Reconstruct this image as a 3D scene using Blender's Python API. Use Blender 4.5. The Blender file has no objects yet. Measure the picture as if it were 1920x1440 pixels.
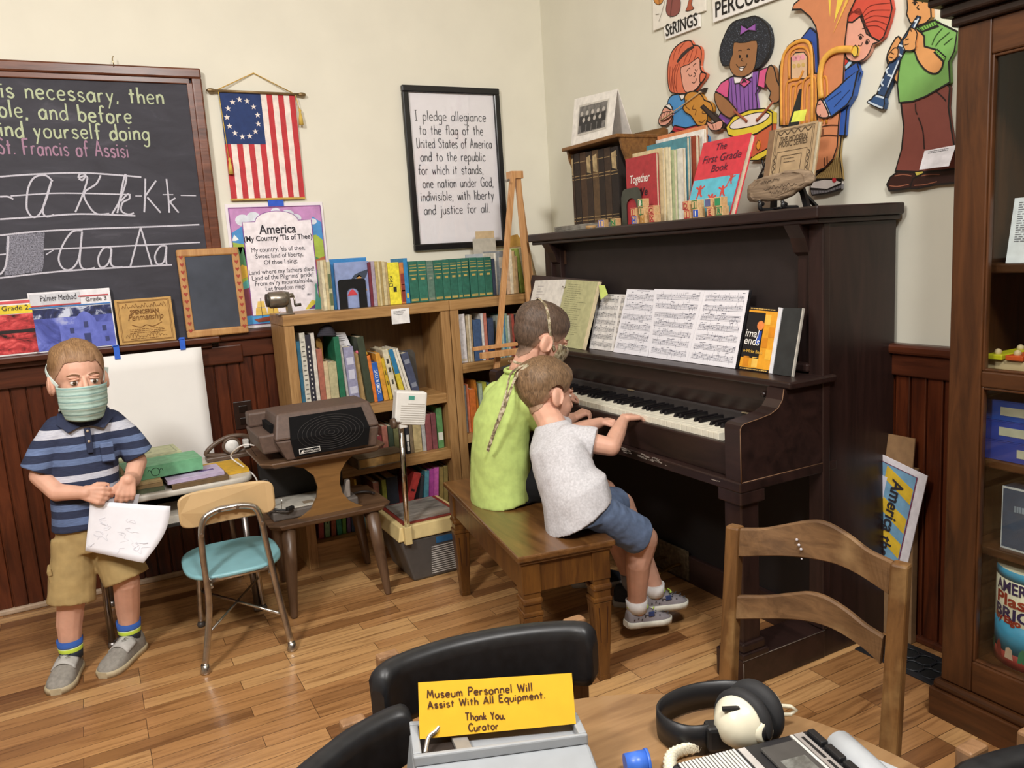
import bpy, bmesh, math, random
from mathutils import Vector as V, Matrix as M, noise
random.seed(7)
C = bpy.context.scene.collection
PI = math.pi
# ---------------------------------------------------------------- camera, world, lights, exposure
CAM = V((0, 0, 1.25)); FPX = 1500.0
_p, _r, _w = .1623, -.0636, .4817
_f = V((math.sin(_w)*math.cos(_p), math.cos(_w)*math.cos(_p), -math.sin(_p)))
_r0 = V((math.cos(_w), -math.sin(_w), 0)); _u0 = _r0.cross(_f)
RT = _r0*math.cos(_r) + _u0*math.sin(_r); UP = -_r0*math.sin(_r) + _u0*math.cos(_r); FW = _f
cd = bpy.data.cameras.new('camera'); cam = bpy.data.objects.new('camera', cd); C.objects.link(cam)
cam.matrix_world = M(((RT.x, UP.x, -FW.x, CAM.x), (RT.y, UP.y, -FW.y, CAM.y), (RT.z, UP.z, -FW.z, CAM.z), (0, 0, 0, 1)))
cd.sensor_width = 36; cd.lens = 36*FPX/1920; cd.clip_start = .02
S = bpy.context.scene; S.camera = cam
S.view_settings.view_transform = 'Standard'; S.view_settings.look = 'None'
S.view_settings.gamma = 1; S.view_settings.use_curve_mapping = False
S.view_settings.exposure = 0.0
wd = bpy.data.worlds.new('world'); S.world = wd; wd.use_nodes = True
wd.node_tree.nodes['Background'].inputs[0].default_value = (.97, .98, 1, 1)
wd.node_tree.nodes['Background'].inputs[1].default_value = .08

def area(name, loc, aim, size, power, col=(1, .972, .935), size_y=None, spread=180):
    l = bpy.data.lights.new(name, 'AREA'); l.energy = power; l.color = col; l.size = size
    l.spread = math.radians(spread)
    if size_y: l.shape = 'RECTANGLE'; l.size_y = size_y
    o = bpy.data.objects.new(name, l); C.objects.link(o); o.location = loc
    o.rotation_euler = (V(aim)-V(loc)).to_track_quat('-Z', 'Y').to_euler(); return o
area('ceiling_lamp_key', (-1.2, .5, 2.85), (.2, 2.9, .6), .35, 46, spread=150)
area('ceiling_lamp_side', (.55, -.2, 2.85), (1.3, 2.4, .6), .4, 41, spread=150)
area('ceiling_panel', (-.3, 1.2, 2.9), (-.3, 1.2, 0), 1.6, 24, size_y=1.2)

def _ray(px, py): return RT*((px-960)/FPX) - UP*((py-720)/FPX) + FW
def onX(px, py, x): d = _ray(px, py); return CAM + d*(x/d.x)
def onY(px, py, y): d = _ray(px, py); return CAM + d*(y/d.y)
def onZ(px, py, z): d = _ray(px, py); return CAM + d*((z-CAM.z)/d.z)

# ---------------------------------------------------------------- materials
def lin(c):
    if isinstance(c, str): c = tuple(int(c[i:i+2], 16) for i in (0, 2, 4))
    return tuple((v/255/12.92 if v/255 <= .04045 else ((v/255+.055)/1.055)**2.4) for v in c) + (1,)
_mc = {}
def _new(key):
    m = bpy.data.materials.new(key); m.use_nodes = True
    return m, m.node_tree, m.node_tree.nodes['Principled BSDF']
def nd(nt, t, **kw):
    n = nt.nodes.new(t)
    for k, v in kw.items():
        if k.startswith('i_'):
            kk = k[2:]; n.inputs[int(kk) if kk.isdigit() else kk.replace('_', ' ')].default_value = v
        else: setattr(n, k, v)
    return n
def ramp(nt, fac, stops):
    r = nt.nodes.new('ShaderNodeValToRGB'); e = r.color_ramp.elements
    e[0].position, e[0].color = stops[0]; e[1].position, e[1].color = stops[-1]
    for p, c in stops[1:-1]: x = e.new(p); x.color = c
    nt.links.new(fac, r.inputs[0]); return r.outputs[0]
def col(c, rough=.6, metal=0, var=.06, sc=40, bump=0, spec=.5, sss=0, coat=0):
    """plain coloured surface with a little procedural variation"""
    k = ('c', str(c), rough, metal, var, sc, bump, spec, sss, coat)
    if k in _mc: return _mc[k]
    m, nt, b = _new('paint_%s' % c if isinstance(c, str) else 'paint')
    L = nt.links; a = lin(c)
    tc = nd(nt, 'ShaderNodeTexCoord'); n = nd(nt, 'ShaderNodeTexNoise', i_Scale=sc, i_Detail=4.)
    L.new(tc.outputs['Object'], n.inputs['Vector'])
    lo = tuple(v*(1-var*2) for v in a[:3])+(1,); hi = tuple(min(1, v*(1+var*2)) for v in a[:3])+(1,)
    L.new(ramp(nt, n.outputs['Fac'], [(.3, lo), (.7, hi)]), b.inputs['Base Color'])
    b.inputs['Roughness'].default_value = rough; b.inputs['Metallic'].default_value = metal
    b.inputs['Specular IOR Level'].default_value = spec
    if coat: b.inputs['Coat Weight'].default_value = coat; b.inputs['Coat Roughness'].default_value = .15
    if sss: b.inputs['Subsurface Weight'].default_value = sss; b.inputs['Subsurface Radius'].default_value = (.02, .008, .004); b.inputs['Subsurface Scale'].default_value = .5
    if bump:
        bp = nd(nt, 'ShaderNodeBump', i_Strength=bump, i_Distance=.004); L.new(n.outputs['Fac'], bp.inputs['Height']); L.new(bp.outputs[0], b.inputs['Normal'])
    _mc[k] = m; return m
def wood(c1, c2, axis='X', sc=18, rough=.4, stretch=12, bump=.15, coat=0, wear=None, c3=None):
    k = ('w', c1, c2, axis, sc, rough, stretch, wear)
    if k in _mc: return _mc[k]
    m, nt, b = _new('wood_%s' % c1); L = nt.links
    tc = nd(nt, 'ShaderNodeTexCoord'); mp = nd(nt, 'ShaderNodeMapping')
    s = [sc]*3; s['XYZ'.index(axis)] = sc/stretch; mp.inputs['Scale'].default_value = s
    L.new(tc.outputs['Object'], mp.inputs['Vector'])
    n = nd(nt, 'ShaderNodeTexNoise', i_Scale=2.2, i_Detail=8., i_Roughness=.62, i_Distortion=.9); L.new(mp.outputs[0], n.inputs['Vector'])
    st = [(.3, lin(c1)), (.68, lin(c2))]
    if c3: st = [(.28, lin(c1)), (.5, lin(c2)), (.7, lin(c3))]
    o = ramp(nt, n.outputs['Fac'], st)
    if wear:
        n2 = nd(nt, 'ShaderNodeTexNoise', i_Scale=9., i_Detail=6.); L.new(tc.outputs['Object'], n2.inputs['Vector'])
        f = ramp(nt, n2.outputs['Fac'], [(.52, (0, 0, 0, 1)), (.72, (1, 1, 1, 1))])
        mx = nd(nt, 'ShaderNodeMix', data_type='RGBA'); L.new(f, mx.inputs[0]); L.new(o, mx.inputs[6]); mx.inputs[7].default_value = lin(wear); o = mx.outputs[2]
    L.new(o, b.inputs['Base Color']); b.inputs['Roughness'].default_value = rough
    if coat: b.inputs['Coat Weight'].default_value = coat; b.inputs['Coat Roughness'].default_value = .12
    bp = nd(nt, 'ShaderNodeBump', i_Strength=bump, i_Distance=.002); L.new(n.outputs['Fac'], bp.inputs['Height']); L.new(bp.outputs[0], b.inputs['Normal'])
    _mc[k] = m; return m
def floor_mat():
    m, nt, b = _new('oak_strip_floor'); L = nt.links
    tc = nd(nt, 'ShaderNodeTexCoord')
    br = nd(nt, 'ShaderNodeTexBrick', offset=.37, offset_frequency=3, squash=1.0, i_Scale=1., i_Mortar_Size=.0009, i_Mortar_Smooth=.3, i_Bias=0., i_Brick_Width=.43, i_Row_Height=.057)
    br.inputs['Color1'].default_value = (0, 0, 0, 1); br.inputs['Color2'].default_value = (1, 1, 1, 1); br.inputs['Mortar'].default_value = (.5, .5, .5, 1)
    L.new(tc.outputs['Object'], br.inputs['Vector'])
    mp = nd(nt, 'ShaderNodeMapping'); mp.inputs['Scale'].default_value = (2.2, 30, 1); L.new(tc.outputs['Object'], mp.inputs['Vector'])
    # shift the grain per board so that it breaks at the joints
    ad = nd(nt, 'ShaderNodeVectorMath', operation='ADD'); sx = nd(nt, 'ShaderNodeVectorMath', operation='SCALE'); sx.inputs[3].default_value = 37.
    L.new(br.outputs['Color'], sx.inputs[0]); L.new(mp.outputs[0], ad.inputs[0]); L.new(sx.outputs[0], ad.inputs[1])
    n = nd(nt, 'ShaderNodeTexNoise', i_Scale=1.6, i_Detail=8., i_Roughness=.6, i_Distortion=1.2); L.new(ad.outputs[0], n.inputs['Vector'])
    base = ramp(nt, br.outputs['Color'], [(0, lin('7a5232')), (.3, lin('a2764a')), (.6, lin('b08254')), (1, lin('c99f6c'))])
    gr = ramp(nt, n.outputs['Fac'], [(.3, (.5, .42, .36, 1)), (.5, (.95, .93, .9, 1)), (.72, (1.12, 1.1, 1.05, 1))])
    mx = nd(nt, 'ShaderNodeMix', data_type='RGBA', blend_type='MULTIPLY'); mx.inputs[0].default_value = 1; L.new(base, mx.inputs[6]); L.new(gr, mx.inputs[7])
    m2 = nd(nt, 'ShaderNodeMix', data_type='RGBA'); L.new(br.outputs['Fac'], m2.inputs[0]); L.new(mx.outputs[2], m2.inputs[6]); m2.inputs[7].default_value = lin('3a2414')
    L.new(m2.outputs[2], b.inputs['Base Color']); b.inputs['Roughness'].default_value = .3
    b.inputs['Coat Weight'].default_value = .25; b.inputs['Coat Roughness'].default_value = .18
    bp = nd(nt, 'ShaderNodeBump', i_Strength=.12, i_Distance=.002); L.new(n.outputs['Fac'], bp.inputs['Height']); L.new(bp.outputs[0], b.inputs['Normal'])
    return m
def glass(tint=(1, 1, 1, 1), rough=.02):
    k = ('g', tint, rough)
    if k in _mc: return _mc[k]
    m, nt, b = _new('window_glass'); L = nt.links; nt.nodes.remove(b)
    t = nd(nt, 'ShaderNodeBsdfTransparent'); t.inputs[0].default_value = tint
    g = nd(nt, 'ShaderNodeBsdfGlossy'); g.inputs['Roughness'].default_value = rough
    lw = nd(nt, 'ShaderNodeLayerWeight', i_Blend=.5); pw = nd(nt, 'ShaderNodeMath', operation='POWER'); pw.inputs[1].default_value = 5; L.new(lw.outputs['Facing'], pw.inputs[0])
    fr = nd(nt, 'ShaderNodeMath', operation='MULTIPLY_ADD'); fr.inputs[1].default_value = .94; fr.inputs[2].default_value = .04; L.new(pw.outputs[0], fr.inputs[0]); mx = nd(nt, 'ShaderNodeMixShader')
    L.new(fr.outputs[0], mx.inputs[0]); L.new(t.outputs[0], mx.inputs[1]); L.new(g.outputs[0], mx.inputs[2])
    L.new(mx.outputs[0], nt.nodes['Material Output'].inputs[0]); _mc[k] = m; return m
def bands(stops, axis=2, rough=.85, noise_amt=.0, mul=1., off=0., bump=.25):
    """horizontal stripes along an object axis; stops = [(pos, colour)] constant steps on frac(mul*coord+off)"""
    m, nt, b = _new('striped_cloth'); L = nt.links
    tc = nd(nt, 'ShaderNodeTexCoord'); sp = nd(nt, 'ShaderNodeSeparateXYZ'); L.new(tc.outputs['Object'], sp.inputs[0])
    ma = nd(nt, 'ShaderNodeMath', operation='MULTIPLY_ADD'); ma.inputs[1].default_value = mul; ma.inputs[2].default_value = off
    L.new(sp.outputs[axis], ma.inputs[0]); fr = nd(nt, 'ShaderNodeMath', operation='FRACT'); L.new(ma.outputs[0], fr.inputs[0])
    r = nt.nodes.new('ShaderNodeValToRGB'); r.color_ramp.interpolation = 'CONSTANT'; e = r.color_ramp.elements
    e[0].position, e[0].color = stops[0][0], lin(stops[0][1]); e[1].position, e[1].color = stops[1][0], lin(stops[1][1])
    for p, c in stops[2:]: x = e.new(p); x.color = lin(c)
    L.new(fr.outputs[0], r.inputs[0])
    mp = nd(nt, 'ShaderNodeMapping'); s = [60, 60, 60]; s[axis] = 420; mp.inputs['Scale'].default_value = s; L.new(tc.outputs['Object'], mp.inputs['Vector'])
    n = nd(nt, 'ShaderNodeTexNoise', i_Scale=1., i_Detail=3.); L.new(mp.outputs[0], n.inputs['Vector'])
    mx = nd(nt, 'ShaderNodeMix', data_type='RGBA', blend_type='OVERLAY'); mx.inputs[0].default_value = noise_amt
    L.new(r.outputs[0], mx.inputs[6]); L.new(n.outputs['Fac'], mx.inputs[7]); L.new(mx.outputs[2], b.inputs['Base Color'])
    b.inputs['Roughness'].default_value = rough
    bp = nd(nt, 'ShaderNodeBump', i_Strength=bump, i_Distance=.002); L.new(n.outputs['Fac'], bp.inputs['Height']); L.new(bp.outputs[0], b.inputs['Normal'])
    return m

# ---------------------------------------------------------------- object helpers
def wm(o):
    return (wm(o.parent) @ o.matrix_parent_inverse if o.parent else M()) @ o.matrix_basis
def tag(o, label=None, cat=None, group=None, kind=None):
    if label: o['label'] = label
    if cat: o['category'] = cat
    if group: o['group'] = group
    if kind: o['kind'] = kind
    return o
def thing(name, label, cat, loc=(0, 0, 0), rz=0, group=None):
    o = bpy.data.objects.new(name, None); C.objects.link(o); o.empty_display_size = .05
    o.matrix_basis = M.Translation(V(loc)) @ M.Rotation(rz, 4, 'Z')
    return tag(o, label, cat, group)
def attach(o, parent):
    o.parent = parent; o.matrix_parent_inverse = wm(parent).inverted()
class G:
    """mesh collector; world coordinates, or local ones through self.T"""
    def __init__(s, T=None): s.bm = bmesh.new(); s.mi = 0; s.T = T or M()
    def mat(s, i): s.mi = i; return s
    def v(s, co): return s.bm.verts.new(s.T @ V(co))
    def f(s, vs, smooth=False):
        try: x = s.bm.faces.new(vs)
        except ValueError: return None
        x.material_index = s.mi; x.smooth = smooth; return x
    def hull8(s, p, bv=0):
        vs = [s.v(c) for c in p]
        fs = [s.f([vs[i] for i in q]) for q in ((0, 3, 2, 1), (4, 5, 6, 7), (0, 1, 5, 4), (1, 2, 6, 5), (2, 3, 7, 6), (3, 0, 4, 7))]
        if bv:
            es = {e for x in fs for e in x.edges}
            r = bmesh.ops.bevel(s.bm, geom=list(es), offset=bv, segments=2, affect='EDGES', profile=.5, clamp_overlap=True)
            for x in r['faces']: x.material_index = s.mi
        return s
    def bb(s, x0, x1, y0, y1, z0, z1, bv=0):
        if x0 > x1: x0, x1 = x1, x0
        if y0 > y1: y0, y1 = y1, y0
        if z0 > z1: z0, z1 = z1, z0
        return s.hull8([(x0, y0, z0), (x1, y0, z0), (x1, y1, z0), (x0, y1, z0), (x0, y0, z1), (x1, y0, z1), (x1, y1, z1), (x0, y1, z1)], bv)
    def box(s, c, d, rot=None, bv=0):
        h = [x/2 for x in d]; R = rot or M()
        p = [V(c) + (R.to_3x3() @ V((a*h[0], b*h[1], e*h[2]))) for e in (-1, 1) for a, b in ((-1, -1), (1, -1), (1, 1), (-1, 1))]
        return s.hull8(p, bv)
    def taper(s, p0, d0, p1, d1, bv=0, ax=None):
        """rectangular post between two centres with two sizes"""
        p0, p1 = V(p0), V(p1); X, Y = ax or (V((1, 0, 0)), V((0, 1, 0)))
        P = [p + X*(a*d[0]/2) + Y*(b*d[1]/2) for p, d in ((p0, d0), (p1, d1)) for a, b in ((-1, -1), (1, -1), (1, 1), (-1, 1))]
        return s.hull8(P, bv)
    def ring(s, c, a, b, n=12, e=1.0):
        out = []
        for i in range(n):
            t = 2*PI*i/n; ct, st = math.cos(t), math.sin(t)
            out.append(s.v(V(c) + V(a)*(math.copysign(abs(ct)**e, ct)) + V(b)*(math.copysign(abs(st)**e, st))))
        return out
    def skin(s, rings, caps=True, smooth=True, loop=False):
        n = len(rings[0]); rr = rings + ([rings[0]] if loop else [])
        for r0, r1 in zip(rr, rr[1:]):
            for i in range(n): s.f([r0[i], r0[(i+1) % n], r1[(i+1) % n], r1[i]], smooth)
        if caps and not loop: s.f(list(reversed(rings[0]))); s.f(rings[-1])
        return s
    def cyl(s, p0, p1, r0, r1=None, n=16, smooth=True):
        p0, p1 = V(p0), V(p1); d = (p1-p0).normalized(); a = d.orthogonal().normalized(); b = d.cross(a); r1 = r0 if r1 is None else r1
        return s.skin([s.ring(p0, a*r0, b*r0, n), s.ring(p1, a*r1, b*r1, n)], smooth=smooth)
    def tube(s, pts, r, n=8, closed=False, flat=1.0, up=None):
        pts = [V(p) for p in pts]; N = len(pts); rings = []; pa = None
        for i, p in enumerate(pts):
            q0 = pts[i-1] if (i or closed) else p; q1 = pts[(i+1) % N] if (i < N-1 or closed) else p
            d = (q1-q0).normalized()
            if up is not None: a = V(up) - d*V(up).dot(d)
            elif pa is None: a = d.orthogonal()
            else: a = pa - d*pa.dot(d)
            if a.length < 1e-5: a = d.orthogonal()
            a.normalize(); pa = a; b = d.cross(a); rr = r[i] if isinstance(r, (list, tuple)) else r
            rings.append(s.ring(p, a*rr*flat, b*rr, n))
        return s.skin(rings, loop=closed)
    def lathe(s, o, prof, n=20, axis=(0, 0, 1), smooth=True):
        d = V(axis).normalized(); a = d.orthogonal().normalized(); b = d.cross(a)
        return s.skin([s.ring(V(o)+d*z, a*max(r, 1e-4), b*max(r, 1e-4), n) for r, z in prof], smooth=smooth)
    def ball(s, c, r, n=14, m=9, R=None):
        if not isinstance(r, (tuple, list, V)): r = (r, r, r)
        R = (R or M()).to_3x3(); rings = []
        X, Y, Z = R @ V((r[0], 0, 0)), R @ V((0, r[1], 0)), R @ V((0, 0, r[2]))
        for j in range(m+1):
            t = PI*(j+.02 if j == 0 else (j-.02 if j == m else j))/m
            rings.append(s.ring(V(c)-Z*math.cos(t), X*math.sin(t), Y*math.sin(t), n))
        return s.skin(rings)
    def prism(s, pts, ex, smooth=False):
        """polygon pts extruded by vector ex"""
        a = [s.v(p) for p in pts]; b = [s.v(V(p)+V(ex)) for p in pts]; n = len(pts)
        s.f(list(reversed(a))); s.f(b)
        for i in range(n): s.f([a[i], a[(i+1) % n], b[(i+1) % n], b[i]], smooth)
        return s
    def quad(s, *p): s.f([s.v(c) for c in p]); return s
    def grid(s, fn, nu, nv, smooth=True):
        g = [[s.v(fn(i/nu, j/nv)) for j in range(nv+1)] for i in range(nu+1)]
        for i in range(nu):
            for j in range(nv): s.f([g[i][j], g[i+1][j], g[i+1][j+1], g[i][j+1]], smooth)
        return s
    def ribbon(s, pts, w, nrm, closed=False):
        """flat stroke of width w lying in the plane with normal nrm"""
        s.k = (getattr(s, 'k', 0)+1) % 24; nrm = V(nrm); pts = [V(p)+nrm.normalized()*(s.k*2.5e-5+i*1.5e-6) for i, p in enumerate(pts)]; N = len(pts); L = []; R = []
        if not closed:
            for i in range(1, N-1):
                if (pts[i]-pts[i-1]).normalized().dot((pts[i+1]-pts[i]).normalized()) < .3: return s.ribbon(pts[:i+1], w, nrm).ribbon(pts[i:], w, nrm)
        for i, p in enumerate(pts):
            q0 = pts[i-1] if (i or closed) else p; q1 = pts[(i+1) % N] if (i < N-1 or closed) else p
            d = (q1-q0)
            if d.length < 1e-7: d = V((1, 0, 0)) if abs(nrm.x) < .9 else V((0, 1, 0))
            sd = nrm.cross(d).normalized()*(w/2)
            if 0 < i < N-1 or closed: sd *= min(2, 1/max(.4, math.sqrt(max(0, (1+(p-q0).normalized().dot((q1-p).normalized()))/2))))
            L.append(s.v(p+sd)); R.append(s.v(p-sd))
        for i in range(N if closed else N-1): j = (i+1) % N; s.f([L[i], R[i], R[j], L[j]])
        return s
    def done(s, name, mats, parent=None, recalc=True, sub=0):
        if recalc: bmesh.ops.recalc_face_normals(s.bm, faces=s.bm.faces)
        me = bpy.data.meshes.new(name); s.bm.to_mesh(me); s.bm.free()
        for m in (mats if isinstance(mats, (list, tuple)) else [mats]): me.materials.append(m)
        o = bpy.data.objects.new(name, me); C.objects.link(o)
        if parent: attach(o, parent)
        if sub: o.modifiers.new('sub', 'SUBSURF').levels = sub; o.modifiers['sub'].render_levels = sub
        return o
def spline(pts, k=6, closed=False):
    """Catmull-Rom through points (any dimension)"""
    P = [V(p) for p in pts]; n = len(P); out = []
    for i in range(n if closed else n-1):
        a = P[i-1] if (i or closed) else P[0]; b = P[i]; c = P[(i+1) % n]; d = P[(i+2) % n] if (i+2 < n or closed) else P[-1]
        for j in range(k):
            t = j/k; out.append(.5*((2*b)+(c-a)*t+(2*a-5*b+4*c-d)*t*t+(3*b-a-3*c+d)*t**3))
    if not closed: out.append(P[-1])
    return out
def txt(s, org, right, up, size, m, parent, name='lettering', align='LEFT', shear=0, width=None, bold=0, lift=.0006):
    """printed words as flat raised letters; org = baseline start/centre"""
    cu = bpy.data.curves.new('t', 'FONT'); cu.body = s; cu.size = size; cu.align_x = align; cu.shear = shear; cu.extrude = .0002; cu.offset = bold; cu.resolution_u = 3
    ob = bpy.data.objects.new('t', cu); me = bpy.data.meshes.new_from_object(ob)
    R, U = V(right).normalized(), V(up).normalized(); N = R.cross(U); k = 1
    if width:
        xs = [v.co.x for v in me.vertices]; w = max(xs)-min(xs); k = width/w
    for v in me.vertices: v.co = V(org) + R*(v.co.x*k) + U*v.co.y + N*(v.co.z+lift)
    bpy.data.objects.remove(ob); bpy.data.curves.remove(cu)
    me.materials.clear(); me.materials.append(m)
    o = bpy.data.objects.new(name, me); C.objects.link(o)
    if parent: attach(o, parent)
    return o
# single-stroke handwriting: width; strokes ('~' = smooth), capital height 1
_H = '''a .52;~.45,.42 .3,.55 .1,.45 .03,.27 .1,.06 .25,0 .4,.12 .46,.36;.47,.55 .47,.06 .52,0
b .5;.06,1 .06,0;~.06,.35 .2,.54 .4,.48 .48,.27 .38,.04 .2,0 .06,.15
c .46;~.44,.45 .3,.56 .12,.48 .04,.27 .12,.06 .3,0 .45,.1
d .5;~.44,.4 .3,.55 .1,.45 .03,.27 .1,.05 .25,0 .42,.15;.46,1 .46,0
e .48;~.05,.3 .3,.3 .45,.34 .4,.5 .24,.56 .08,.46 .04,.26 .12,.06 .28,0 .45,.08
f .36;~.42,.9 .32,1 .2,.92 .17,.7 .17,0;.02,.55 .36,.55
g .5;~.44,.4 .3,.55 .1,.45 .03,.27 .12,.06 .27,.03 .44,.2;~.46,.55 .46,.1 .42,-.3 .25,-.4 .06,-.32
h .46;.06,1 .06,0;~.06,.33 .2,.53 .36,.5 .42,.35 .42,0
i .14;.06,.55 .06,0;.06,.72 .06,.8
j .2;~.15,.55 .15,.1 .13,-.25 .05,-.38 -.06,-.33;.15,.72 .15,.8
k .44;.06,1 .06,0;.4,.55 .06,.22;.17,.32 .42,0
l .14;.06,1 .06,0
m .66;.05,.55 .05,0;~.05,.35 .17,.54 .28,.5 .33,.35 .33,0;~.33,.35 .45,.54 .56,.5 .61,.35 .61,0
n .46;.05,.55 .05,0;~.05,.35 .2,.54 .36,.5 .42,.35 .42,0
o .5;~.26,.56 .08,.47 .03,.27 .1,.06 .26,0 .42,.08 .48,.28 .42,.48 .26,.56
p .5;.05,.55 .05,-.4;~.05,.38 .2,.55 .4,.48 .47,.27 .38,.05 .2,0 .05,.15
q .5;~.44,.4 .3,.55 .1,.45 .03,.27 .12,.05 .27,.01 .44,.18;.46,.55 .46,-.4 .54,-.32
r .36;.05,.55 .05,0;~.05,.33 .17,.52 .34,.52
s .42;~.38,.47 .24,.56 .08,.48 .1,.34 .3,.25 .4,.12 .26,0 .05,.08
t .38;.18,.85 .18,0;.02,.57 .36,.57
u .48;~.05,.55 .05,.2 .14,.02 .3,.02 .43,.2;.44,.55 .44,0
v .44;.02,.55 .22,0 .42,.55
w .62;.02,.55 .17,0 .31,.5 .46,0 .6,.55
y .46;.03,.55 .22,.05;.43,.55 .1,-.4
A .62;0,0 .3,1 .6,0;.1,.35 .5,.35
C .6;~.6,.8 .4,1 .15,.85 .04,.5 .15,.12 .4,0 .6,.15
E .52;.5,1 .06,1 .06,0 .5,0;.06,.52 .42,.52
F .5;.5,1 .06,1 .06,0;.06,.52 .4,.52
G .64;~.6,.8 .4,1 .15,.85 .04,.5 .15,.12 .4,0 .6,.15;.6,.12 .6,.45 .38,.45
I .4;.05,1 .35,1;.2,1 .2,0;.05,0 .35,0
K .56;.06,1 .06,0;.52,1 .06,.42;.18,.55 .55,0
M .74;.04,0 .12,1 .36,.25 .6,1 .7,0
P .52;.06,1 .06,0;~.06,1 .4,.98 .5,.76 .36,.55 .06,.5
S .56;~.5,.85 .3,1 .1,.88 .1,.65 .35,.5 .52,.28 .38,.03 .05,.12
T .62;0,1 .6,1;.3,1 .3,0
U .56;~.05,1 .05,.3 .15,.03 .42,.03 .5,.3 .5,1
W .82;0,1 .2,0 .4,.85 .6,0 .8,1
Y .56;.03,1 .28,.5 .53,1;.28,.5 .28,0
, .16;.08,.05 .04,-.14
. .14;.07,0 .07,.08
' .12;.06,1 .04,.85
; .16;.08,.4 .1,.37;.08,.05 .04,-.14'''
HF = {}
for ln in _H.split('\n'):
    ch = ln[0]; w, *ss = ln[2:].split(';') if ch != ';' else ln[2:].split(';')
    st = []
    for q in ss:
        pts = [tuple(float(x) for x in p.split(',')) for p in q.lstrip('~').split()]
        st.append([tuple(v) for v in spline([(a, b, 0) for a, b in pts], 5)] if q[0] == '~' else [(a, b, 0) for a, b in pts])
    HF[ch] = (float(w), st)
def hand_write(lines, fn, w, nrm, m, parent, name='handwriting', jit=.02, gap=.16):
    """lines = [(text, x, y, height, total width or None, slope)]; fn(u, v) gives the 3D point"""
    g = G(); rnd = random.Random(3)
    for s, x, y, h, tw, sl in lines:
        adv = sum((HF[c][0]+gap) if c in HF else .45 for c in s); k = (tw/(adv*h) if tw else 1)
        cx = 0
        for c in s:
            if c not in HF: cx += .45; continue
            dy = rnd.uniform(-jit, jit); dx = rnd.uniform(-jit, jit)
            for st in HF[c][1]:
                g.ribbon([fn(x+(cx+p[0]+dx)*h*k, y+(p[1]+dy)*h+sl*(cx+p[0])*h*k) for p in st], w*rnd.uniform(.85, 1.15), nrm)
            cx += HF[c][0]+gap
    return g.done(name, m, parent, recalc=False)
def lines_of_print(g, fn, rows, x0, x1, h, seed=1, ragged=.3):
    """rows of tiny unreadable print as word-long dashes"""
    r = random.Random(seed)
    for y in rows:
        x = x0; end = x1-(x1-x0)*ragged*r.random()
        while x < end:
            w = (x1-x0)*r.uniform(.03, .1); w = min(w, end-x)
            g.quad(fn(x, y), fn(x+w, y), fn(x+w, y+h), fn(x, y+h)); x += w+(x1-x0)*.018
    return g
def remesh(g, vox, smooth=8, fac=.5):
    """melt overlapping closed shapes into one continuous surface"""
    me = bpy.data.meshes.new('tmp'); g.bm.to_mesh(me); g.bm.free()
    sc = bpy.data.scenes.new('workshop'); o = bpy.data.objects.new('tmp', me); sc.collection.objects.link(o)
    r = o.modifiers.new('r', 'REMESH'); r.mode = 'VOXEL'; r.voxel_size = vox; r.use_smooth_shade = True
    if smooth: q = o.modifiers.new('s', 'SMOOTH'); q.iterations = smooth; q.factor = fac
    vl = sc.view_layers[0]; vl.update(); m2 = bpy.data.meshes.new_from_object(o.evaluated_get(vl.depsgraph))
    bpy.data.objects.remove(o); bpy.data.meshes.remove(me); bpy.data.scenes.remove(sc)
    return m2
def mesh_obj(name, me, mats, parent=None):
    me.name = name; me.materials.clear()
    for m in (mats if isinstance(mats, (list, tuple)) else [mats]): me.materials.append(m)
    o = bpy.data.objects.new(name, me); C.objects.link(o)
    if parent: attach(o, parent)
    return o
def copy_tree(o, parent=None):
    c = o.copy(); C.objects.link(c)
    if parent: c.parent = parent
    for ch in list(o.children): copy_tree(ch, c)
    return c
# ---------------------------------------------------------------- the room
WX, WY, CEI = 2.125, 3.523, 3.0
def struct(g, name, m): return tag(g.done(name, m), kind='structure')
plaster_b = col('e9e5d5', .9, var=.012, sc=6, spec=.2); plaster_r_shaded = col('e0ddcd', .9, var=.012, sc=6, spec=.2)  # one wall paint; the right wall's shade is put into its darker colour
struct(G().bb(-3.2, WX+.1, -2.6, WY+.1, -.1, 0), 'floor', floor_mat())
struct(G().bb(-3.2, WX+.1, WY, WY+.1, 0, CEI), 'wall_back', plaster_b)
struct(G().bb(WX, WX+.1, -2.6, WY, 0, CEI), 'wall_right', plaster_r_shaded)
struct(G().bb(-3.3, -3.2, -2.6, WY+.1, 0, CEI), 'wall_left', plaster_b)
struct(G().bb(-3.2, WX+.1, -2.7, -2.6, 0, CEI), 'wall_front', plaster_b)
struct(G().bb(-3.3, WX+.1, -2.7, WY+.1, CEI, CEI+.1), 'ceiling', col('f1ede2', .9, var=.01))
bead = wood('2d120a', '4e220f', 'Z', 14, .35, 10, c3='643018')
rail = wood('33170d', '5a2d1a', 'X', 16, .33, 10)
g = G(); x = -3.2
while x < WX: g.bb(x+.0025, x+.0495, WY-.014, WY-.001, .02, .955, .003); x += .052
g.bb(-3.2, WX, WY-.004, WY-.0005, .02, .955)
struct(g, 'trim_1', bead)
g = G(); y = -2.6
while y < WY-.02: g.bb(WX-.014, WX-.001, y+.0025, y+.0495, .02, .9, .003); y += .052
g.bb(WX-.004, WX-.0005, -2.6, WY-.02, .02, .9)
struct(g, 'trim_2', bead)
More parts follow.
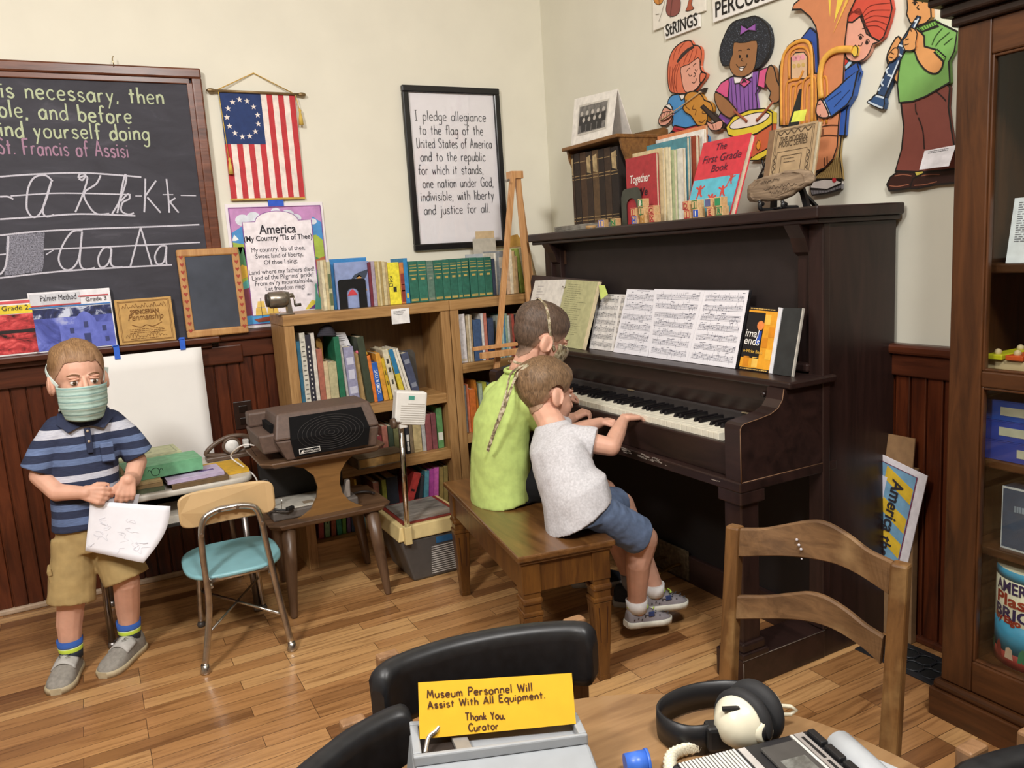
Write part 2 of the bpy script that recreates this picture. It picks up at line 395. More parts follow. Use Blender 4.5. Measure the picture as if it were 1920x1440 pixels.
# rails: chalk ledge under the board, lower rail, cap beside the bookcase
struct(G().bb(-3.2, .47, WY-.085, WY-.001, .965, .99, .006).bb(-3.2, .44, WY-.055, WY-.012, .945, .965, .004), 'trim_3', rail)
struct(G().bb(-3.2, .56, WY-.034, WY-.012, .868, .945, .006), 'trim_4', rail)
struct(G().bb(.47, WX, WY-.045, WY-.001, .962, 1.0, .008).bb(.47, WX, WY-.026, WY-.01, .89, .962, .004), 'trim_5', rail)
struct(G().bb(WX-.045, WX-.001, -2.6, WY-.05, .885, .915, .008).bb(WX-.028, WX-.01, -2.6, WY-.05, .82, .885, .004), 'trim_6', wood('33170d', '5a2d1a', 'Y', 16, .33, 10))
struct(G().bb(-3.2, WX-.03, WY-.026, WY-.001, .0, .022, .006), 'baseboard_back', col('b79f86', .5))
struct(G().bb(WX-.026, WX-.001, -2.6, WY, 0, .022, .006), 'baseboard_right', rail)

# ---------------------------------------------------------------- blackboard with writing
bt = thing('blackboard', 'large black chalkboard in a brown moulded frame covered with chalk writing', 'blackboard', (-.6, WY-.02, 1.0))
slate = bpy.data.materials.new('slate'); slate.use_nodes = True
nt = slate.node_tree; b = nt.nodes['Principled BSDF']
tc = nd(nt, 'ShaderNodeTexCoord'); mp = nd(nt, 'ShaderNodeMapping'); mp.inputs['Scale'].default_value = (3, 3, 9); nt.links.new(tc.outputs['Object'], mp.inputs[0])
n1 = nd(nt, 'ShaderNodeTexNoise', i_Scale=1.4, i_Detail=9., i_Roughness=.65, i_Distortion=1.); nt.links.new(mp.outputs[0], n1.inputs['Vector'])
nt.links.new(ramp(nt, n1.outputs['Fac'], [(.3, lin('33323a')), (.6, lin('3f3e47')), (.8, lin('5a5963'))]), b.inputs['Base Color']); b.inputs['Roughness'].default_value = .75
BY = WY-.022
G().bb(-1.9, .485, BY, WY-.004, .99, 2.0).done('slate_panel', slate, bt)
fr = wood('4a2618', '7d4a33', 'X', 16, .3, 10)
def moulding(g, a, b2, w, y0, y1):
    (x0, z0), (x1, z1) = a, b2
    g.bb(x0, x1, y0, WY-.002, z0, z1, .004)
gF = G(); gF.bb(-1.95, .525, BY-.018, WY-.002, 2.005, 2.045, .007).bb(-1.95, .48, BY-.008, WY-.002, 1.985, 2.01, .003)
gF.bb(.487, .525, BY-.018, WY-.002, .99, 2.01, .007).bb(.468, .49, BY-.008, WY-.002, .99, 1.99, .003)
gF.done('frame', fr, bt)
gN = G(); p = onY(213, 122, BY-.02); gN.tube([(p.x, BY-.012, 2.03), (p.x, BY-.026, 2.045), (p.x-.002, BY-.022, 2.062), (p.x+.003, BY-.01, 2.075)], .002)
gN.done('hook', col('c0b090', .3, 1), bt)
def bw(u, v): q = onY(u, v, BY-.0008); return q   # chalk marks lie on the slate at measured spots
def chalk_text(items, mtl, w, name):
    g = G(); rnd = random.Random(5)
    for s, x0, y0, x1, y1, h in items:         # pixel start/end of the baseline give the place on the slate
        A, B = bw(x0, y0), bw(x1, y1); d = B-A
        adv = sum((HF[c][0]+.16) if c in HF else .5 for c in s); H = h; cx = 0
        for c in s:
            if c in HF:
                dy = rnd.uniform(-.03, .03)
                for st in HF[c][1]: g.ribbon([A + d*((cx+p[0])/adv) + V((0, 0, (p[1]+dy)*H)) for p in st], w*rnd.uniform(.8, 1.2), (0, -1, 0))
                cx += HF[c][0]+.16
            else: cx += .5
    return g.done(name, mtl, bt, recalc=False)
chg = col('bcc6a4', .95, var=.08, sc=300); chp = col('a8849a', .95, var=.08, sc=300); chw = col('c9c7d2', .95, var=.1, sc=300); chs = col('7f7f8b', .95, var=.35, sc=220)
for it_ in [('is necessary, then', 3, 183, 312, 196, .06), ('ble, and before', -2, 219, 252, 232, .06), ('ind yourself doing', 2, 256, 285, 264, .059)]: chalk_text([it_], chg, .0062, 'green_chalk_line')
chalk_text([('St. Francis of Assisi', -3, 289, 245, 295, .057)], chp, .0055, 'pink_chalk_writing')
g = G()
def zs(pts, ox=0, oy=80, s=.25, k=6, w=.0062, sm=True):   # strokes measured on an enlarged crop of the board
    q = [bw(ox+a*s, oy+b*s) for a, b in pts]; g.ribbon(spline(q, k) if sm else q, w, (0, -1, 0))
zs([(0, 1005), (300, 985), (650, 978), (1060, 1008)], w=.006); zs([(80, 1150), (400, 1130), (700, 1132), (980, 1140)], w=.005); zs([(0, 1325), (300, 1305), (600, 1285), (1015, 1298)], w=.006)
zs([(0, 1155), (60, 1155), (100, 1175)])
zs([(395, 1040), (340, 995), (260, 1010), (215, 1080), (200, 1180), (205, 1260), (250, 1310), (300, 1280), (345, 1180), (385, 1040), (350, 1150), (320, 1260), (350, 1305), (405, 1290)])
zs([(590, 1020), (620, 1030), (640, 990), (600, 985), (590, 1015), (630, 1000), (655, 1020), (620, 1140), (565, 1272)]); zs([(755, 995), (720, 1060), (630, 1130), (670, 1230), (730, 1285), (820, 1282)])
zs([(840, 1285), (900, 1180), (945, 1040), (940, 990), (920, 1060), (880, 1278)]); zs([(905, 1190), (960, 1135), (970, 1170), (920, 1200), (910, 1260), (960, 1288), (1005, 1278)])
zs([(1015, 1150), (1065, 1150)], sm=False, w=.004); zs([(1090, 1020), (1088, 1150), (1082, 1272)]); zs([(1170, 1035), (1090, 1150)], sm=False); zs([(1105, 1160), (1205, 1275)], sm=False)
zs([(1220, 1140), (1300, 1140)], sm=False, w=.004); zs([(1248, 1022), (1262, 1150), (1270, 1275)]); zs([(1315, 1165), (1265, 1200)], sm=False); zs([(1275, 1195), (1340, 1275)], sm=False); zs([(1355, 1145), (1470, 1148)], sm=False, w=.004)
Y2 = dict(oy=360)
zs([(0, 325), (300, 295), (700, 275), (1100, 262), (1495, 245)], w=.006, **Y2); zs([(320, 432), (700, 415), (1000, 402), (1500, 378)], w=.0055, **Y2); zs([(0, 645), (400, 600), (800, 572), (1290, 546)], w=.006, **Y2); zs([(0, 470), (45, 466)], w=.005, **Y2)
zs([(0, 620), (40, 560), (60, 420), (62, 330)], **Y2)
zs([(620, 290), (540, 300), (470, 400), (440, 500), (470, 570), (530, 580), (590, 500), (615, 300), (605, 420), (600, 540), (640, 580), (712, 568)], **Y2)
zs([(835, 420), (780, 420), (738, 490), (750, 560), (800, 550), (832, 480), (835, 425), (830, 530), (860, 562), (920, 562)], **Y2)
zs([(978, 558), (1055, 265), (1138, 548)], sm=False, **Y2); zs([(1020, 400), (1090, 400)], sm=False, **Y2)
zs([(1250, 405), (1200, 410), (1162, 480), (1180, 540), (1230, 520), (1248, 410), (1245, 500), (1250, 545)], **Y2)
zs([(345, 470), (400, 436)], w=.004, **Y2)
g.done('white_chalk_letters', chw, bt, recalc=False)
g = G()
for i in range(30):
    x = 48+i*9.2+random.uniform(-3, 3); o = random.uniform(-6, 6)
    zs([(x+12, 322+o-i*.6), (x+4, 420), (x+6, 520), (x-8, 630+o-i*1.2)], w=.0058, **Y2)
g.done('chalk_scribble', chs, bt, recalc=False)

# ---------------------------------------------------------------- things on the back wall
fl = thing('flag_banner', 'hanging flag with red and white stripes and ring of stars on blue', 'flag', (.735, WY-.01, 1.53))
FY = WY-.012
def fq(u, v): return V((.589+(.303)*u, FY, 1.538+.425*v))   # u 0..1 across, v 0..1 up
red, wht, nav = col('c23a40', .85, bump=.1), col('efe3da', .85, bump=.1), col('2a3d6e', .85, bump=.1)
g = G()
for i in range(13):
    g.mat(0 if i % 2 == 0 else 1); v1 = 1.0 if i > 6 else .52
    a, b2 = fq(i/13, 0), fq((i+1)/13, v1); g.bb(a.x, b2.x, FY-.002, FY, a.z, b2.z)
g.done('striped_cloth', [red, wht], fl)
a, b2 = fq(0, .52), fq(7/13, 1); cn = G().bb(a.x, b2.x, FY-.0025, FY, a.z, b2.z).done('blue_canton', nav, fl)
g = G()
for i in range(13):
    t = 2*PI*i/13+.2; cx, cz = (a.x+b2.x)/2+.062*math.cos(t), (a.z+b2.z)/2+.074*math.sin(t); r = .0125
    g.prism([(cx+(r if k % 2 == 0 else r*.4)*math.sin(k*PI/5), FY-.0027, cz+(r if k % 2 == 0 else r*.4)*math.cos(k*PI/5)) for k in range(10)], (0, -.0006, 0))
g.done('star_ring', wht, cn)
G().cyl((.555, FY-.006, 1.966), (.925, FY-.006, 1.962), .0055).ball((.558, FY-.006, 1.966), (.018, .009, .009)).ball((.922, FY-.006, 1.962), (.018, .009, .009)).done('rod', col('8a7350', .35, .6), fl)
cord = col('c9a24a', .6)
G().tube([(.585, FY-.007, 1.97), (.735, WY-.006, 2.043), (.885, FY-.007, 1.966)], .0022).done('cord', cord, fl)
for x, zt in ((.9, 1.9), (.592, 1.70)):
    G().tube([(x-.006, FY-.008, 1.962), (x, FY-.008, (1.962+zt)/2), (x+.004, FY-.009, zt)], .0016).lathe((x+.006, FY-.011, zt-.062), [(.01, 0), (.008, .03), (.004, .05), (.006, .058), (.002, .066)], 10).done('tassel', col('d6b452', .7), fl)
G().bb(.585, .893, FY-.003, FY, 1.533, 1.541).done('gold_hem', cord, fl)

# framed pledge
pf = thing('framed_pledge_poster', 'tall black framed sheet with the hand lettered pledge of allegiance', 'framed poster', (1.61, WY-.01, 1.283))
P0, P1, Q0, Q1 = 1.372, 1.862, 1.285, 2.02
blk = col('17171a', .25, var=.02)
g = G()
for x0, x1, z0, z1 in ((P0, P1, Q0, Q0+.03), (P0, P1, Q1-.03, Q1), (P0, P0+.03, Q0+.028, Q1-.028), (P1-.03, P1, Q0+.028, Q1-.028)): g.bb(x0, x1, WY-.024, WY-.001, z0, z1, .005)
g.done('frame', blk, pf)
sh = G().bb(P0+.028, P1-.028, WY-.01, WY-.003, Q0+.028, Q1-.028).done('poster_sheet', col('f0edf2', .5, var=.01), pf)
ink = col('3a3a42', .7)
PZ = [('I pledge allegiance', 160, 362, 733, 385), ('to the flag of the', 197, 475, 710, 493), ('United States of America', 176, 582, 778, 600), ('and to the republic', 206, 688, 728, 695), ('for which it stands,', 190, 795, 712, 798), ('one nation under God,', 225, 900, 792, 910), ('indivisible, with liberty', 210, 1005, 795, 1005), ('and justice for all.', 235, 1113, 762, 1113)]
g = G(); rnd = random.Random(2)
for s, x0, y0, x1, y1 in PZ:
    A = onY(740+x0*.2361, 140+y0*.2361, WY-.0108); B = onY(740+x1*.2361, 140+y1*.2361, WY-.0108); d = B-A; d.z = 0
    adv = sum((HF[c][0]+.12) if c in HF else .55 for c in s); cx = 0
    for c in s:
        if c in HF:
            for st in HF[c][1]: g.ribbon([A+d*((cx+p[0])/adv)+V((0, 0, p[1]*.044)) for p in st], .0034, (0, -1, 0))
            cx += HF[c][0]+.12
        else: cx += .55
g.done('lettering', ink, sh, recalc=False)
G().bb(P0+.03, P1-.03, WY-.0145, WY-.0135, Q0+.03, Q1-.03).done('glazing', glass(rough=.03), pf)

# song poster
sp = thing('song_poster', 'colourful America song poster taped to the wall below the flag', 'poster', (.765, WY-.01, 1.0))
SY = WY-.006; X0, X1, Z0, Z1 = .560, .966, 1.004, 1.52
def sq(u, v): return V((X0+(X1-X0)*u, 0, Z0+(Z1-Z0)*v))
def flat(name, c, pts, k, parent, rough=.6, dy=.0005):
    """printed colour field k layers above the sheet"""
    q = [sq(u, v) for u, v in pts]; return G().prism([(p.x, SY-.002-dy*k, p.z) for p in q], (0, -.0004, 0)).done(name, col(c, rough) if isinstance(c, str) else c, parent)
sheet = G().bb(X0, X1, SY-.002, SY, Z0, Z1).done('poster_sheet', col('f1e9ee', .6, var=.01), sp)
flat('border_sky', 'c78fc4', [(.03, .03), (.97, .03), (.97, .97), (.03, .97)], 1, sheet)
flat('border_hill', '4d94d2', [(.03, .03), (.97, .03), (.97, .83), (.88, .88), (.82, .79), (.75, .74), (.5, .7), (.2, .76), (.14, .82), (.03, .77)], 2, sheet)
flat('snow_peak', 'eef2f6', [(.03, .71), (.06, .76), (.1, .72), (.07, .71)], 3, sheet)
flat('border_meadow', 'a9bf4a', [(.03, .03), (.97, .03), (.97, .68), (.9, .73), (.8, .72), (.14, .68), (.03, .7)], 4, sheet)
flat('border_wood', '4f8a5a', [(.03, .45), (.06, .62), (.08, .66), (.1, .6), (.13, .66), (.15, .5), (.15, .42), (.88, .3), (.97, .32), (.97, .5), (.87, .55), (.87, .46), (.15, .44)], 5, sheet)
flat('border_tree', 'e0b53c', [(.05, .46), (.1, .52), (.15, .5), (.15, .42), (.08, .4)], 6, sheet); flat('border_field', 'b5653f', [(.86, .52), (.97, .55), (.97, .45), (.86, .44)], 6, sheet)
flat('border_barn', '8a4050', [(.03, .1), (.17, .1), (.17, .34), (.1, .36), (.03, .28)], 7, sheet); flat('border_pond', '5ab0a8', [(.06, .36), (.15, .4), (.15, .33), (.08, .32)], 8, sheet)
flat('border_sea', '4fa0dc', [(.03, .03), (.97, .03), (.97, .12), (.6, .14), (.4, .11), (.03, .1)], 8, sheet)
for ci, (cx, cy, r) in enumerate(((.16, .87, .075), (.27, .89, .07), (.38, .86, .06), (.62, .9, .07), (.7, .87, .06), (.5, .93, .05), (.88, .84, .04))):
    flat('cloud', 'dfe4ee', [(cx+r*math.cos(t*PI/8), cy+r*.62*math.sin(t*PI/8)) for t in range(16)], 3+.12*ci, sheet)
arch = [(.15, .1), (.86, .1), (.86, .855), (.72, .855)]+[(.5+.22*math.cos(t*PI/12), .855+.08*math.sin(t*PI/12)) for t in range(1, 12)]+[(.28, .855), (.15, .855)]
flat('text_panel', 'f3ebf0', arch, 9, sheet)
g = G(); g.ribbon([(sq(u, v).x, SY-.0073, sq(u, v).z) for u, v in arch], .0026, (0, -1, 0), True); g.ribbon([(sq(u, v).x, SY-.0073, sq(u, v).z) for u, v in ((.03, .03), (.97, .03), (.97, .97), (.03, .97))], .0026, (0, -1, 0), True)
g.done('border_line', col('8a4f9a', .6), sheet, recalc=False)
flat('yellow_slope', 'e3cf4d', [(.7, .115), (.78, .19), (.86, .17), (.86, .115)], 10, sheet); flat('purple_slope', '6b3f8f', [(.74, .115), (.86, .18), (.86, .115)], 11, sheet)
flat('green_statue', '5fae9c', [(.8, .08), (.82, .2), (.83, .28), (.825, .31), (.845, .33), (.855, .3), (.845, .26), (.86, .2), (.885, .22), (.9, .2), (.9, .16), (.93, .08)], 12, sheet)
fl2 = flat('small_flag', 'e8dede', [(.9, .36), (.97, .34), (.965, .14), (.93, .18)], 11, sheet)
for t in (0, .1, .2, .3): flat('flag_stripe', 'b8434a', [(.905+t*.1, .3-t*.1), (.918+t*.1, .3-t*.1), (.945+t*.07, .16), (.935+t*.07, .16)], 12, sheet)
flat('flag_blue', '3b4fa8', [(.9, .36), (.96, .35), (.955, .28), (.905, .29)], 13, sheet)
flat('ship_hull', '9a4a33', [(.16, .07), (.38, .09), (.44, .12), (.36, .05), (.2, .045)], 13, sheet)
for i, (a0, b0) in enumerate(((.2, .1), (.32, .1))):
    flat('ship_sail', 'e8c15c', [(a0-.02, b0), (a0+.1, b0), (a0+.085, b0+.06), (a0-.01, b0+.06)], 14, sheet); flat('ship_sail', 'f0cd6a', [(a0, b0+.065), (a0+.085, b0+.065), (a0+.075, b0+.115), (a0+.015, b0+.115)], 14, sheet)
    g = G().bb(sq(a0+.045, 0).x-.001, sq(a0+.045, 0).x+.001, SY-.0096, SY-.009, sq(0, b0-.02).z, sq(0, b0+.14).z); g.done('ship_mast', col('4a3524', .7), sheet)
tx = col('2c2830', .7)
def ptx(s, u, v, h, w=None, bold=0): txt(s, (sq(u, 0).x, SY-.0072, sq(0, v).z), (1, 0, 0), (0, 0, 1), h, tx, sheet, align='CENTER', width=w, bold=bold)
ptx('America', .5, .755, .053, .155, .0009); ptx("(My Country 'Tis of Thee)", .5, .7, .031, .285, .0005)
for i, (s, w) in enumerate((("My country, 'tis of thee,", .225), ('Sweet land of liberty,', .2), ('Of thee I sing;', .14), ('Land where my fathers died!', .275), ("Land of the Pilgrims' pride!", .26), ("From ev'ry mountainside,", .245), ('Let freedom ring!', .165))):
    ptx(s, .5+.005*(i-3), .612-.0525*i-(.022 if i > 2 else 0)+(.006*(i-3) if i > 3 else 0), .027, w)
ptx('1831', .76, .23, .012)
G().bb(.735, .80, SY-.0058, SY-.0052, 1.505, 1.533).done('masking_tape', col('2456c8', .6), sp)

# power outlet
po = thing('power_outlet', 'dark brown wall outlet in the panelling above the record player stand', 'outlet', (.535, WY-.015, .64))
q = onY(457, 778, WY-.02); G().bb(q.x-.037, q.x+.037, WY-.021, WY-.013, q.z-.06, q.z+.06, .003).done('cover_plate', col('2b1a12', .35), po)
for dz in (.026, -.026):
    s_ = G().bb(q.x-.017, q.x+.017, WY-.024, WY-.02, q.z+dz-.015, q.z+dz+.015, .004).done('socket', col('1e120c', .3), po)

# big blank paper under the ledge
bp_ = thing('blank_paper_sheet', 'large blank white paper sheet taped under the chalk ledge behind the standing boy', 'paper', (.2, WY-.09, .4))
def pap(u, v): return V((.02+.372*u, WY-.09+.012*math.sin(2.2*u+.4)*(1-v)-.01*v*0, .42+.535*v))
g = G(); g.grid(pap, 10, 8); o = g.done('sheet', col('efece8', .8, var=.015, sc=5), bp_); md = o.modifiers.new('t', 'SOLIDIFY'); md.thickness = .001
for px, py, w, h in ((219, 660, .02, .055), (342, 644, .02, .05)):
    q = onY(px, py, WY-.092); G().bb(q.x-w/2, q.x+w/2, WY-.0945, WY-.0925, q.z-h/2, q.z+h/2).bb(q.x-w/2-.003, q.x+w/2-.003, WY-.0945, WY-.06, .9905, .9925).done('tape_strip', col('2a63d4', .6), bp_)

# things standing on the ledge
LZ = .991
def leaning(name, label, cat, px0, px1, py_top0, zt, th, cmat, yb=None, group=None, tilt=.05):
    x0 = onY(px0, py_top0, WY-.05).x; x1 = onY(px1, py_top0, WY-.05).x
    t = thing(name, label, cat, ((x0+x1)/2, WY-.055, LZ), 0, group)
    T = M.Translation(V(((x0+x1)/2, (WY-.06) if yb is None else yb, LZ))) @ M.Rotation(-tilt, 4, 'X')
    w = x1-x0; h = zt-LZ
    return t, T, w, h
def cover(t, T, w, h, th, m, name='cover'):
    return G(T).bb(-w/2, w/2, 0, th, 0, h, .0015).done(name, m, t)
def onF(T, w, h):   # (u, v) on the front face
    return lambda u, v, k=1: T @ V((-w/2+w*u, -.0006*k, h*v))
# penmanship book with the red sunset
t, T, w, h = leaning('penmanship_book', 'penmanship book with a red sunset photo cover and yellow band on the ledge', 'book', -66, 62, 575, 1.195, .012, None)
c = cover(t, T, w, h, .012, col('ece6e4', .4)); F = onF(T, w, h)
def panel(F, u0, v0, u1, v1, k, m, name, par): q = [F(u0, v0, k), F(u1, v0, k), F(u1, v1, k), F(u0, v1, k)]; n = (q[1]-q[0]).cross(q[3]-q[0]).normalized(); return G().prism(q, n*.0003).done(name, m, par)
def photo(stops, sc=6, axis=None, rough=.35, st=(1, 1, 1)):
    m, nt, b = _new('printed_photo'); tc = nd(nt, 'ShaderNodeTexCoord'); mp = nd(nt, 'ShaderNodeMapping'); mp.inputs['Scale'].default_value = st; nt.links.new(tc.outputs['Object'], mp.inputs[0])
    n = nd(nt, 'ShaderNodeTexNoise', i_Scale=sc, i_Detail=8., i_Roughness=.65, i_Distortion=.6); nt.links.new(mp.outputs[0], n.inputs['Vector'])
    nt.links.new(ramp(nt, n.outputs['Fac'], [(p, lin(c)) for p, c in stops]), b.inputs['Base Color']); b.inputs['Roughness'].default_value = rough; return m
panel(F, .02, .03, .98, .74, 1, photo([(.35, '1a0a0c'), (.5, 'c23a3e'), (.62, 'f06a68'), (.7, 'f7a8a0')], 14, st=(1, 1, 2)), 'sunset_photo', c)
panel(F, .02, .4, .98, .46, 2, col('140a0c', .4), 'dark_shore', c); panel(F, .02, .75, .98, .9, 2, col('e8cf2f', .4), 'yellow_band', c); panel(F, .02, .93, .98, .98, 2, col('d8545a', .4), 'red_band', c)
txt('Grade 2', F(.52, .81, 3), (1, 0, 0), (0, 0, 1), .026, tx, c); 
# palmer method book
t, T, w, h = leaning('penmanship_book', 'Palmer Method penmanship book with a blue photo of an old mission', 'book', 52, 208, 560, 1.215, .014, None)
c = cover(t, T, w, h, .014, col('eceaee', .35)); F = onF(T, w, h)
panel(F, .03, .02, .985, .72, 1, photo([(.3, '20264a'), (.48, '4c56a8'), (.58, '6f7bd0'), (.75, 'e4e8f4')], 9), 'mission_photo', c)
panel(F, .03, .56, .985, .72, 2, photo([(.35, '15182e'), (.5, '2c3568'), (.6, 'cfd6ea')], 18), 'sky_and_branches', c)
q = [(.32, .02), (.32, .42), (.5, .44), (.52, .52), (.58, .6), (.64, .64), (.7, .6), (.76, .52), (.78, .44), (.985, .42), (.985, .02)]
G().prism([F(u, v, 3) for u, v in q], (0, -.0003, 0)).done('mission_facade', photo([(.3, '5560b4'), (.6, '6e7ad2')], 20), c)
for u, v, du, dv in ((.44, .28, .05, .09), (.84, .28, .05, .09), (.62, .36, .05, .1), (.605, .06, .08, .2), (.4, .1, .05, .08), (.86, .1, .05, .08)): panel(F, u, v, u+du, v+dv, 5, col('2f386f', .5), 'mission_opening', c)
panel(F, .0, .735, .985, .755, 5, col('3a78c0', .4), 'blue_rule', c); panel(F, .02, .775, .62, .97, 5, col('cfd0d6', .4), 'grey_band', c); panel(F, .02, .765, .62, .785, 6, col('c4464c', .4), 'red_rule', c); panel(F, .6, .88, .97, .9, 6, col('c4464c', .4), 'red_rule', c)
txt('Palmer Method', F(.14, .85, 7), (1, 0, 0), (0, 0, 1), .031, tx, c, width=w*.43); txt('Grade 3', F(.68, .8, 7), (1, 0, 0), (0, 0, 1), .022, tx, c)
# spencerian penmanship
t, T, w, h = leaning('penmanship_booklet', 'tan Spencerian penmanship booklet between blue book and small slate', 'book', 214, 322, 570, 1.165, .008, None)
c = cover(t, T, w, h, .008, col('c49a5a', .7)); F = onF(T, w, h); br = col('7a5227', .8)
g = G()
for k in (.05, .07): g.ribbon([F(k, k, 2), F(1-k, k, 2), F(1-k, 1-k, 2), F(k, 1-k, 2)], .0014, (0, -1, 0), True)
g.ribbon(spline([F(.25, .42, 2), F(.4, .36, 2), F(.5, .4, 2), F(.62, .36, 2), F(.78, .44, 2)]), .003, (0, -1, 0))
for i in range(14): g.ribbon(spline([F(.12+.055*i, .8, 2), F(.14+.055*i, .86+.04*math.sin(i*2.1), 2), F(.17+.055*i, .8, 2)]), .0016, (0, -1, 0))
for i in range(12): g.ribbon(spline([F(.12+.06*i, .14, 2), F(.15+.06*i, .2+.05*math.sin(i), 2), F(.18+.06*i, .13, 2)]), .0012, (0, -1, 0))
lines_of_print(g, lambda u, v: F(u, v, 2), (.31, .27, .23, .1), .2, .85, .012, 4)
g.done('engraved_ornament', br, c, recalc=False)
txt('SPENCERIAN', F(.5, .66, 3), (1, 0, 0), (0, 0, 1), .024, br, c, align='CENTER', width=w*.5, bold=.0006); txt('Penmanship', F(.5, .52, 3), (1, 0, 0), (0, 0, 1), .036, br, c, align='CENTER', width=w*.62, shear=.35)
# little slate with hearts
t, T, w, h = leaning('framed_slate', 'small slate in a wooden frame stencilled with red hearts', 'slate', 330, 448, 472, 1.345, .018, WY-.085, tilt=.06)
wd1 = wood('a9743f', 'c99a60', 'Z', 20, .5, 10)
G(T).bb(-w/2+.02, w/2-.02, -.004, .006, .025, h-.025).done('slate_panel', col('454a55', .85, var=.08, sc=14), t)
g = G(T); g.bb(-w/2, w/2, -.01, .01, 0, .03, .006).bb(-w/2, w/2, -.01, .01, h-.03, h, .006).bb(-w/2, -w/2+.03, -.0095, .0095, .028, h-.028, .003).bb(w/2-.03, w/2, -.0095, .0095, .028, h-.028, .003)
fo = g.done('wooden_frame', wd1, t)
for sx in (-1, 1):
    g = G(T)
    for i in range(11):
        cx, cz, r = sx*(w/2-.015), .03+i*(h-.06)/10, .0085
        g.prism([(cx, -.0102, cz-r*1.2), (cx+r, -.0102, cz+r*.2), (cx+r*.6, -.0102, cz+r*.8), (cx, -.0102, cz+r*.35), (cx-r*.6, -.0102, cz+r*.8), (cx-r, -.0102, cz+r*.2)], (0, -.0005, 0))
    g.done('painted_hearts', col('a4402f', .7), fo)
# ---------------------------------------------------------------- oak bookcases along the back wall
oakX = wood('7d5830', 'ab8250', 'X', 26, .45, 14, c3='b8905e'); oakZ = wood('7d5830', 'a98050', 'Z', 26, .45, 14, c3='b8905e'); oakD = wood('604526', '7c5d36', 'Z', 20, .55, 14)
BF = 3.222
def bookcase(label, x0, x1, shelves):
    t = thing('bookcase', label, 'bookcase', ((x0+x1)/2, (BF+WY)/2, 0))
    G().bb(x0-.0015, x1+.0015, BF-.004, WY-.05, 1.018, 1.062, .004).done('top', oakX, t)
    for a, b in ((x0, x0+.04), (x1-.04, x1)):
        G().bb(a, b, BF, WY-.05, 0, 1.018, .002).done('side_panel', oakZ, t)
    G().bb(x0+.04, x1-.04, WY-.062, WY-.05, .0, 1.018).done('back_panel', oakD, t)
    G().bb(x0+.04, x1-.04, BF+.012, BF+.03, 0, .085).done('plinth', oakX, t)
    for z in shelves: G().bb(x0+.04, x1-.04, BF+.006, WY-.062, z-.042 if z > .2 else z-.02, z, .002).done('shelf', oakX, t)
    return t
bookcase('oak bookcase on the left, behind the record player stand and projector', .683, 1.398, (.105, .402, .657))
bookcase('oak bookcase in the corner behind the wooden easel', 1.402, 2.117, (.105, .455, .776))

# ---------------------------------------------------------------- books
page_m = col('d9cdb0', .9, var=.08, sc=60)
ORD = ['first', 'second', 'third', 'fourth', 'fifth', 'sixth', 'seventh', 'eighth', 'ninth', 'tenth', 'eleventh', 'twelfth', 'thirteenth']
def book(T, th, h, d, c, label, group, bandc=None, marks=(), rough=.6, name='book', cat='book', pages=True, title=None):
    """upright book in the local frame: x = thickness, -y = spine side"""
    loc = T @ V((th/2, 0, 0)); t = thing(name, label, cat, loc, 0, group)
    m = col(c, rough, var=.1, sc=60); ct = min(.0025, th*.18)
    g = G(T)
    g.bb(0, th, 0, ct+.001, 0, h, min(.0025, th*.2)); g.bb(0, ct, ct, d, 0, h); g.bb(th-ct, th, ct, d, 0, h)
    cv = g.done('cover', m, t)
    if pages: G(T).bb(ct, th-ct, ct+.001, d-.004, .003, h-.004).done('page_block', page_m, t)
    if bandc:
        g = G(T)
        for v, hh, wf in marks: g.bb(th*(.5-wf/2), th*(.5+wf/2), -.0007, 0, h*v, h*v+hh)
        g.done('spine_print', col(bandc, .5), cv)
    if title: txt(title[0], T @ V((th*.5-.3*title[2], 0, h*title[3])), (T.to_3x3() @ V((0, 0, -1) if title[1] == 'd' else (0, 0, 1))), (T.to_3x3() @ V((1, 0, 0) if title[1] == 'd' else (-1, 0, 0))), title[2], col(title[4], .5), cv)
    return t
TB = ((.08, .002, .9), (.9, .002, .9)); LBL = ((.6, .05, .7), (.25, .004, .8)); FULL = ((.0, .03, .98), (.7, .06, .8))
def T_at(x, y, z, lean=0, rz=0, push=0): return M.Translation(V((x, y, z))) @ M.Rotation(rz, 4, 'Z') @ M.Rotation(lean, 4, 'Y')
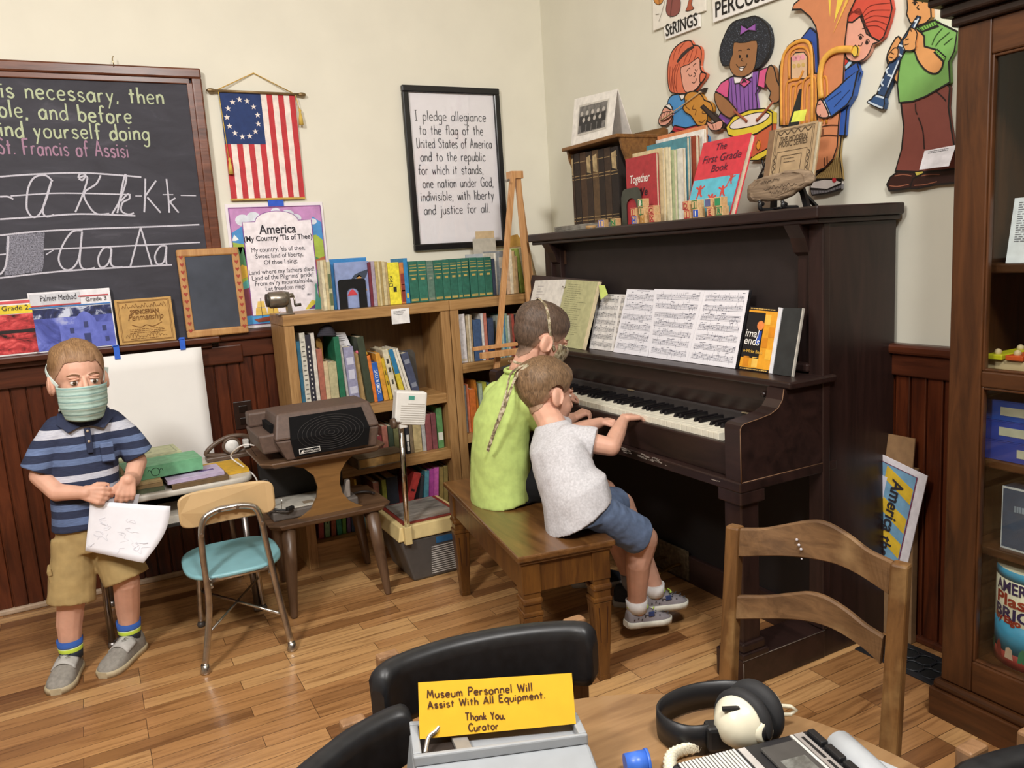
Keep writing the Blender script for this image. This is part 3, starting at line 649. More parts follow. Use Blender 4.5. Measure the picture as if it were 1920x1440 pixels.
# top of the bookcases, left to right: (px left, px right at mid height, top px, colour, description, depth, pushback)
ZT = 1.0625
def settle(specs, z):
    """books left to right: limit each lean so that neighbours touch instead of cutting into each other"""
    pr = None
    for q in specs:
        x, th, h, ln = q['x'], q['th'], q['h'], q['ln']
        if abs(ln) < .06: ln = 0
        if pr and abs(q['y']-pr['y']) < .1:
            x = max(x, pr['bx']+.0006)
            for k in range(80):
                s_, c_ = math.sin(ln), math.cos(ln)
                tlx, tlz = x+h*s_, z+h*c_
                ok = True
                if s_ < 0:
                    if pr['tz'] <= tlz: ok = x+(pr['tz']-z)*math.tan(ln) >= pr['tx']-.0003
                    if ok:
                        f = min(1, (tlz-z)/(pr['tz']-z)); ok = tlx >= pr['bx']+(pr['tx']-pr['bx'])*f-.0003 or tlz > pr['tz']
                else:
                    f = min(1, (tlz-z)/(pr['tz']-z)); ok = tlx >= pr['bx']+(pr['tx']-pr['bx'])*f-.0003
                    if pr['tz'] <= tlz: ok = ok and x+(pr['tz']-z)*math.tan(ln) >= pr['tx']-.0003
                if ok: break
                ln += .008
            if abs(ln) < .012: ln = 0
        s_, c_ = math.sin(ln), math.cos(ln)
        up = max(0, th*s_)
        q['T'] = T_at(x, q['y'], z+.0006+up, ln)
        q['pr'] = pr = dict(y=q['y'], bx=x+th*c_, tx=x+h*s_+th*c_, tz=z+h*c_-th*s_)
        book(q['T'], th, h, q['d'], q['c'], q['lab'], q['group'], **q['kw'])
def row(items, y, z, group, ymid, name='book'):
    sp = []
    for it in items:
        xl, xr, top, c, lab = it[:5]; kw = dict(it[5]) if len(it) > 5 else {}
        push = kw.pop('push', 0); d = kw.pop('d', .16); lean = kw.pop('lean', 0); yb = kw.pop('ym', ymid)
        a = onY(xl, yb, y+push); b = onY(xr, yb, y+push); h = max(.06, onY((xl+xr)/2, top, y+push).z - z)
        if lean: h /= math.cos(lean)
        sp.append(dict(x=a.x, y=y+push, th=max(.004, (b.x-a.x)*.97*math.cos(lean)), h=h, ln=lean, d=d, c=c, lab=lab, group=group, kw=kw))
    settle(sp, z)
g1 = 'books standing on top of the bookcases'
row([(605, 611, 488, 'd8cfae', 'thin cream booklet at the left end of the row on top of the bookcase', dict(d=.05)),
     (611, 616, 487, 'cbb98e', 'thin tan booklet second from the left end on top of the bookcase', dict(d=.05)),
     (616, 623, 491, 'b9b48e', 'mottled green and cream book left of the pale blue picture book', dict(d=.05, bandc='5d6b4a', marks=((.1, .05, .8), (.45, .06, .8))))], BF+.05, ZT, g1, 540)
# blue display books facing the room, held by a black bookend
for nm, lab, px0, px1, top, y, c in (('picture_book', 'blue picture book peeping above the pale blue one on the bookcase', 622, 690, 484, BF+.085, '3b86c4'), ('picture_book', 'pale blue picture book facing out behind the black bookend', 629, 693, 491, BF+.06, '8f9ec9')):
    a, b = onY(px0, 520, y), onY(px1, 520, y); h = onY((px0+px1)/2, top, y).z-ZT; t = thing(nm, lab, 'book', ((a.x+b.x)/2, y, ZT), 0, g1)
    c_ = G().bb(a.x, b.x, y, y+.003, ZT, ZT+h, .001).bb(a.x, b.x, y+.012, y+.015, ZT, ZT+h, .001).bb(a.x, a.x+.003, y+.003, y+.012, ZT, ZT+h).done('cover', col(c, .45), t)
    G().bb(a.x+.003, b.x-.003, y+.003, y+.012, ZT+.003, ZT+h-.003).done('page_block', page_m, t)
    if c == '8f9ec9':
        W_, H_ = b.x-a.x, h; P = lambda u, v: V((a.x+W_*u, y-.0004, ZT+H_*v))
        for nm2, c2, pts in (('painted_bonnet', '3c4758', [(.42, .6), (.55, .72), (.75, .78), (.97, .82), (.92, .7), (.85, .62), (.7, .68)]), ('painted_face', 'd9a35e', [(.6, .66), (.68, .72), (.76, .68), (.74, .58), (.66, .56)]), ('painted_coat', 'c99a4e', [(.74, .56), (.82, .52), (.9, .36), (.8, .38)])):
            G().prism([P(u, v) for u, v in pts], (0, -.0003, 0)).done(nm2, col(c2, .5), c_)
        G().prism([P(.3, .28)]+[P(.3+.3*k/8, .28+.13*math.sin(PI*k/8)) for k in range(9)]+[P(.6, .28)], (0, -.0003, 0)).done('red_caption', col('c8404a', .5), c_)
y = BF+.055; a, b = onY(636, 560, y), onY(688, 560, y); H_ = onY(660, 523, y).z-ZT; xm, hw = (a.x+b.x)/2, (b.x-a.x)/2
arch_o = [(xm-hw, ZT)]+[(xm-hw+.012-.012*math.cos(k*PI/8), ZT+H_-.012+.012*math.sin(k*PI/8)) for k in range(5)]+[(xm+hw-.012+.012*math.sin(k*PI/8), ZT+H_-.012+.012*math.cos(k*PI/8)) for k in range(5)]+[(xm+hw, ZT)]
arch_i = [(xm+hw*.42, ZT)]+[(xm+hw*.42*math.cos(k*PI/10), ZT+H_*.5+hw*.42*math.sin(k*PI/10)) for k in range(11)]+[(xm-hw*.42, ZT)]
t = thing('bookend', 'black metal bookend with an arched opening holding pale blue picture book', 'bookend', (xm, y, ZT))
G().prism([(p, y, q) for p, q in arch_o+arch_i], (0, -.0018, 0)).done('upright', col('17181a', .35), t); G().bb(xm-hw, xm+hw, y-.002, y+.004, ZT, ZT+.0016).done('foot', col('17181a', .35), t)
row([(694, 699, 492, '6f2433', 'dark red narrow book right of the pale blue picture book'), (699, 706, 490, 'a79aaa', 'lavender grey book beside the dark red narrow one'),
     (706, 711, 490, 'b8a46a', 'first thin yellowish book of the worn cream set on the bookcase'), (711, 715, 490, 'cbbd92', 'second thin book of the worn cream set on the bookcase'), (715, 719, 490, 'a8915c', 'third thin brownish book of the worn cream set on the bookcase'), (719, 725, 490, 'cdbf95', 'fourth pale book of the worn cream set on the bookcase'), (725, 729, 491, 'b7a070', 'fifth thin tan book of the worn cream set left of the yellow one'),
     (730, 752, 492, 'ecdf3c', 'wide bright yellow Dick book with a black cartoon mark on its spine', dict(bandc='2c2c24', marks=((.3, .022, .28),), title=('Dick', 'u', .026, .42, '2c2c24'))),
     (752, 760, 492, 'c77d3e', 'orange and brown patterned book between the yellow and blue ones', dict(bandc='8a3a34', marks=((.05, .05, .8), (.3, .03, .8), (.45, .05, .8)))),
     (760, 768, 484, '2f83b8', 'tall bright blue narrow book left of the green set', dict(bandc='d8c24a', marks=((.12, .02, .5),)))], BF+.045, ZT, g1, 540)
gr = 'set of green cloth volumes with gilt bands on the bookcase'
gx = [(768, 785, 490), (785, 802, 489), (802, 815, 489), (815, 831, 488), (831, 845, 487), (845, 859, 486), (859, 867, 485), (867, 881, 484), (882, 897, 483), (897, 910, 483), (910, 924, 482)]
GB = ((.9, .002, .8), (.83, .004, .8), (.76, .004, .8), (.66, .003, .8), (.55, .009, .45), (.04, .006, .8), (.08, .002, .8))
for i, (xl, xr, tp) in enumerate(gx):
    cc = '5d7a6c' if i == 2 else ['2c6a58', '31705e', '', '286553', '2f6c5a', '2a6656', '2f6f5e', '286454', '2b6857', '2e6b5a', '27604f'][i]
    row([(xl, xr, tp, cc, 'faded grey-green volume, third in the set of green gilt volumes' if i == 2 else '%s volume from the left in the dark green gilt set on the bookcase' % ORD[i], dict(bandc='b9a45c' if i != 2 else '8a9280', marks=GB, rough=.5))], BF+.045, ZT, gr, 530)
g2 = 'books on top of the corner bookcase behind the easel'
row([(924, 930, 485, '2b3347', 'navy narrow book right of the green gilt set'), (930, 933, 474, 'd9d3c4', 'tall thin white folder right of the navy narrow book', dict(push=.02)),
     (936, 946, 470, '8a8f94', 'grey spined book just left of the easel leg on the bookcase', dict(bandc='c9bfae', marks=LBL)), (951, 957, 469, 'c7a98a', 'pinkish tan thin book behind the easel on the bookcase'), (957, 963, 468, 'd9cdb2', 'cream thin book behind the easel on the bookcase'), (963, 968, 470, 'b99d72', 'tan thin book behind the easel on the bookcase'), (968, 972, 480, 'a58660', 'short brown thin book behind the easel on the bookcase')], BF+.05, ZT, g2, 530)
row([(978, 986, 466, '8fa04a', 'green book leaning left behind the piano corner', dict(lean=-.12)), (987, 993, 464, 'cfc6a6', 'pale book leaning left behind the piano corner', dict(lean=-.16)), (993, 999, 462, 'b08a58', 'tan folder leaning left behind the piano corner', dict(lean=-.2)), (1001, 1006, 462, 'd5ccb8', 'white folder leaning left at the piano edge', dict(lean=-.2)), (1009, 1013, 462, 'c2ab80', 'buff folder leaning furthest right behind the piano', dict(lean=-.2))], BF+.06, ZT, g2, 545)
# newspapers displayed upright behind the green set
for nm, lab, pts, c, word, y in (('newspaper', 'folded grey newspaper titled Talisman standing upright on the bookcase', (888, 930, 447, 500), 'b9b3a6', 'Talisman', BF+.205), ('paper_sheet', 'tan backing sheet behind the folded grey newspaper', (893, 927, 433, 470), 'c9b08a', None, BF+.225), ('newspaper', 'low grey sheet titled Palmer in front of the folded newspaper', (874, 918, 476, 505), 'a8aeb4', 'Palmer', BF+.19)):
    a, b = onY(pts[0], pts[2]+20, y), onY(pts[1], pts[2]+14, y); zt = onY((pts[0]+pts[1])/2, pts[2], y).z
    t = thing(nm, lab, 'newspaper' if word else 'paper', ((a.x+b.x)/2, y, ZT)); s_ = G().bb(a.x, b.x, y, y+.006, ZT, zt, .001).done('folded_sheet', col(c, .8), t)
    if word:
        txt(word, (a.x+.012, y-.0005, zt-(.095 if word == 'Talisman' else .04)), (1, 0, 0), (0, 0, 1), .032 if word == 'Talisman' else .024, col('4a463f', .8), s_, shear=.1)
t = thing('envelope', 'manila envelope lying behind the easel top on the bookcase', 'envelope', (1.86, BF+.2, ZT)); a = onY(955, 440, BF+.2); b = onY(982, 462, BF+.2)
G().prism([(a.x-.02, BF+.2, ZT), (b.x+.02, BF+.2, ZT), (b.x+.01, BF+.2, b.z), (b.x-.03, BF+.2, a.z), (a.x-.02, BF+.2, a.z-.01)], (0, .008, 0)).done('paper_cover', col('c79a4a', .7), t)
# price card hanging on the shelf edge
a = onY(733, 580, BF-.008); b = onY(769, 605, BF-.008)
t = thing('notice_card', 'small white notice card taped to the edge of the bookcase top', 'card', ((a.x+b.x)/2, BF-.008, b.z)); c_ = G().bb(a.x, b.x, BF-.0075, BF-.006, b.z, a.z, .0003).done('card', col('f0eeec', .7), t)
g = G(); lines_of_print(g, lambda u, v: V((a.x+(b.x-a.x)*u, BF-.0079, b.z+(a.z-b.z)*v)), (.82, .75, .68, .6), .12, .85, .03, 8); g.done('small_print', tx, c_, recalc=False)
# pencil sharpener
t = thing('pencil_sharpener', 'grey hand-crank pencil sharpener on the left corner of the bookcase', 'pencil sharpener', (.70, BF+.05, ZT))
p0 = onY(540, 590, BF+.03); sx, sy = p0.x-.01, BF+.045; gm = col('8d857a', .3, .75); gd = col('4a4540', .4, .4)
G().bb(sx-.03, sx+.035, sy-.03, sy+.03, ZT, ZT+.006, .002).done('base', gm, t)
G().prism([(sx+.012, sy-.02, ZT+.006), (sx+.03, sy-.02, ZT+.006), (sx+.022, sy-.02, ZT+.09), (sx+.008, sy-.02, ZT+.09)], (0, .04, 0)).done('bracket', gm, t)
G().lathe((sx-.062, sy, ZT+.062), [(.0, 0), (.022, 0), (.033, .01), (.034, .06), (.03, .078), (.0, .08)], 20, (1, 0, 0)).done('drum_housing', gm, t)
G().lathe((sx-.066, sy, ZT+.062), [(.0, 0), (.026, 0), (.027, .008), (.0, .008)], 20, (1, 0, 0)).done('hole_dial', gd, t)
cr = G().cyl((sx+.018, sy, ZT+.074), (sx+.042, sy, ZT+.074), .009).tube([(sx+.042, sy-.002, ZT+.074), (sx+.044, sy-.004, ZT+.055), (sx+.043, sy-.006, ZT+.034)], .0035).done('crank', gm, t)
G().cyl((sx+.043, sy-.006, ZT+.034), (sx+.068, sy-.008, ZT+.036), .006).done('crank_handle', gd, cr)

# shelves of the left bookcase (enlarged crop: px = 500+.2848x, 590+.2848y)
def rowz(items, y, z, group, ox=500, oy=590, s=.2848):
    """items: bottom-left, bottom-right x, top y and top-left x (crop px), colour, label"""
    sp = []
    for it in items:
        xb0, xb1, yb, xt, yt, c, lab = it[:7]; kw = dict(it[7]) if len(it) > 7 else {}
        push = kw.pop('push', 0); d = kw.pop('d', .17); kw.pop('keepz', 0)
        A = onY(ox+xb0*s, oy+yb*s, y+push); B = onY(ox+xb1*s, oy+yb*s, y+push); Tt = onY(ox+xt*s, oy+yt*s, y+push)
        ln = math.atan2(Tt.x-A.x, Tt.z-A.z); x = A.x-(A.z-z)*math.tan(ln)
        sp.append(dict(x=x, y=y+push, th=max(.004, (B.x-A.x)*math.cos(ln)*.97), h=(Tt.z-z)/math.cos(ln), ln=ln, d=d, c=c, lab=lab, group=group, kw=kw))
    settle(sp, z)
g3 = 'books on the upper shelf of the left bookcase'
rowz([(238, 262, 600, 195, 178, '3f7fa0', 'blue narrow book at the far left of the upper shelf, left bookcase'),
      (262, 300, 600, 215, 122, 'cfcabb', 'cream spiral bound book beside blue narrow book on upper shelf', dict(bandc='5a5750', marks=[(.06*k+.04, .004, .5) for k in range(15)])),
      (300, 335, 600, 262, 135, '2b2833', 'black comb bound book with white binding dashes on upper shelf', dict(bandc='d8d4cc', marks=[(.06*k+.05, .008, .22) for k in range(14)])),
      (337, 362, 600, 303, 122, 'd6cec2', 'white book right of black comb bound one on upper shelf'),
      (364, 402, 598, 330, 228, 'a96552', 'rusty red worn book on the upper shelf behind the speaker'),
      (402, 432, 598, 378, 310, 'c9b48e', 'buff short worn book right of rusty red one on upper shelf'),
      (432, 488, 596, 408, 316, 'b7ae86', 'khaki short book left of the green ring binder on upper shelf'),
      (490, 528, 590, 365, 165, '1e6a4a', 'bright green ring binder leaning left on the upper shelf'),
      (530, 548, 580, 440, 212, 'b8b4aa', 'grey thin folder right of the bright green ring binder', dict(push=.01)),
      (552, 618, 575, 474, 225, '9694b0', 'lavender plastic covered book leaning on the upper shelf', dict(bandc='c9c8d8', marks=((.2, .03, .8), (.45, .04, .6), (.7, .03, .7)))),
      (620, 655, 572, 540, 260, 'a88a5a', 'tan thin book between lavender and dark green ones on upper shelf', dict(push=.02)),
      (660, 708, 600, 522, 168, '3a4230', 'dark olive tall book leaning hard left on upper shelf'),
      (712, 735, 592, 600, 290, 'd9772e', 'orange thin book leaning beside the royal blue one on upper shelf'),
      (738, 776, 584, 645, 335, '2d62b8', 'royal blue short book leaning between orange and amber ones', dict(bandc='e2e6f0', marks=((.35, .012, .5), (.5, .008, .4)), title=('SALLY DICK', 'd', .02, .82, 'eef0f4'))),
      (780, 812, 576, 678, 270, 'd99a38', 'amber book leaning right of the royal blue one on upper shelf'),
      (814, 836, 566, 722, 300, 'd0ac2a', 'mustard yellow book leaning in the middle of upper shelf', dict(bandc='5a4a20', marks=((.35, .02, .3), (.6, .02, .3)))),
      (838, 876, 552, 748, 240, 'd9d0b4', 'cream book with dark lettering leaning on the upper shelf', dict(bandc='4a463c', marks=((.3, .02, .3), (.55, .02, .4), (.72, .02, .4)))),
      (880, 912, 512, 800, 248, 'd8c23a', 'yellow book with a blue band leaning on upper shelf', dict(bandc='2f7ca8', marks=((.52, .11, .96),))),
      (914, 930, 502, 824, 236, 'e4ddcc', 'first of two white thin books leaning on upper shelf'),
      (932, 950, 494, 848, 228, 'e2dccc', 'second of two white thin books leaning beside navy book'),
      (955, 1004, 490, 884, 262, '4a5068', 'navy blue book leaning at the right end of upper shelf', dict(bandc='8a8f9c', marks=((.75, .02, .7), (.2, .02, .7))))], BF+.035, .657, g3)
# sheets and odds standing behind those books
t = thing('paper_sheet', 'white printed sheet sticking up above the lavender book on upper shelf', 'paper', (.93, BF+.12, .66))
a = onY(500+430*.2848, 590+112*.2848, BF+.11); b = onY(500+516*.2848, 590+118*.2848, BF+.11)
c_ = G().prism([(a.x, BF+.11, a.z), (b.x, BF+.11, b.z), (b.x+.1, BF+.11, .665), (a.x+.1, BF+.11, .665)], (0, .001, 0)).done('sheet', col('e8e6ea', .8), t)
g = G(); lines_of_print(g, lambda u, v: V((a.x+(b.x-a.x)*u+.1*(1-v)*.3, BF+.1096, .66+(a.z-.66)*v)), (.95, .92, .89, .86, .8, .77), .1, .9, .008, 2); g.done('small_print', tx, c_, recalc=False)
t = thing('folder_tab', 'brown rounded folder top sticking up behind rusty red book', 'folder', (.8, BF+.12, .66)); a = onY(597, 640, BF+.10)
G().prism([(a.x-.012, BF+.1, .66), (a.x+.016, BF+.1, .66), (a.x+.014, BF+.1, a.z-.008), (a.x+.007, BF+.1, a.z+.012), (a.x-.005, BF+.1, a.z+.012), (a.x-.01, BF+.1, a.z-.004)], (0, .012, 0)).done('cover', col('a87c34', .6), t)
t = thing('scarf_bundle', 'dark grey bundled cloth lying on the books of the upper shelf', 'cloth', (.88, BF+.09, .93)); a = onY(612, 622, BF+.07)
g = G()
for k in range(5): g.tube([(a.x+.034*math.cos(q/12*2*PI)*(1-.1*k), BF+.07+.03*math.sin(q/12*2*PI), a.z-.012+.007*k+.004*math.sin(q)) for q in range(12)], .007, 8, True)
g.done('coil', col('3a3840', .9), t)
t = thing('bookend', 'grey metal bookend at the right end of the leaning books', 'bookend', (1.2, BF+.08, .657)); a = onY(500+968*.2848, 590+225*.2848, BF+.09)
G().prism([(a.x-.09, BF+.09, .657), (a.x+.012, BF+.09, .657), (a.x+.004, BF+.09, a.z-.02), (a.x-.006, BF+.09, a.z-.004), (a.x-.02, BF+.09, a.z), (a.x-.075, BF+.09, a.z-.004), (a.x-.085, BF+.09, a.z-.02)], (0, .002, 0)).done('upright', col('6a6660', .4, .6), t)
for lab, px, py, c in (('pink eraser lying on top of orange book on upper shelf', 672, 660, 'd86a7c'), ('yellow eraser lying on top of amber book on upper shelf', 684, 663, 'e0b040')):
    a = onY(px, py, BF+.06); tag(G().ball((a.x, BF+.06, a.z), (.014, .012, .009)).done('eraser', col(c, .7)), lab, 'eraser')

g4 = 'old books on the middle shelf of the left bookcase'
rowz([(655, 690, 960, 650, 880, '3a5a78', 'low blue book at the left of the middle shelf, left bookcase', dict(keepz=0)), (692, 735, 955, 688, 860, 'a8b2b0', 'low pale grey book right of the low blue one'), (738, 772, 950, 732, 800, '8a3a40', 'dark red book on middle shelf beside the speaker edge'),
      (775, 812, 942, 756, 738, 'b27262', 'salmon red tall old book on the middle shelf'), (814, 848, 935, 800, 735, '3c4a3a', 'dark green old book right of salmon one on the middle shelf'), (850, 888, 928, 838, 735, '6a6a44', 'olive old book behind the projector post'),
      (892, 912, 922, 886, 730, 'c9c2b2', 'pale thin book behind the projector post'), (926, 950, 916, 920, 720, '24242a', 'black book with white marks right of the projector post', dict(bandc='d8d4cc', marks=((.1, .02, .7), (.25, .02, .5), (.42, .03, .7)))), (952, 974, 910, 945, 715, '7a6a52', 'brown old book below the projector head'),
      (976, 1030, 905, 964, 700, 'b5a274', 'wide tan old book on the middle shelf below projector head', dict(bandc='8a7648', marks=TB)), (1032, 1056, 895, 1018, 692, 'a9a7a4', 'grey mottled old book right of the wide tan one'), (1058, 1096, 890, 1042, 660, '8a4a4c', 'first of two maroon old books on the middle shelf'), (1098, 1130, 882, 1082, 652, '7a4448', 'second of two maroon old books beside the green one'), (1134, 1172, 872, 1116, 612, '5a8a54', 'mid green old book at the right end of the middle shelf', dict(bandc='d5d8cc', marks=((.2, .035, .8),)))], BF+.05, .402, g4)
# thick old book lying half off the middle shelf
t = thing('old_book', 'thick worn brown book lying flat and sticking out of the middle shelf', 'book', (1.02, BF-.01, .405)); a = onY(668, 905, BF-.07); T = T_at(a.x+.015, BF-.07, .4035, 0, .05)
G(T).bb(0, .21, 0, .15, .0, .005, .001).bb(0, .21, 0, .15, .04, .046, .002).bb(0, .006, 0, .15, .004, .042).done('cover', wood('5a4a38', '7a6a54', 'X', 20, .8, 4), t); G(T).bb(.006, .205, .004, .146, .005, .04).done('page_block', col('a8834e', .9, var=.15), t)
g5 = 'children books on the bottom shelf of the left bookcase'
rowz([(585, 600, 1165, 578, 1085, 'b89a3c', 'yellow narrow book at the left of bottom shelf under the brown book'), (700, 740, 1178, 692, 1110, '7a4a36', 'brown low book on bottom shelf behind the stand'), (770, 800, 1185, 764, 1090, '8a8a34', 'olive low book on bottom shelf behind the stand'), (802, 880, 1180, 796, 1075, '23262e', 'black wide book on bottom shelf behind the projector'),
      (930, 985, 1165, 960, 1058, 'c2403a', 'red book leaning right on bottom shelf behind the projector', dict(bandc='3a2020', marks=((.3, .01, .5), (.6, .01, .5)))), (1004, 1026, 1160, 1012, 1065, '3a3c40', 'dark grey narrow book right of leaning red one on bottom shelf'), (1036, 1066, 1150, 1036, 1035, '5a9aaa', 'turquoise book right of the dark grey one on bottom shelf'), (1068, 1100, 1146, 1068, 1022, 'b0489a', 'first of two magenta books on bottom shelf'), (1101, 1132, 1140, 1100, 1012, 'c25aa4', 'second of two magenta books on bottom shelf'), (1140, 1166, 1135, 1138, 1010, '8a7440', 'first khaki book at the right end of bottom shelf'), (1168, 1196, 1130, 1166, 1000, '7a6a3a', 'second khaki book at the right end of bottom shelf')], BF+.05, .105, g5)
rowz([(372, 470, 395, 355, -60, 'a0484c', 'dull red book on bottom shelf seen between the stand legs'), (488, 580, 375, 470, -65, '7aa07a', 'mint green book on bottom shelf seen between the stand legs', dict(bandc='2c3a2c', marks=((.72, .012, .3),))), (600, 690, 350, 585, -70, '96503a', 'rust brown book on bottom shelf seen between the stand legs'), (708, 800, 335, 690, -75, '3a8a72', 'teal book on bottom shelf seen between the stand legs'), (802, 868, 305, 790, -78, '6aa048', 'leaf green book on bottom shelf seen between the stand legs'), (885, 950, 270, 872, -80, '7a5a86', 'purple book on bottom shelf seen between the stand legs'), (960, 1020, 250, 950, -82, '3c4a66', 'slate blue book on bottom shelf left of the stand back leg'), (1160, 1230, 220, 1130, -85, '6fb4d4', 'sky blue book on bottom shelf between two stand legs', dict(bandc='24303c', marks=((.5, .012, .3),)))], BF+.05, .105, g5, 560, 980, .10417)

# shelves of the corner bookcase (crop px = 780+.25x, 560+.25y)
g6 = 'books on the upper shelf of the corner bookcase'
K = dict(ox=780, oy=560, s=.25)
rowz([(332, 392, 492, 310, 120, 'd9d4d4', 'white thick folder at the left end of the corner bookcase shelf', dict(bandc='c9bfa8', marks=((.04, .01, .8),))), (396, 412, 470, 376, 130, 'b9a98a', 'first thin buff book beside the white folder in corner bookcase'), (413, 426, 466, 398, 120, 'cfc4ae', 'second thin buff book beside white folder in corner bookcase'), (427, 440, 462, 414, 122, 'a08a68', 'third thin brown book beside white folder in corner bookcase'),
      (446, 506, 468, 428, 162, '3b5378', 'thick blue book in the corner bookcase left of the easel'), (508, 526, 462, 498, 112, 'd2cecb', 'tall white thin book right of thick blue one'), (528, 550, 458, 518, 110, 'b9705e', 'salmon tall thin book right of tall white one'), (556, 600, 450, 546, 150, '33405a', 'dark blue book directly behind the easel leg')], BF+.03, .776, g6, **K)
row([(936, 939, 592, 'b9c0b2', 'first thin pale book right of the easel leg'), (939, 942, 590, '5f8f94', 'thin teal book right of the easel leg'), (942, 945.5, 591, 'a9c0b4', 'thin mint book right of the easel leg'), (945.5, 949, 590, '4f7fa0', 'thin blue book right of the easel leg'), (949, 953, 588, '8aa08a', 'thin sage book right of the easel leg'), (953, 957, 592, 'c2c6c0', 'thin silver book near the older boy in corner bookcase'), (957, 961, 590, '7a5a4a', 'thin brown book near the older boy in corner bookcase'), (961, 966, 589, 'a44a3c', 'thin red book beside the head of the older boy')], BF+.03, .776, g6, 640)
row([(968, 972, 590, '3d4f5a', 'thin slate book behind the head of the older boy'), (972, 977, 588, '8a7a5a', 'thin khaki book behind the head of the older boy')], BF+.03, .776, g6, 630)
g7 = 'orange and green books on the lower shelf of the corner bookcase'
rowz([(374, 398, 1005, 345, 655, '8a8a86', 'grey mottled thin book at the left of the lower corner shelf'), (400, 416, 1000, 362, 648, 'd8805a', 'coral thin book on the lower corner shelf'), (422, 468, 1006, 396, 684, 'c66a2a', 'thick orange book on the lower corner shelf', dict(d=.19, push=-.01)), (476, 494, 990, 418, 620, 'b9701e', 'tall ochre brown book behind thick orange one on lower corner shelf'), (496, 520, 985, 478, 640, 'a9b8a0', 'pale green mottled book on the lower corner shelf'), (522, 552, 980, 512, 630, 'a9a83c', 'olive yellow book next to the older boy on lower corner shelf'), (556, 580, 975, 548, 632, '5a6a74', 'dark grey book half behind the lime shirt on lower corner shelf')], BF+.035, .455, g7, **K)
g8 = 'books lying on the bottom shelf of the corner bookcase'
for lab, px, py, w, hgt, c, rz in (('bright pink book tilted on the bottom corner shelf', 885, 872, .05, .12, 'd8506a', .1), ('salmon pink book beside the bright pink one on bottom corner shelf', 893, 875, .03, .1, 'd87a78', .12), ('pale paper book on the bottom corner shelf by the bench', 901, 882, .03, .08, 'c9b8a0', .1), ('yellow book with grey edge at the back of bottom corner shelf', 896, 862, .09, .13, 'c2b23a', .2)):
    a = onY(px-4, py, BF+.06 if 'yellow' not in lab else BF+.12); book(T_at(a.x, a.y, .1055+w*.179, .18), w, hgt, .14, c, lab, g8)

# ---------------------------------------------------------------- wooden easel in front of the corner bookcase
t = thing('easel', 'plain wooden A-frame easel standing between bookcase and piano', 'easel', (1.5, 2.97, 0))
ez = wood('b07a48', 'd6a470', 'Z', 24, .5, 14)
def strip(g, p, q, w, d): g.tube([p, q], w/2*1.414, 4, flat=1.0, up=(1, 1, 0)); return g
top = onY(963, 322, 2.95)
def leg_e(p, q, w=.024, d=.016, name='leg'):
    p, q = V(p), V(q); ax = (V((1, 0, 0)), V((0, 1, 0))); return G().taper(p, (w, d), q, (w, d), .001, ax).done(name, ez, t)
top = onY(963, 322, 3.165); fy = 3.0
bl = onY(903, 1030, fy)
leg_e((bl.x, fy, 0), (top.x-.006, 3.16, top.z)); leg_e((top.x+.075, 3.16, 0), (top.x+.018, 3.165, top.z)); leg_e((top.x+.17, 3.195, .0), (top.x+.026, 3.187, top.z-.005))
ly = fy+.16*.55; a = onY(888, 655, ly-.03); G().bb(a.x, 1.64, ly-.032, ly-.012, a.z-.008, a.z+.008, .002).done('rail', ez, t)
a2 = onY(902, 668, ly-.05); G().bb(a2.x, 1.64, ly-.06, ly-.034, a2.z-.012, a2.z+.014, .002).done('rail', ez, t)
w_ = onY(953, 338, 3.13); G().cyl((w_.x, 3.125, w_.z), (w_.x, 3.15, w_.z), .006).done('wing_nut', col('b9b4aa', .3, .9), t)
G().bb(top.x-.02, top.x+.04, 3.15, 3.2, top.z-.03, top.z+.002, .002).done('hinge_block', ez, t)
# ---------------------------------------------------------------- upright piano against the right wall
def onP(px, py, p0, n):
    d = _ray(px, py); n = V(n); return CAM + d*((V(p0)-CAM).dot(n)/d.dot(n))
pn = thing('upright_piano', 'big old upright piano in dark brown worn wood against the right wall', 'piano', (1.8, 2.32, 0))
pw = wood('1d1210', '33211d', 'Y', 10, .38, 8, .08, wear=None); pwZ = wood('1d1210', '33211d', 'Z', 10, .38, 8, .08); edge = col('7a5a40', .6)
PY0, PY1 = 1.56, 3.055; PXB = 2.108
G().bb(1.752, PXB, 1.533, 3.118, 1.29, 1.323, .005).bb(1.765, PXB, 1.545, 3.105, 1.276, 1.291, .004).done('lid', pw, pn)
for a, b in ((PY0, PY0+.045), (PY1-.045, PY1)):
    G().bb(1.808, PXB, a, b, 0, 1.277, .003).bb(1.8, 1.828, a-.004, b+.004, .09, 1.277, .003).done('side_panel', pwZ, pn)
G().bb(1.838, 1.86, PY0+.045, PY1-.045, .85, 1.277).done('upper_panel', col('241b1a', .6, var=.08, sc=20), pn)
for a, b in ((PY0+.045, PY0+.1), (PY1-.1, PY1-.045)):
    g = G(); g.bb(1.815, 1.845, a, b, .855, 1.277, .002); g.bb(1.79, 1.84, a-.002, b+.002, .86, .885, .006); g.prism([(1.76, a, 1.277), (1.815, a, 1.277), (1.815, a, 1.19), (1.80, a, 1.2), (1.785, a, 1.24)], (0, b-a, 0)); g.done('pilaster', pwZ, pn)
G().bb(1.655, 1.84, PY0-.018, PY1+.045, .835, .855, .005).done('music_shelf', pw, pn)
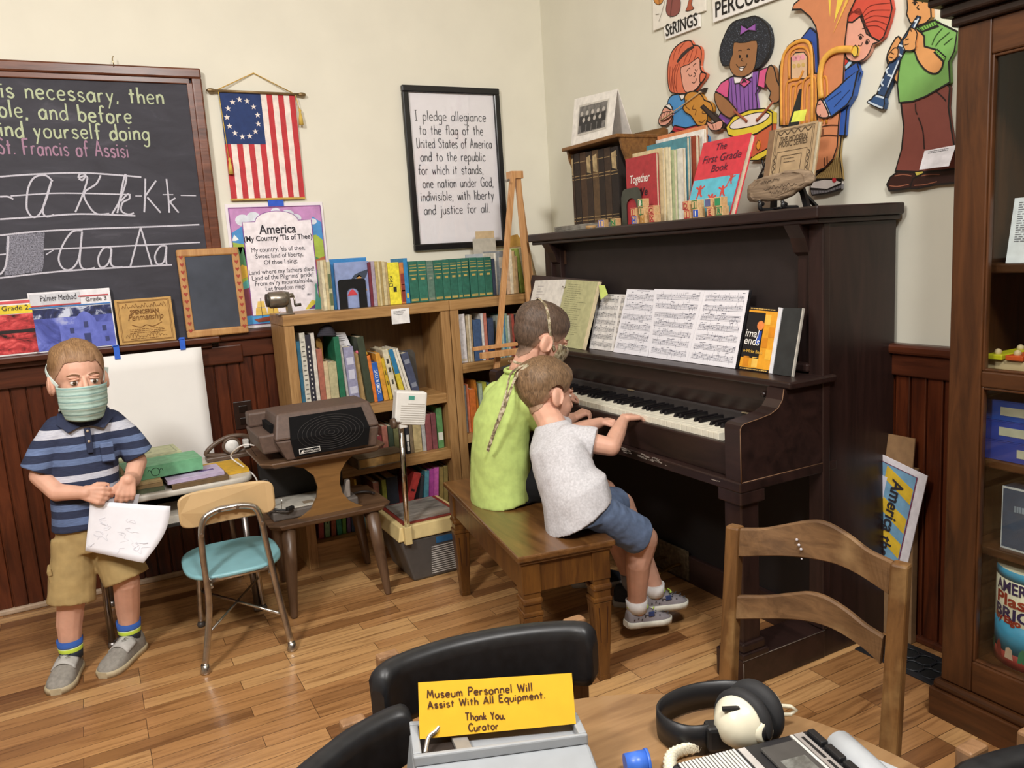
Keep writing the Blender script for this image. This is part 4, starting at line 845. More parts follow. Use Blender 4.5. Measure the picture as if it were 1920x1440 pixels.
# fallboard with rounded lip
G().prism([(1.70, 0, .716), (1.735, 0, .716), (1.735, 0, .836), (1.672, 0, .836), (1.676, 0, .79)][::-1] and [(1.70, PY0+.05, .716), (1.735, PY0+.05, .716), (1.735, PY0+.05, .836), (1.674, PY0+.05, .836), (1.68, PY0+.05, .785)], (0, PY1-PY0-.1, 0)).done('fallboard', pw, pn)
G().bb(1.685, 1.702, PY0+.1, PY1-.1, .7, .738, .004).done('name_rail', col('2b2524', .8), pn)
prof = [(1.81, .6), (1.492, .6), (1.49, .745), (1.494, .757), (1.505, .762), (1.56, .768), (1.6, .774), (1.628, .786), (1.645, .806), (1.651, .836), (1.81, .836)]
for i, (a, b) in enumerate(((PY0, PY0+.06), (PY1-.06, PY1))):
    arm = G().prism([(x, a, z) for x, z in prof], (0, b-a, 0)).done('key_arm', pw, pn)
    if i == 0:
        g = G()
        g.tube([(x-.0006, a-.0006, z) for x, z in prof[1:10]], .0012, 6); g.tube([(1.4895, a-.0004, .6), (1.4895, a-.0004, .75)], .0012, 6); g.tube([(1.492, a-.0006, .601), (1.8, a-.0006, .601)], .0014, 6)
        g.done('worn_edge', edge, arm)
    G().bb(1.55, 1.7, (PY0+.06) if i == 0 else PY1-.1, (PY0+.1) if i == 0 else PY1-.06, .66, .722, .003).done('key_block', pw, pn)
G().bb(1.515, 1.84, PY0+.06, PY1-.06, .655, .668).done('key_frame', col('15100f', .7), pn)
G().bb(1.512, 1.534, PY0+.06, PY1-.06, .6, .692, .004).done('key_slip', pw, pn)
kb_ = G().bb(1.485, 1.86, PY0-.002, PY1+.002, .572, .601, .004).done('keybed', pw, pn)
g = G(); rn = random.Random(4)
for k in range(40):
    y = rn.uniform(1.9, 2.1)*1 if k < 22 else rn.uniform(1.6, 2.9); g.box((1.4845, y, .598+rn.uniform(-.012, .002)), (.001, rn.uniform(.004, .03), rn.uniform(.001, .004)))
g.done('chipped_edge', col('8a7e74', .8), kb_)
ivory = col('ebe5d2', .3, var=.04); ebony = col('141214', .28, var=.02)
KY = 2.92; kw_ = .0235
for i in range(52):
    y1 = KY-i*kw_; G().bb(1.541, 1.69, y1-kw_+.0013, y1-.0006, .682, .707, .001).done('white_key', ivory, pn)
nb = 0
for i in range(51):
    if i % 7 in (0, 2, 3, 5, 6):   # lowest key on the left is A
        y = KY-(i+1)*kw_; G().hull8([(1.592, y-.0055, .707), (1.692, y-.0055, .707), (1.692, y+.0055, .707), (1.592, y+.0055, .707), (1.598, y-.0045, .719), (1.692, y-.0045, .719), (1.692, y+.0045, .719), (1.598, y+.0045, .719)], .0012).done('black_key', ebony, pn)
G().bb(1.855, 1.875, PY0+.045, PY1-.045, .1, .572).done('knee_panel', col('140f0e', .6), pn)
G().bb(1.84, 1.87, PY0+.045, PY1-.045, 0, .105, .004).done('toe_rail', pw, pn)
G().bb(1.834, 1.841, 2.2, 2.5, .012, .125, .002).done('pedal_plate', col('5a4c38', .5, .3, var=.3, sc=60), pn)
for y in (2.25, 2.34, 2.43):
    G().tube(spline([(1.85, y, .06), (1.8, y, .062), (1.76, y, .055), (1.735, y, .05)]), [.012]*19, 10, flat=.5, up=(0, 0, 1)).done('pedal', col('8a6a3a', .35, .9), pn)
for a, b in ((PY0+.012, PY0+.078), (PY1-.078, PY1-.012)):
    lg = G().bb(1.50, 1.565, a, b, .12, .572, .004).bb(1.488, 1.577, a-.012, b+.012, .535, .573, .004).bb(1.49, 1.575, a-.01, b+.01, .103, .132, .006).bb(1.484, 1.581, a-.016, b+.016, .086, .105, .004).done('leg', pwZ, pn)
    ft = G().bb(1.485, 1.81, a-.014, b+.03, .0, .087, .004).done('foot', pw, pn)
    if a < 2:
        g = G(); g.tube([(1.485, a-.014, .0865), (1.81, a-.014, .0865)], .0013, 6).tube([(1.486, a-.0145, .01), (1.486, a-.0145, .08)], .0012, 6); g.done('worn_edge', col('6d6258', .6), ft)
kn = onX(1433, 739, 1.672); G().lathe((1.676, kn.y, kn.z), [(.0, .012), (.007, .012), (.009, .005), (.006, 0), (.0, 0)], 12, (-1, 0, 0)).done('fallboard_knob', pw, pn)
p1 = onX(1181, 741, 1.7)
for px, py in ((1183, 741), (1400, 787)): q = onX(px, py, 1.683); G().bb(1.68, 1.686, q.y-.018, q.y+.018, .7375, .7405).done('hinge', col('b9a98a', .4, .7), pn)
a = onX(1033, 470, 1.836); b = onX(1062, 496, 1.836)
pq = G().bb(1.834, 1.838, b.y, a.y, b.z, a.z, .001).done('name_plaque', col('4a3428', .3), pn)
g = G(); lines_of_print(g, lambda u, v: V((1.8335, a.y+(b.y-a.y)*u, b.z+(a.z-b.z)*v)), (.7, .42, .2), .2, .85, .09, 3); g.done('plaque_print', col('d8c8b0', .6), pq, recalc=False)

# ---- music on the shelf: papers lean back against the upper panel
SZ = .8558
LP = (1.752, 0, SZ); LU = V((.075, 0, .29)).normalized(); LN = V((-LU.z, 0, LU.x))
LR = V((0, -1, 0))
def sheet_on(name, pts, cm, parent, k=0, th=.0012, cx=.30208, ox=980, oy=480, rough=.7):
    """flat piece leaning on the panel, outline measured on a crop; k = distance in front"""
    off = LN*k; q = [onP(ox+a*cx, oy+b*cx, V(LP)+off, LN) for a, b in pts]
    for p in q:
        if p.z < SZ+.0008: p.z = SZ+.0008
    g = G(); g.prism(q, LN*(-th)); return g.done(name, cm, parent), q
def bil(q, u, v): return q[3]*(1-u)*(1-v)+q[2]*u*(1-v)+q[0]*(1-u)*v+q[1]*u*v     # q = tl, tr, br, bl
white = col('eceaf0', .7, var=.01)
def staves(parent, q, n, groups, seed, c='55545c', titled=False, top=.96, bot=.04, name='printed_notes'):
    g = G(); r = random.Random(seed); N = LN*.0004
    P = lambda u, v: bil(q, u, v)+N
    H = (top-bot)/n
    for i in range(n):
        v0 = top-H*(i+.78); sv = H*.5
        for l in range(5): g.ribbon([P(.06, v0+sv*l/4), P(.94, v0+sv*l/4)], .0007, LN)
        u = .08
        while u < .93:
            v = v0+sv*r.uniform(-.1, 1.0); du = .012
            g.quad(P(u, v-.006), P(u+du, v-.004), P(u+du, v+.008), P(u, v+.006))
            if r.random() < .75: g.ribbon([P(u+du, v), P(u+du, v+sv*.75*(1 if r.random() < .6 else -.9))], .0007, LN)
            if r.random() < .25: g.ribbon([P(u+du, v+sv*.7), P(min(.94, u+.07), v+sv*.75)], .0016, LN)
            u += r.uniform(.022, .055)
    if titled: lines_of_print(g, P, (.975,), .35, .75, .012, seed)
    return g.done(name, col(c, .8), parent, recalc=False)
t = thing('ring_binder', 'open brown ring binder of song pages at the left of the piano shelf', 'binder', (1.78, 2.75, SZ))
o, q = sheet_on('cover', [(60, 118), (492, 152), (388, 590), (-40, 560)], col('3a2c2b', .5), t, .03, .004)
o, q = sheet_on('page', [(78, 152), (268, 145), (170, 560), (-10, 540)], col('e6e2da', .8), t, .042, .01)
g = G(); lines_of_print(g, lambda u, v: bil(q, u, v)+LN*.0004, [.9-.045*i for i in range(11)], .15, .45, .008, 5, .6); g.done('small_print', col('8a7f86', .8), o, recalc=False)
o, q = sheet_on('page', [(272, 145), (472, 160), (372, 588), (178, 560)], col('b9b78a', .8), t, .042, .01)
g = G(); lines_of_print(g, lambda u, v: bil(q, u, v)+LN*.0004, [.93-.032*i for i in range(24)], .1, .8, .006, 6, .5); g.done('small_print', col('7a7a5a', .8), o, recalc=False)
o, q = sheet_on('page_edge', [(468, 160), (478, 160), (380, 590), (370, 588)], col('d8c9a4', .8), t, .043, .01)
for py in (192, 352): p = onP(980+(258 if py < 300 else 232)*.30208, 480+py*.30208, V(LP)+LN*.044, LN); G().tube([p+V((0, .012, .003)), p+LN*.01, p+V((0, -.012, 0))], .002, 8).done('binder_ring', col('b0aca4', .25, .9), t)
t = thing('sticky_flag', 'pale green sticky flag on the edge of the brown ring binder', 'sticky note', (1.79, 2.42, 1.03)); sheet_on('slip', [(472, 180), (508, 182), (528, 238), (484, 272), (478, 225)], col('cfe07a', .7), t, .045, .0006)
t = thing('hymn_book', 'open hymn sheet booklet between the brown binder and large sheet music', 'sheet music', (1.78, 2.35, SZ))
o, q = sheet_on('page', [(470, 236), (612, 238), (556, 604), (414, 594)], col('e4e0dc', .8), t, .006, .003); staves(o, q, 7, 1, 11, titled=True)
o, q = sheet_on('page', [(614, 238), (668, 240), (612, 608), (558, 604)], col('dcd6cf', .8), t, .005, .003); staves(o, q, 7, 1, 12)
t = thing('music_board', 'thin black board behind the wide taped sheet music', 'board', (1.77, 2.1, SZ)); sheet_on('board', [(840, 208), (1420, 210), (1332, 726), (790, 640)], col('1c1b1e', .5), t, .010, .003)
t = thing('sheet_music', 'loose sheet music page titled Beautiful overlapping the wide taped pages', 'sheet music', (1.77, 2.25, SZ))
o, q = sheet_on('page', [(648, 205), (846, 213), (776, 640), (563, 611)], white, t, .0145, .0008); staves(o, q, 6, 1, 21, '6a6a78', True)
t = thing('sheet_music', 'wide double page of taped white sheet music in the middle of the piano', 'sheet music', (1.77, 2.0, SZ))
o, q = sheet_on('page', [(818, 205), (1130, 212), (1020, 668), (780, 634)], white, t, .017, .0008); staves(o, q, 7, 1, 31, '70707e')
o, q = sheet_on('page', [(1131, 212), (1405, 212), (1318, 720), (1021, 668)], white, t, .0172, .0008); staves(o, q, 7, 1, 32, '70707e')
t = thing('workbook', 'black and orange Animal Friends workbook standing on the piano shelf', 'book', (1.76, 1.66, SZ))
o, q = sheet_on('cover', [(1412, 314), (1588, 330), (1526, 736), (1340, 706)], col('e8a22c', .4), t, .018, .003)
def on_q(name, c, uv, par, q, k=1): return G().prism([bil(q, u, v)+LN*(.0004*k) for u, v in uv], LN*.0003).done(name, col(c, .45), par)
R4 = lambda u0, v0, u1, v1: [(u0, v0), (u1, v0), (u1, v1), (u0, v1)]
on_q('black_border', '1a1718', R4(0, .955, 1, 1), o, q); on_q('black_border', '1a1718', R4(0, 0, 1, .045), o, q); on_q('black_panel', '171517', R4(0, .2, .6, .92), o, q)
for u0, v0, c in ((.62, .74, 'f0c050'), (.8, .55, 'd98a1e'), (.62, .38, 'd98a1e'), (.8, .2, 'f0b840'), (.1, .06, 'd98a1e'), (.4, .06, 'f4c45a')): on_q('orange_square', c, R4(u0, v0, u0+.19, v0+.16), o, q)
on_q('drawn_face', 'e88a4a', [(.5+.12*math.cos(k*PI/6), .72+.075*math.sin(k*PI/6)) for k in range(12)], o, q, 3); on_q('drawn_coat', '2a50b0', [(.42, .42), (.56, .44), (.58, .63), (.46, .63)], o, q, 3)
qr, qu = (q[1]-q[0]), (q[0]-q[3])
txt('imal', bil(q, .02, .53)+LN*.001, qr, qu, .034, col('f2efe8', .5), o, shear=.1); txt('ends', bil(q, .02, .41)+LN*.001, qr, qu, .034, col('f2efe8', .5), o, shear=.1); txt('e-Write Book', bil(q, .06, .285)+LN*.001, qr, qu, .014, col('f0c050', .5), o)
g = G(); lines_of_print(g, lambda u, v: bil(q, u, v)+LN*.0014, (.97, .015), .05, .95, .015, 5, .05); g.done('border_marks', col('d8b060', .5), o, recalc=False)
o, q2 = sheet_on('page_block', [(1588, 318), (1612, 322), (1548, 742), (1527, 738)], col('dcdce0', .7), t, .017, .012)
t = thing('small_slate', 'small black slate with pale edges at the right end of piano shelf', 'slate', (1.76, 1.6, SZ))
sheet_on('slate_panel', [(1618, 321), (1736, 325), (1668, 752), (1552, 732)], col('2a2c2c', .55, var=.12, sc=30), t, .022, .006); sheet_on('pale_edge', [(1735, 324), (1742, 324), (1675, 753), (1667, 752)], col('b9b4aa', .6), t, .0225, .007)

# ---------------------------------------------------------------- things on top of the piano
LT = 1.3235
def Z8(a, b): return 1040+a*.29167, 140+b*.29167
def X8(a, b, x): return onX(*Z8(a, b), x)
BX = 1.862
rk = thing('book_rack', 'small oak book rack with a sloped top holding worn volumes on piano', 'rack', (1.95, 2.75, LT))
a = X8(45, 462, BX-.02); b = X8(398, 398, BX-.02)
oak2 = wood('5f3d1c', '8d6332', 'Y', 24, .5, 12)
yl, yr, zt = a.y, b.y, (a.z+b.z)/2
G().bb(BX-.022, 2.09, yr, yl, zt-.012, zt+.002, .003).done('top_board', oak2, rk)
for y in (yr+.004, yl-.016):
    G().prism([(BX+.0, y, zt-.012), (2.085, y, zt-.012), (2.085, y, LT+.0005), (BX+.1, y, LT+.0005), (BX+.07, y, LT+.02), (BX+.055, y, zt-.14), (BX+.03, y, zt-.1), (BX+.008, y, zt-.05)], (0, .012, 0)).done('side_board', oak2, rk)
G().prism([(2.078, yr, zt), (2.078, yl, zt), (2.078, yl, zt+.012), (2.078, (yr+yl)/2+.05, zt+.03), (2.078, (yr+yl)/2, zt+.036), (2.078, yr+.02, zt+.03), (2.078, yr, zt+.02)], (.01, 0, 0)).done('back_rail', oak2, rk)
RS = M.Rotation(-PI/2, 4, 'Z')     # local x -> -y (away to the right in the picture), -y -> -x (towards the room)
ve = wood('241a14', '4d3826', 'Z', 40, .8, 3)
xs8 = [(90, 126, 515), (130, 166, 505), (168, 206, 498), (206, 244, 492), (246, 286, 482), (286, 322, 475), (324, 364, 466), (366, 412, 460)]
for i, (l, r, tp) in enumerate(xs8):
    A = X8(l, 700, BX+.012); B = X8(r, 700, BX+.012); zt2 = min(X8((l+r)/2, tp, BX+.012).z, zt-.014)
    if A.y > yl-.018: A.y = yl-.018
    T = M.Translation(V((BX+.012, A.y, LT))) @ RS; th = (A.y-B.y)*.96
    tt = book(T, th, zt2-LT, .17, ['3a2a1e', '2c211a', '4a3524', '33261d', '5a452e', '2a2019', '3d2d20', '241c17'][i], '%s from the left of the worn dark encyclopedia volumes in the oak rack' % ORD[i], 'worn encyclopedia volumes in the oak rack', bandc='9a7f54', marks=((.66, .003, .9), (.7, .003, .9), (.88, .003, .9), (.12, .003, .9), (.16, .003, .9)), rough=.75)
    if i in (0, 3, 4, 7):
        G(T).prism([(th*.2, -.0012, (zt2-LT)*.74), (th*.85, -.0012, (zt2-LT)*.72), (th*.8, -.0012, (zt2-LT)*.95), (th*.15, -.0012, (zt2-LT)*.93)], (0, .001, 0)).done('torn_patch', col('b09a72', .9, var=.2), [c for c in tt.children if c.name.startswith('cover')][0])
t = thing('photo_card', 'white folded card with a black and white group photograph on oak rack', 'photograph', (1.9, 2.8, zt+.003))
pz = zt+.0028
q = [X8(128, 157, BX+.06), X8(402, 92, BX+.06), X8(365, 397, BX), X8(103, 440, BX)]
for k, xx in ((0, BX+.05), (1, BX+.05), (2, BX+.01), (3, BX+.01)): q[k] = X8([(128, 157), (402, 92), (365, 397), (103, 440)][k][0], [(128, 157), (402, 92), (365, 397), (103, 440)][k][1], xx)
q[2].z = pz; q[3].z = pz
nn = (q[1]-q[0]).cross(q[3]-q[0]).normalized(); nn = nn if nn.x < 0 else -nn
c_ = G().prism(q, -nn*.002).prism([q[0]-nn*.002, q[1]-nn*.002, V((q[1].x+.06, q[1].y-.004, pz)), V((q[0].x+.06, q[0].y-.004, pz))], V((.002, 0, .001))).done('card', col('e4e0d8', .7), t)
pq_ = lambda u, v, k=1: bil(q, u, v)+nn*(.0004*k)
G().prism([pq_(.13, .2), pq_(.85, .2), pq_(.85, .84), pq_(.13, .84)], nn*.0003).done('mount_line', col('c9c4ba', .7), c_)
ph = G().prism([pq_(.16, .24, 2), pq_(.82, .24, 2), pq_(.82, .8, 2), pq_(.16, .8, 2)], nn*.0003).done('photograph', col('6a6764', .4, var=.25, sc=60), c_)
for i in range(9):
    u = (.23+.13*(i % 5)) if i < 5 else (.29+.13*(i-5)); v = .64 if i < 5 else .5
    G().prism([pq_(u+.035*math.cos(k*PI/4), v+.05*math.sin(k*PI/4), 4) for k in range(8)], nn*.0003).done('face', col('b8b2aa', .5), ph); G().prism([pq_(u-.055, v-.24, 3), pq_(u+.055, v-.24, 3), pq_(u+.05, v-.05, 3), pq_(u-.05, v-.05, 3)], nn*.0003).done('dark_suit', col('262425', .5), ph)
t = thing('paper_stack', 'low stack of grey papers lying at the left end of piano top', 'papers', (1.83, 2.95, LT)); A = X8(20, 995, 1.80); B = X8(270, 970, 1.80)
g = G()
for k in range(5): g.box((1.86, (A.y+B.y)/2+.004*(k % 2), LT+.003+.0042*k), (.16, abs(A.y-B.y)-.006*k, .0035), M.Rotation(.02*(k-2), 4, 'Z'))
g.done('sheets', col('8f8a80', .8, var=.15), t)
t = thing('coaster', 'round tan coaster lying on the grey papers on piano top', 'coaster', (1.81, 2.72, LT)); A = X8(262, 968, 1.81); G().lathe((1.79, A.y, LT), [(0, 0), (.022, 0), (.022, .012), (0, .012)], 20).done('disc', col('b08a5a', .7), t)
# standing books with covers to the room, running back towards the wall
def flat_book(lab, x, q8, th, c, h=None, name='song_book', lean=0, extra=None):
    """cover parallel to the wall; q8 = crop left x, right x, top y, bottom y"""
    l, r, tp, bt = q8; A = X8(l, tp, x); B = X8(r, tp, x); zz = A.z if h is None else LT+h
    T = M.Translation(V((x, A.y, LT+.0006))) @ RS @ M.Rotation(-lean, 4, 'X'); w = A.y-B.y; H = (zz-LT)/math.cos(lean)
    t = thing(name, lab, 'book', (x, (A.y+B.y)/2, LT), 0, 'books standing on the piano top')
    m = col(c, .55, var=.08, sc=50); ct = min(.002, th*.2)
    cv = G(T).bb(0, w, 0, ct, 0, H).bb(0, w, th-ct, th, 0, H).bb(0, ct, ct, th-ct, 0, H).done('cover', m, t); G(T).bb(ct, w-.003, ct, th-ct, .002, H-.003).done('page_block', page_m, t)
    return t, T, w, H, cv
t, T, w, H, cv = flat_book('red Together We Sing songbook facing out behind the alphabet blocks', 1.84, (455, 650, 545, 800), .012, 'a83338')
Fq = lambda u, v, k=1: T @ V((w*u, -.0006*k, H*v))
rv, uv_ = V((0, -1, 0)), V((0, 0, 1))
txt('Together', Fq(.12, .62), rv, uv_, .042, col('e8dcd4', .5), cv, width=w*.66, shear=.2, bold=.0006); txt('We', Fq(.36, .42), rv, uv_, .04, col('221c20', .5), cv, shear=.2, bold=.0006); txt('Sing', Fq(.4, .22), rv, uv_, .034, col('e8dcd4', .5), cv, shear=.2)
lab8 = [('cream thin booklet standing just behind the red songbook', 'cdbb90', (500, 690, 512)), ('second cream booklet behind the red songbook with white edge', 'd9cfae', (520, 726, 512)), ('pale green booklet behind the cream ones on piano', 'a8b38a', (560, 765, 526)), ('white booklet at the end of the pale ones on piano', 'd8d4c8', (600, 822, 520))]
for i, (lb, c, (l, r, tp)) in enumerate(lab8): flat_book(lb, 1.856+.017*i, (l, r, tp, 900), .014, c)
flat_book('slate teal tall book standing behind the pale booklets on piano', 1.926, (590, 850, 460, 900), .014, '4f8794'); flat_book('white spined tall book behind the slate teal one on piano', 1.943, (650, 860, 452, 900), .012, 'd8d2c2')
flat_book('rust red tall book behind the First Grade Book', 1.958, (700, 905, 440, 900), .018, '9a4630'); flat_book('white thin tall book next to rust red one on piano', 1.979, (720, 925, 436, 900), .012, 'e4e0d8')
flat_book('white wide picture book with orange top edge near the wall', 2.0, (650, 960, 425, 900), .01, 'e9e4dc'); flat_book('blue wide picture book behind the First Grade Book near wall', 2.014, (690, 950, 432, 900), .01, '3a50a8'); flat_book('orange widest picture book nearest to the wall on piano', 2.028, (660, 970, 400, 900), .01, 'd98a5a')
t = thing('bookend', 'grey-green metal bookend with arched hole in front of red songbook', 'bookend', (1.83, 2.5, LT)); A = X8(422, 740, 1.83); B = X8(552, 740, 1.83); ym, hw = (A.y+B.y)/2, (A.y-B.y)/2; hz = A.z
out = [(ym+hw, LT)]+[(ym+hw*.99, hz-.03), (ym+hw*.8, hz-.006), (ym+hw*.6, hz), (ym-hw*.6, hz), (ym-hw*.8, hz-.006), (ym-hw*.99, hz-.03), (ym-hw, LT)]
inn = [(ym-hw*.5, LT)]+[(ym-hw*.5*math.cos(k*PI/10), LT+(hz-LT)*.5+hw*.5*math.sin(k*PI/10)) for k in range(11)]+[(ym+hw*.5, LT)]
G().prism([(1.832, y, z) for y, z in out+inn], (.002, 0, 0)).done('upright', col('4c4f45', .45, .4), t); G().bb(1.78, 1.834, ym-hw, ym+hw, LT, LT+.0015).done('foot', col('4c4f45', .45, .4), t)
# First Grade Book leaning back
ln = .36; x0 = 1.822
A = X8(826, 830, x0); B = X8(1128, 845, x0); T = M.Translation(V((x0, A.y, LT+.001))) @ RS @ M.Rotation(-ln, 4, 'X'); w = A.y-B.y; H = .268
t = thing('picture_book', 'red and blue First Grade Book leaning back behind alphabet blocks', 'book', (x0, (A.y+B.y)/2, LT), 0, 'books standing on the piano top')
cv = G(T).bb(0, w, 0, .003, 0, H, .001).bb(0, w, .02, .023, .0, H, .001).bb(0, .003, .003, .02, 0, H).done('cover', col('c8313f', .4), t); G(T).bb(.003, w-.004, .003, .02, .004, H-.004).done('page_block', col('e4d8bc', .8), t)
Fq = lambda u, v, k=1: T @ V((w*u, -.0006*k, H*v)); rv = T.to_3x3() @ V((1, 0, 0)); uv_ = T.to_3x3() @ V((0, 0, 1)); fn = T.to_3x3() @ V((0, -1, 0))
G().prism([Fq(.02, .01), Fq(.98, .01), Fq(.98, .5), Fq(.02, .5)], fn*.0003).done('blue_panel', col('58b0c4', .4), cv)
dk = col('4a1c30', .5); txt('The', Fq(.32, .86, 2), rv, uv_, .034, dk, cv, shear=.12); txt('First Grade', Fq(.1, .71, 2), rv, uv_, .038, dk, cv, shear=.12, width=w*.8); txt('Book', Fq(.34, .58, 2), rv, uv_, .036, dk, cv, shear=.12)
def kid(u, v, s, a):
    g = G(); P = lambda x, y: Fq(u+s*(x*math.cos(a)-y*math.sin(a)), v+s*.8*(x*math.sin(a)+y*math.cos(a)), 2)
    g.prism([P(.22*math.cos(k*PI/4), 1.0+.22*math.sin(k*PI/4)) for k in range(8)], fn*.0003)
    g.prism([P(-.2, .8), P(.2, .8), P(.35, .1), P(-.35, .1)], fn*.0003)
    for p, q2 in (((-.15, .7), (-.7, 1.1)), ((.15, .7), (.7, 1.0)), ((-.15, .1), (-.4, -.5)), ((.15, .1), (.5, -.35))): g.ribbon([P(*p), P(*q2)], .006*s/.12, fn)
    g.done('drawn_child', col('c04038', .5), cv, recalc=False)
kid(.22, .3, .13, .1); kid(.5, .17, .13, -.1); kid(.72, .27, .12, .15); kid(.82, .42, .1, -.2); kid(.38, .06, .08, .4)
# Modern Music book on a black stand
ln = .2; x0 = 1.87
A = X8(1333, 665, x0); B = X8(1640, 620, x0); T = M.Translation(V((x0, A.y, LT+.075))) @ RS @ M.Rotation(-ln, 4, 'X'); w = A.y-B.y; H = X8(1400, 352, x0+.04).z-LT-.075
t = thing('music_book', 'tan Modern Music Series book standing behind the driftwood plaque', 'book', (x0, (A.y+B.y)/2, LT+.075), 0, 'books standing on the piano top')
tanm = col('a98f6c', .7, var=.08, sc=30); cv = G(T).bb(0, w, 0, .003, 0, H).bb(0, w, .016, .019, 0, H).bb(0, .003, .003, .016, 0, H).done('cover', tanm, t); G(T).bb(.003, w-.003, .003, .016, .002, H-.002).done('page_block', page_m, t)
Fq = lambda u, v, k=1: T @ V((w*u, -.0006*k, H*v)); rv = T.to_3x3() @ V((1, 0, 0)); uv_ = T.to_3x3() @ V((0, 0, 1)); fn = T.to_3x3() @ V((0, -1, 0)); dk = col('4d3d2c', .8)
G(T).bb(0, w*.12, -.0008, 0, 0, H).done('cloth_spine', col('7d6248', .8), cv)
g = G()
for k in (.0, .03): g.ribbon([Fq(.16+k, .05+k*.6), Fq(.95-k, .05+k*.6), Fq(.95-k, .96-k*.6), Fq(.16+k, .96-k*.6)], .0014, fn, True)
g.ribbon([Fq(.24, .1), Fq(.24, .58), Fq(.86, .58), Fq(.86, .1)], .0014, fn)
g.ribbon([Fq(.34, .1), Fq(.34, .5), Fq(.76, .5), Fq(.76, .1)], .0014, fn)
g.ribbon(spline([Fq(.2+.07*i, .9+.03*(-1)**i) for i in range(11)]), .003, fn); g.ribbon(spline([Fq(.9+.02*(-1)**i, .1+.05*i) for i in range(10)]), .003, fn); g.ribbon(spline([Fq(.2+.02*(-1)**i, .1+.05*i) for i in range(10)]), .003, fn)
lines_of_print(g, lambda u, v: Fq(u, v), (.44, .38), .4, .7, .015, 2); g.done('engraved_border', dk, cv, recalc=False)
txt('THE MODERN', Fq(.55, .74, 2), rv, uv_, .024, dk, cv, align='CENTER', width=w*.56); txt('MUSIC SERIES', Fq(.55, .66, 2), rv, uv_, .024, dk, cv, align='CENTER', width=w*.58)
t = thing('book_stand', 'black metal stand behind and under the tan music book', 'stand', (1.93, (A.y+B.y)/2, LT)); bk = col('151517', .4)
y0, y1 = B.y+.0, A.y-.02; ap = X8(1548, 92, 1.97)
G().prism([(1.905, ap.y+.05, LT+.07), (1.905, ap.y-.05, LT+.07), (1.99, ap.y-.004, ap.z), (1.99, ap.y+.004, ap.z)], (.003, 0, 0)).done('back_plate', bk, t)
q = X8(1625, 850, 1.875); g = G(); g.taper((1.875, q.y, LT), (.012, .018), (1.87, q.y+.02, LT+.07), (.01, .016)).taper((1.875, q.y+.13, LT), (.012, .018), (1.87, q.y+.12, LT+.07), (.01, .016)).bb(1.855, 1.9, q.y+.005, q.y+.14, LT+.064, LT+.074).taper((2.0, q.y+.07, LT), (.012, .014), (1.905, q.y+.07, LT+.07), (.012, .014))
g.bb(1.853, 1.857, q.y+.055, q.y+.075, LT+.07, LT+.1); g.done('foot_frame', bk, t)
t = thing('sticky_note', 'yellow-green sticky note on top of the tan music book', 'sticky note', (1.93, 1.78, 1.55)); pts = [X8(a_, b_, 1.925) for a_, b_ in ((1540, 236), (1622, 222), (1603, 296), (1518, 306))]; G().prism(pts, (.0008, 0, 0)).done('slip', col('dde35a', .7), t)
# driftwood plaque on a small stand
t = thing('driftwood_plaque', 'weathered driftwood piece with handwriting on a small black stand', 'plaque', (1.82, 1.75, LT+.05))
xs_ = 1.815; drift = wood('5d4a3a', 'a08a70', 'Y', 26, .8, 10, .5)
outl = [(1228, 790), (1235, 720), (1275, 680), (1340, 655), (1420, 635), (1500, 615), (1590, 612), (1640, 635), (1652, 680), (1610, 715), (1560, 740), (1490, 790), (1400, 812), (1320, 815), (1260, 820)]
q = [X8(a_, b_, xs_) for a_, b_ in outl]; q = spline(q, 3, True); cen = sum(q, V())/len(q)
g = G(); rings = []
for sc_, dx in ((.84, .0), (1.0, .006), (1.0, .016), (.86, .022)): rings.append([g.v(V((xs_+dx+.002*math.sin(i*1.7), cen.y+(p.y-cen.y)*sc_, cen.z+(p.z-cen.z)*sc_+.0015*math.sin(i*2.3)))) for i, p in enumerate(q)])
g.skin(rings); dw = g.done('driftwood', drift, t)
g = G(); r_ = random.Random(9)
for a0, b0, a1, b1 in ((1320, 700, 1450, 672), (1340, 740, 1560, 698), (1380, 765, 1540, 735)):
    P0, P1 = X8(a0, b0, xs_-.0015), X8(a1, b1, xs_-.0015); n_ = 26; g.ribbon(spline([P0.lerp(P1, k/n_)+V((0, 0, r_.uniform(-.004, .006))) for k in range(n_+1)], 3), .0012, (-1, 0, 0))
g.done('handwriting', col('3a2c22', .8), dw, recalc=False)
t = thing('plaque_stand', 'small black easel stand under the driftwood piece', 'stand', (1.82, 1.78, LT))
for a_ in (1330, 1478):
    q0 = X8(a_, 880, 1.80); q1 = X8(a_, 800, 1.80); G().tube(spline([(1.85, q0.y, LT+.004), (1.80, q0.y, LT+.006), (1.795, q0.y, q1.z-.012), (1.806, q0.y, q1.z-.016)]), .0065, 8).tube([(1.797, q0.y, q1.z-.016), (1.79, q0.y, q1.z-.004)], .005, 8).done('leg', bk, t)
q0 = X8(1405, 850, 1.83); G().tube([(1.85, q0.y+.02, LT+.007), (1.85, q0.y-.022, LT+.007)], .004, 6).done('cross_bar', bk, t)
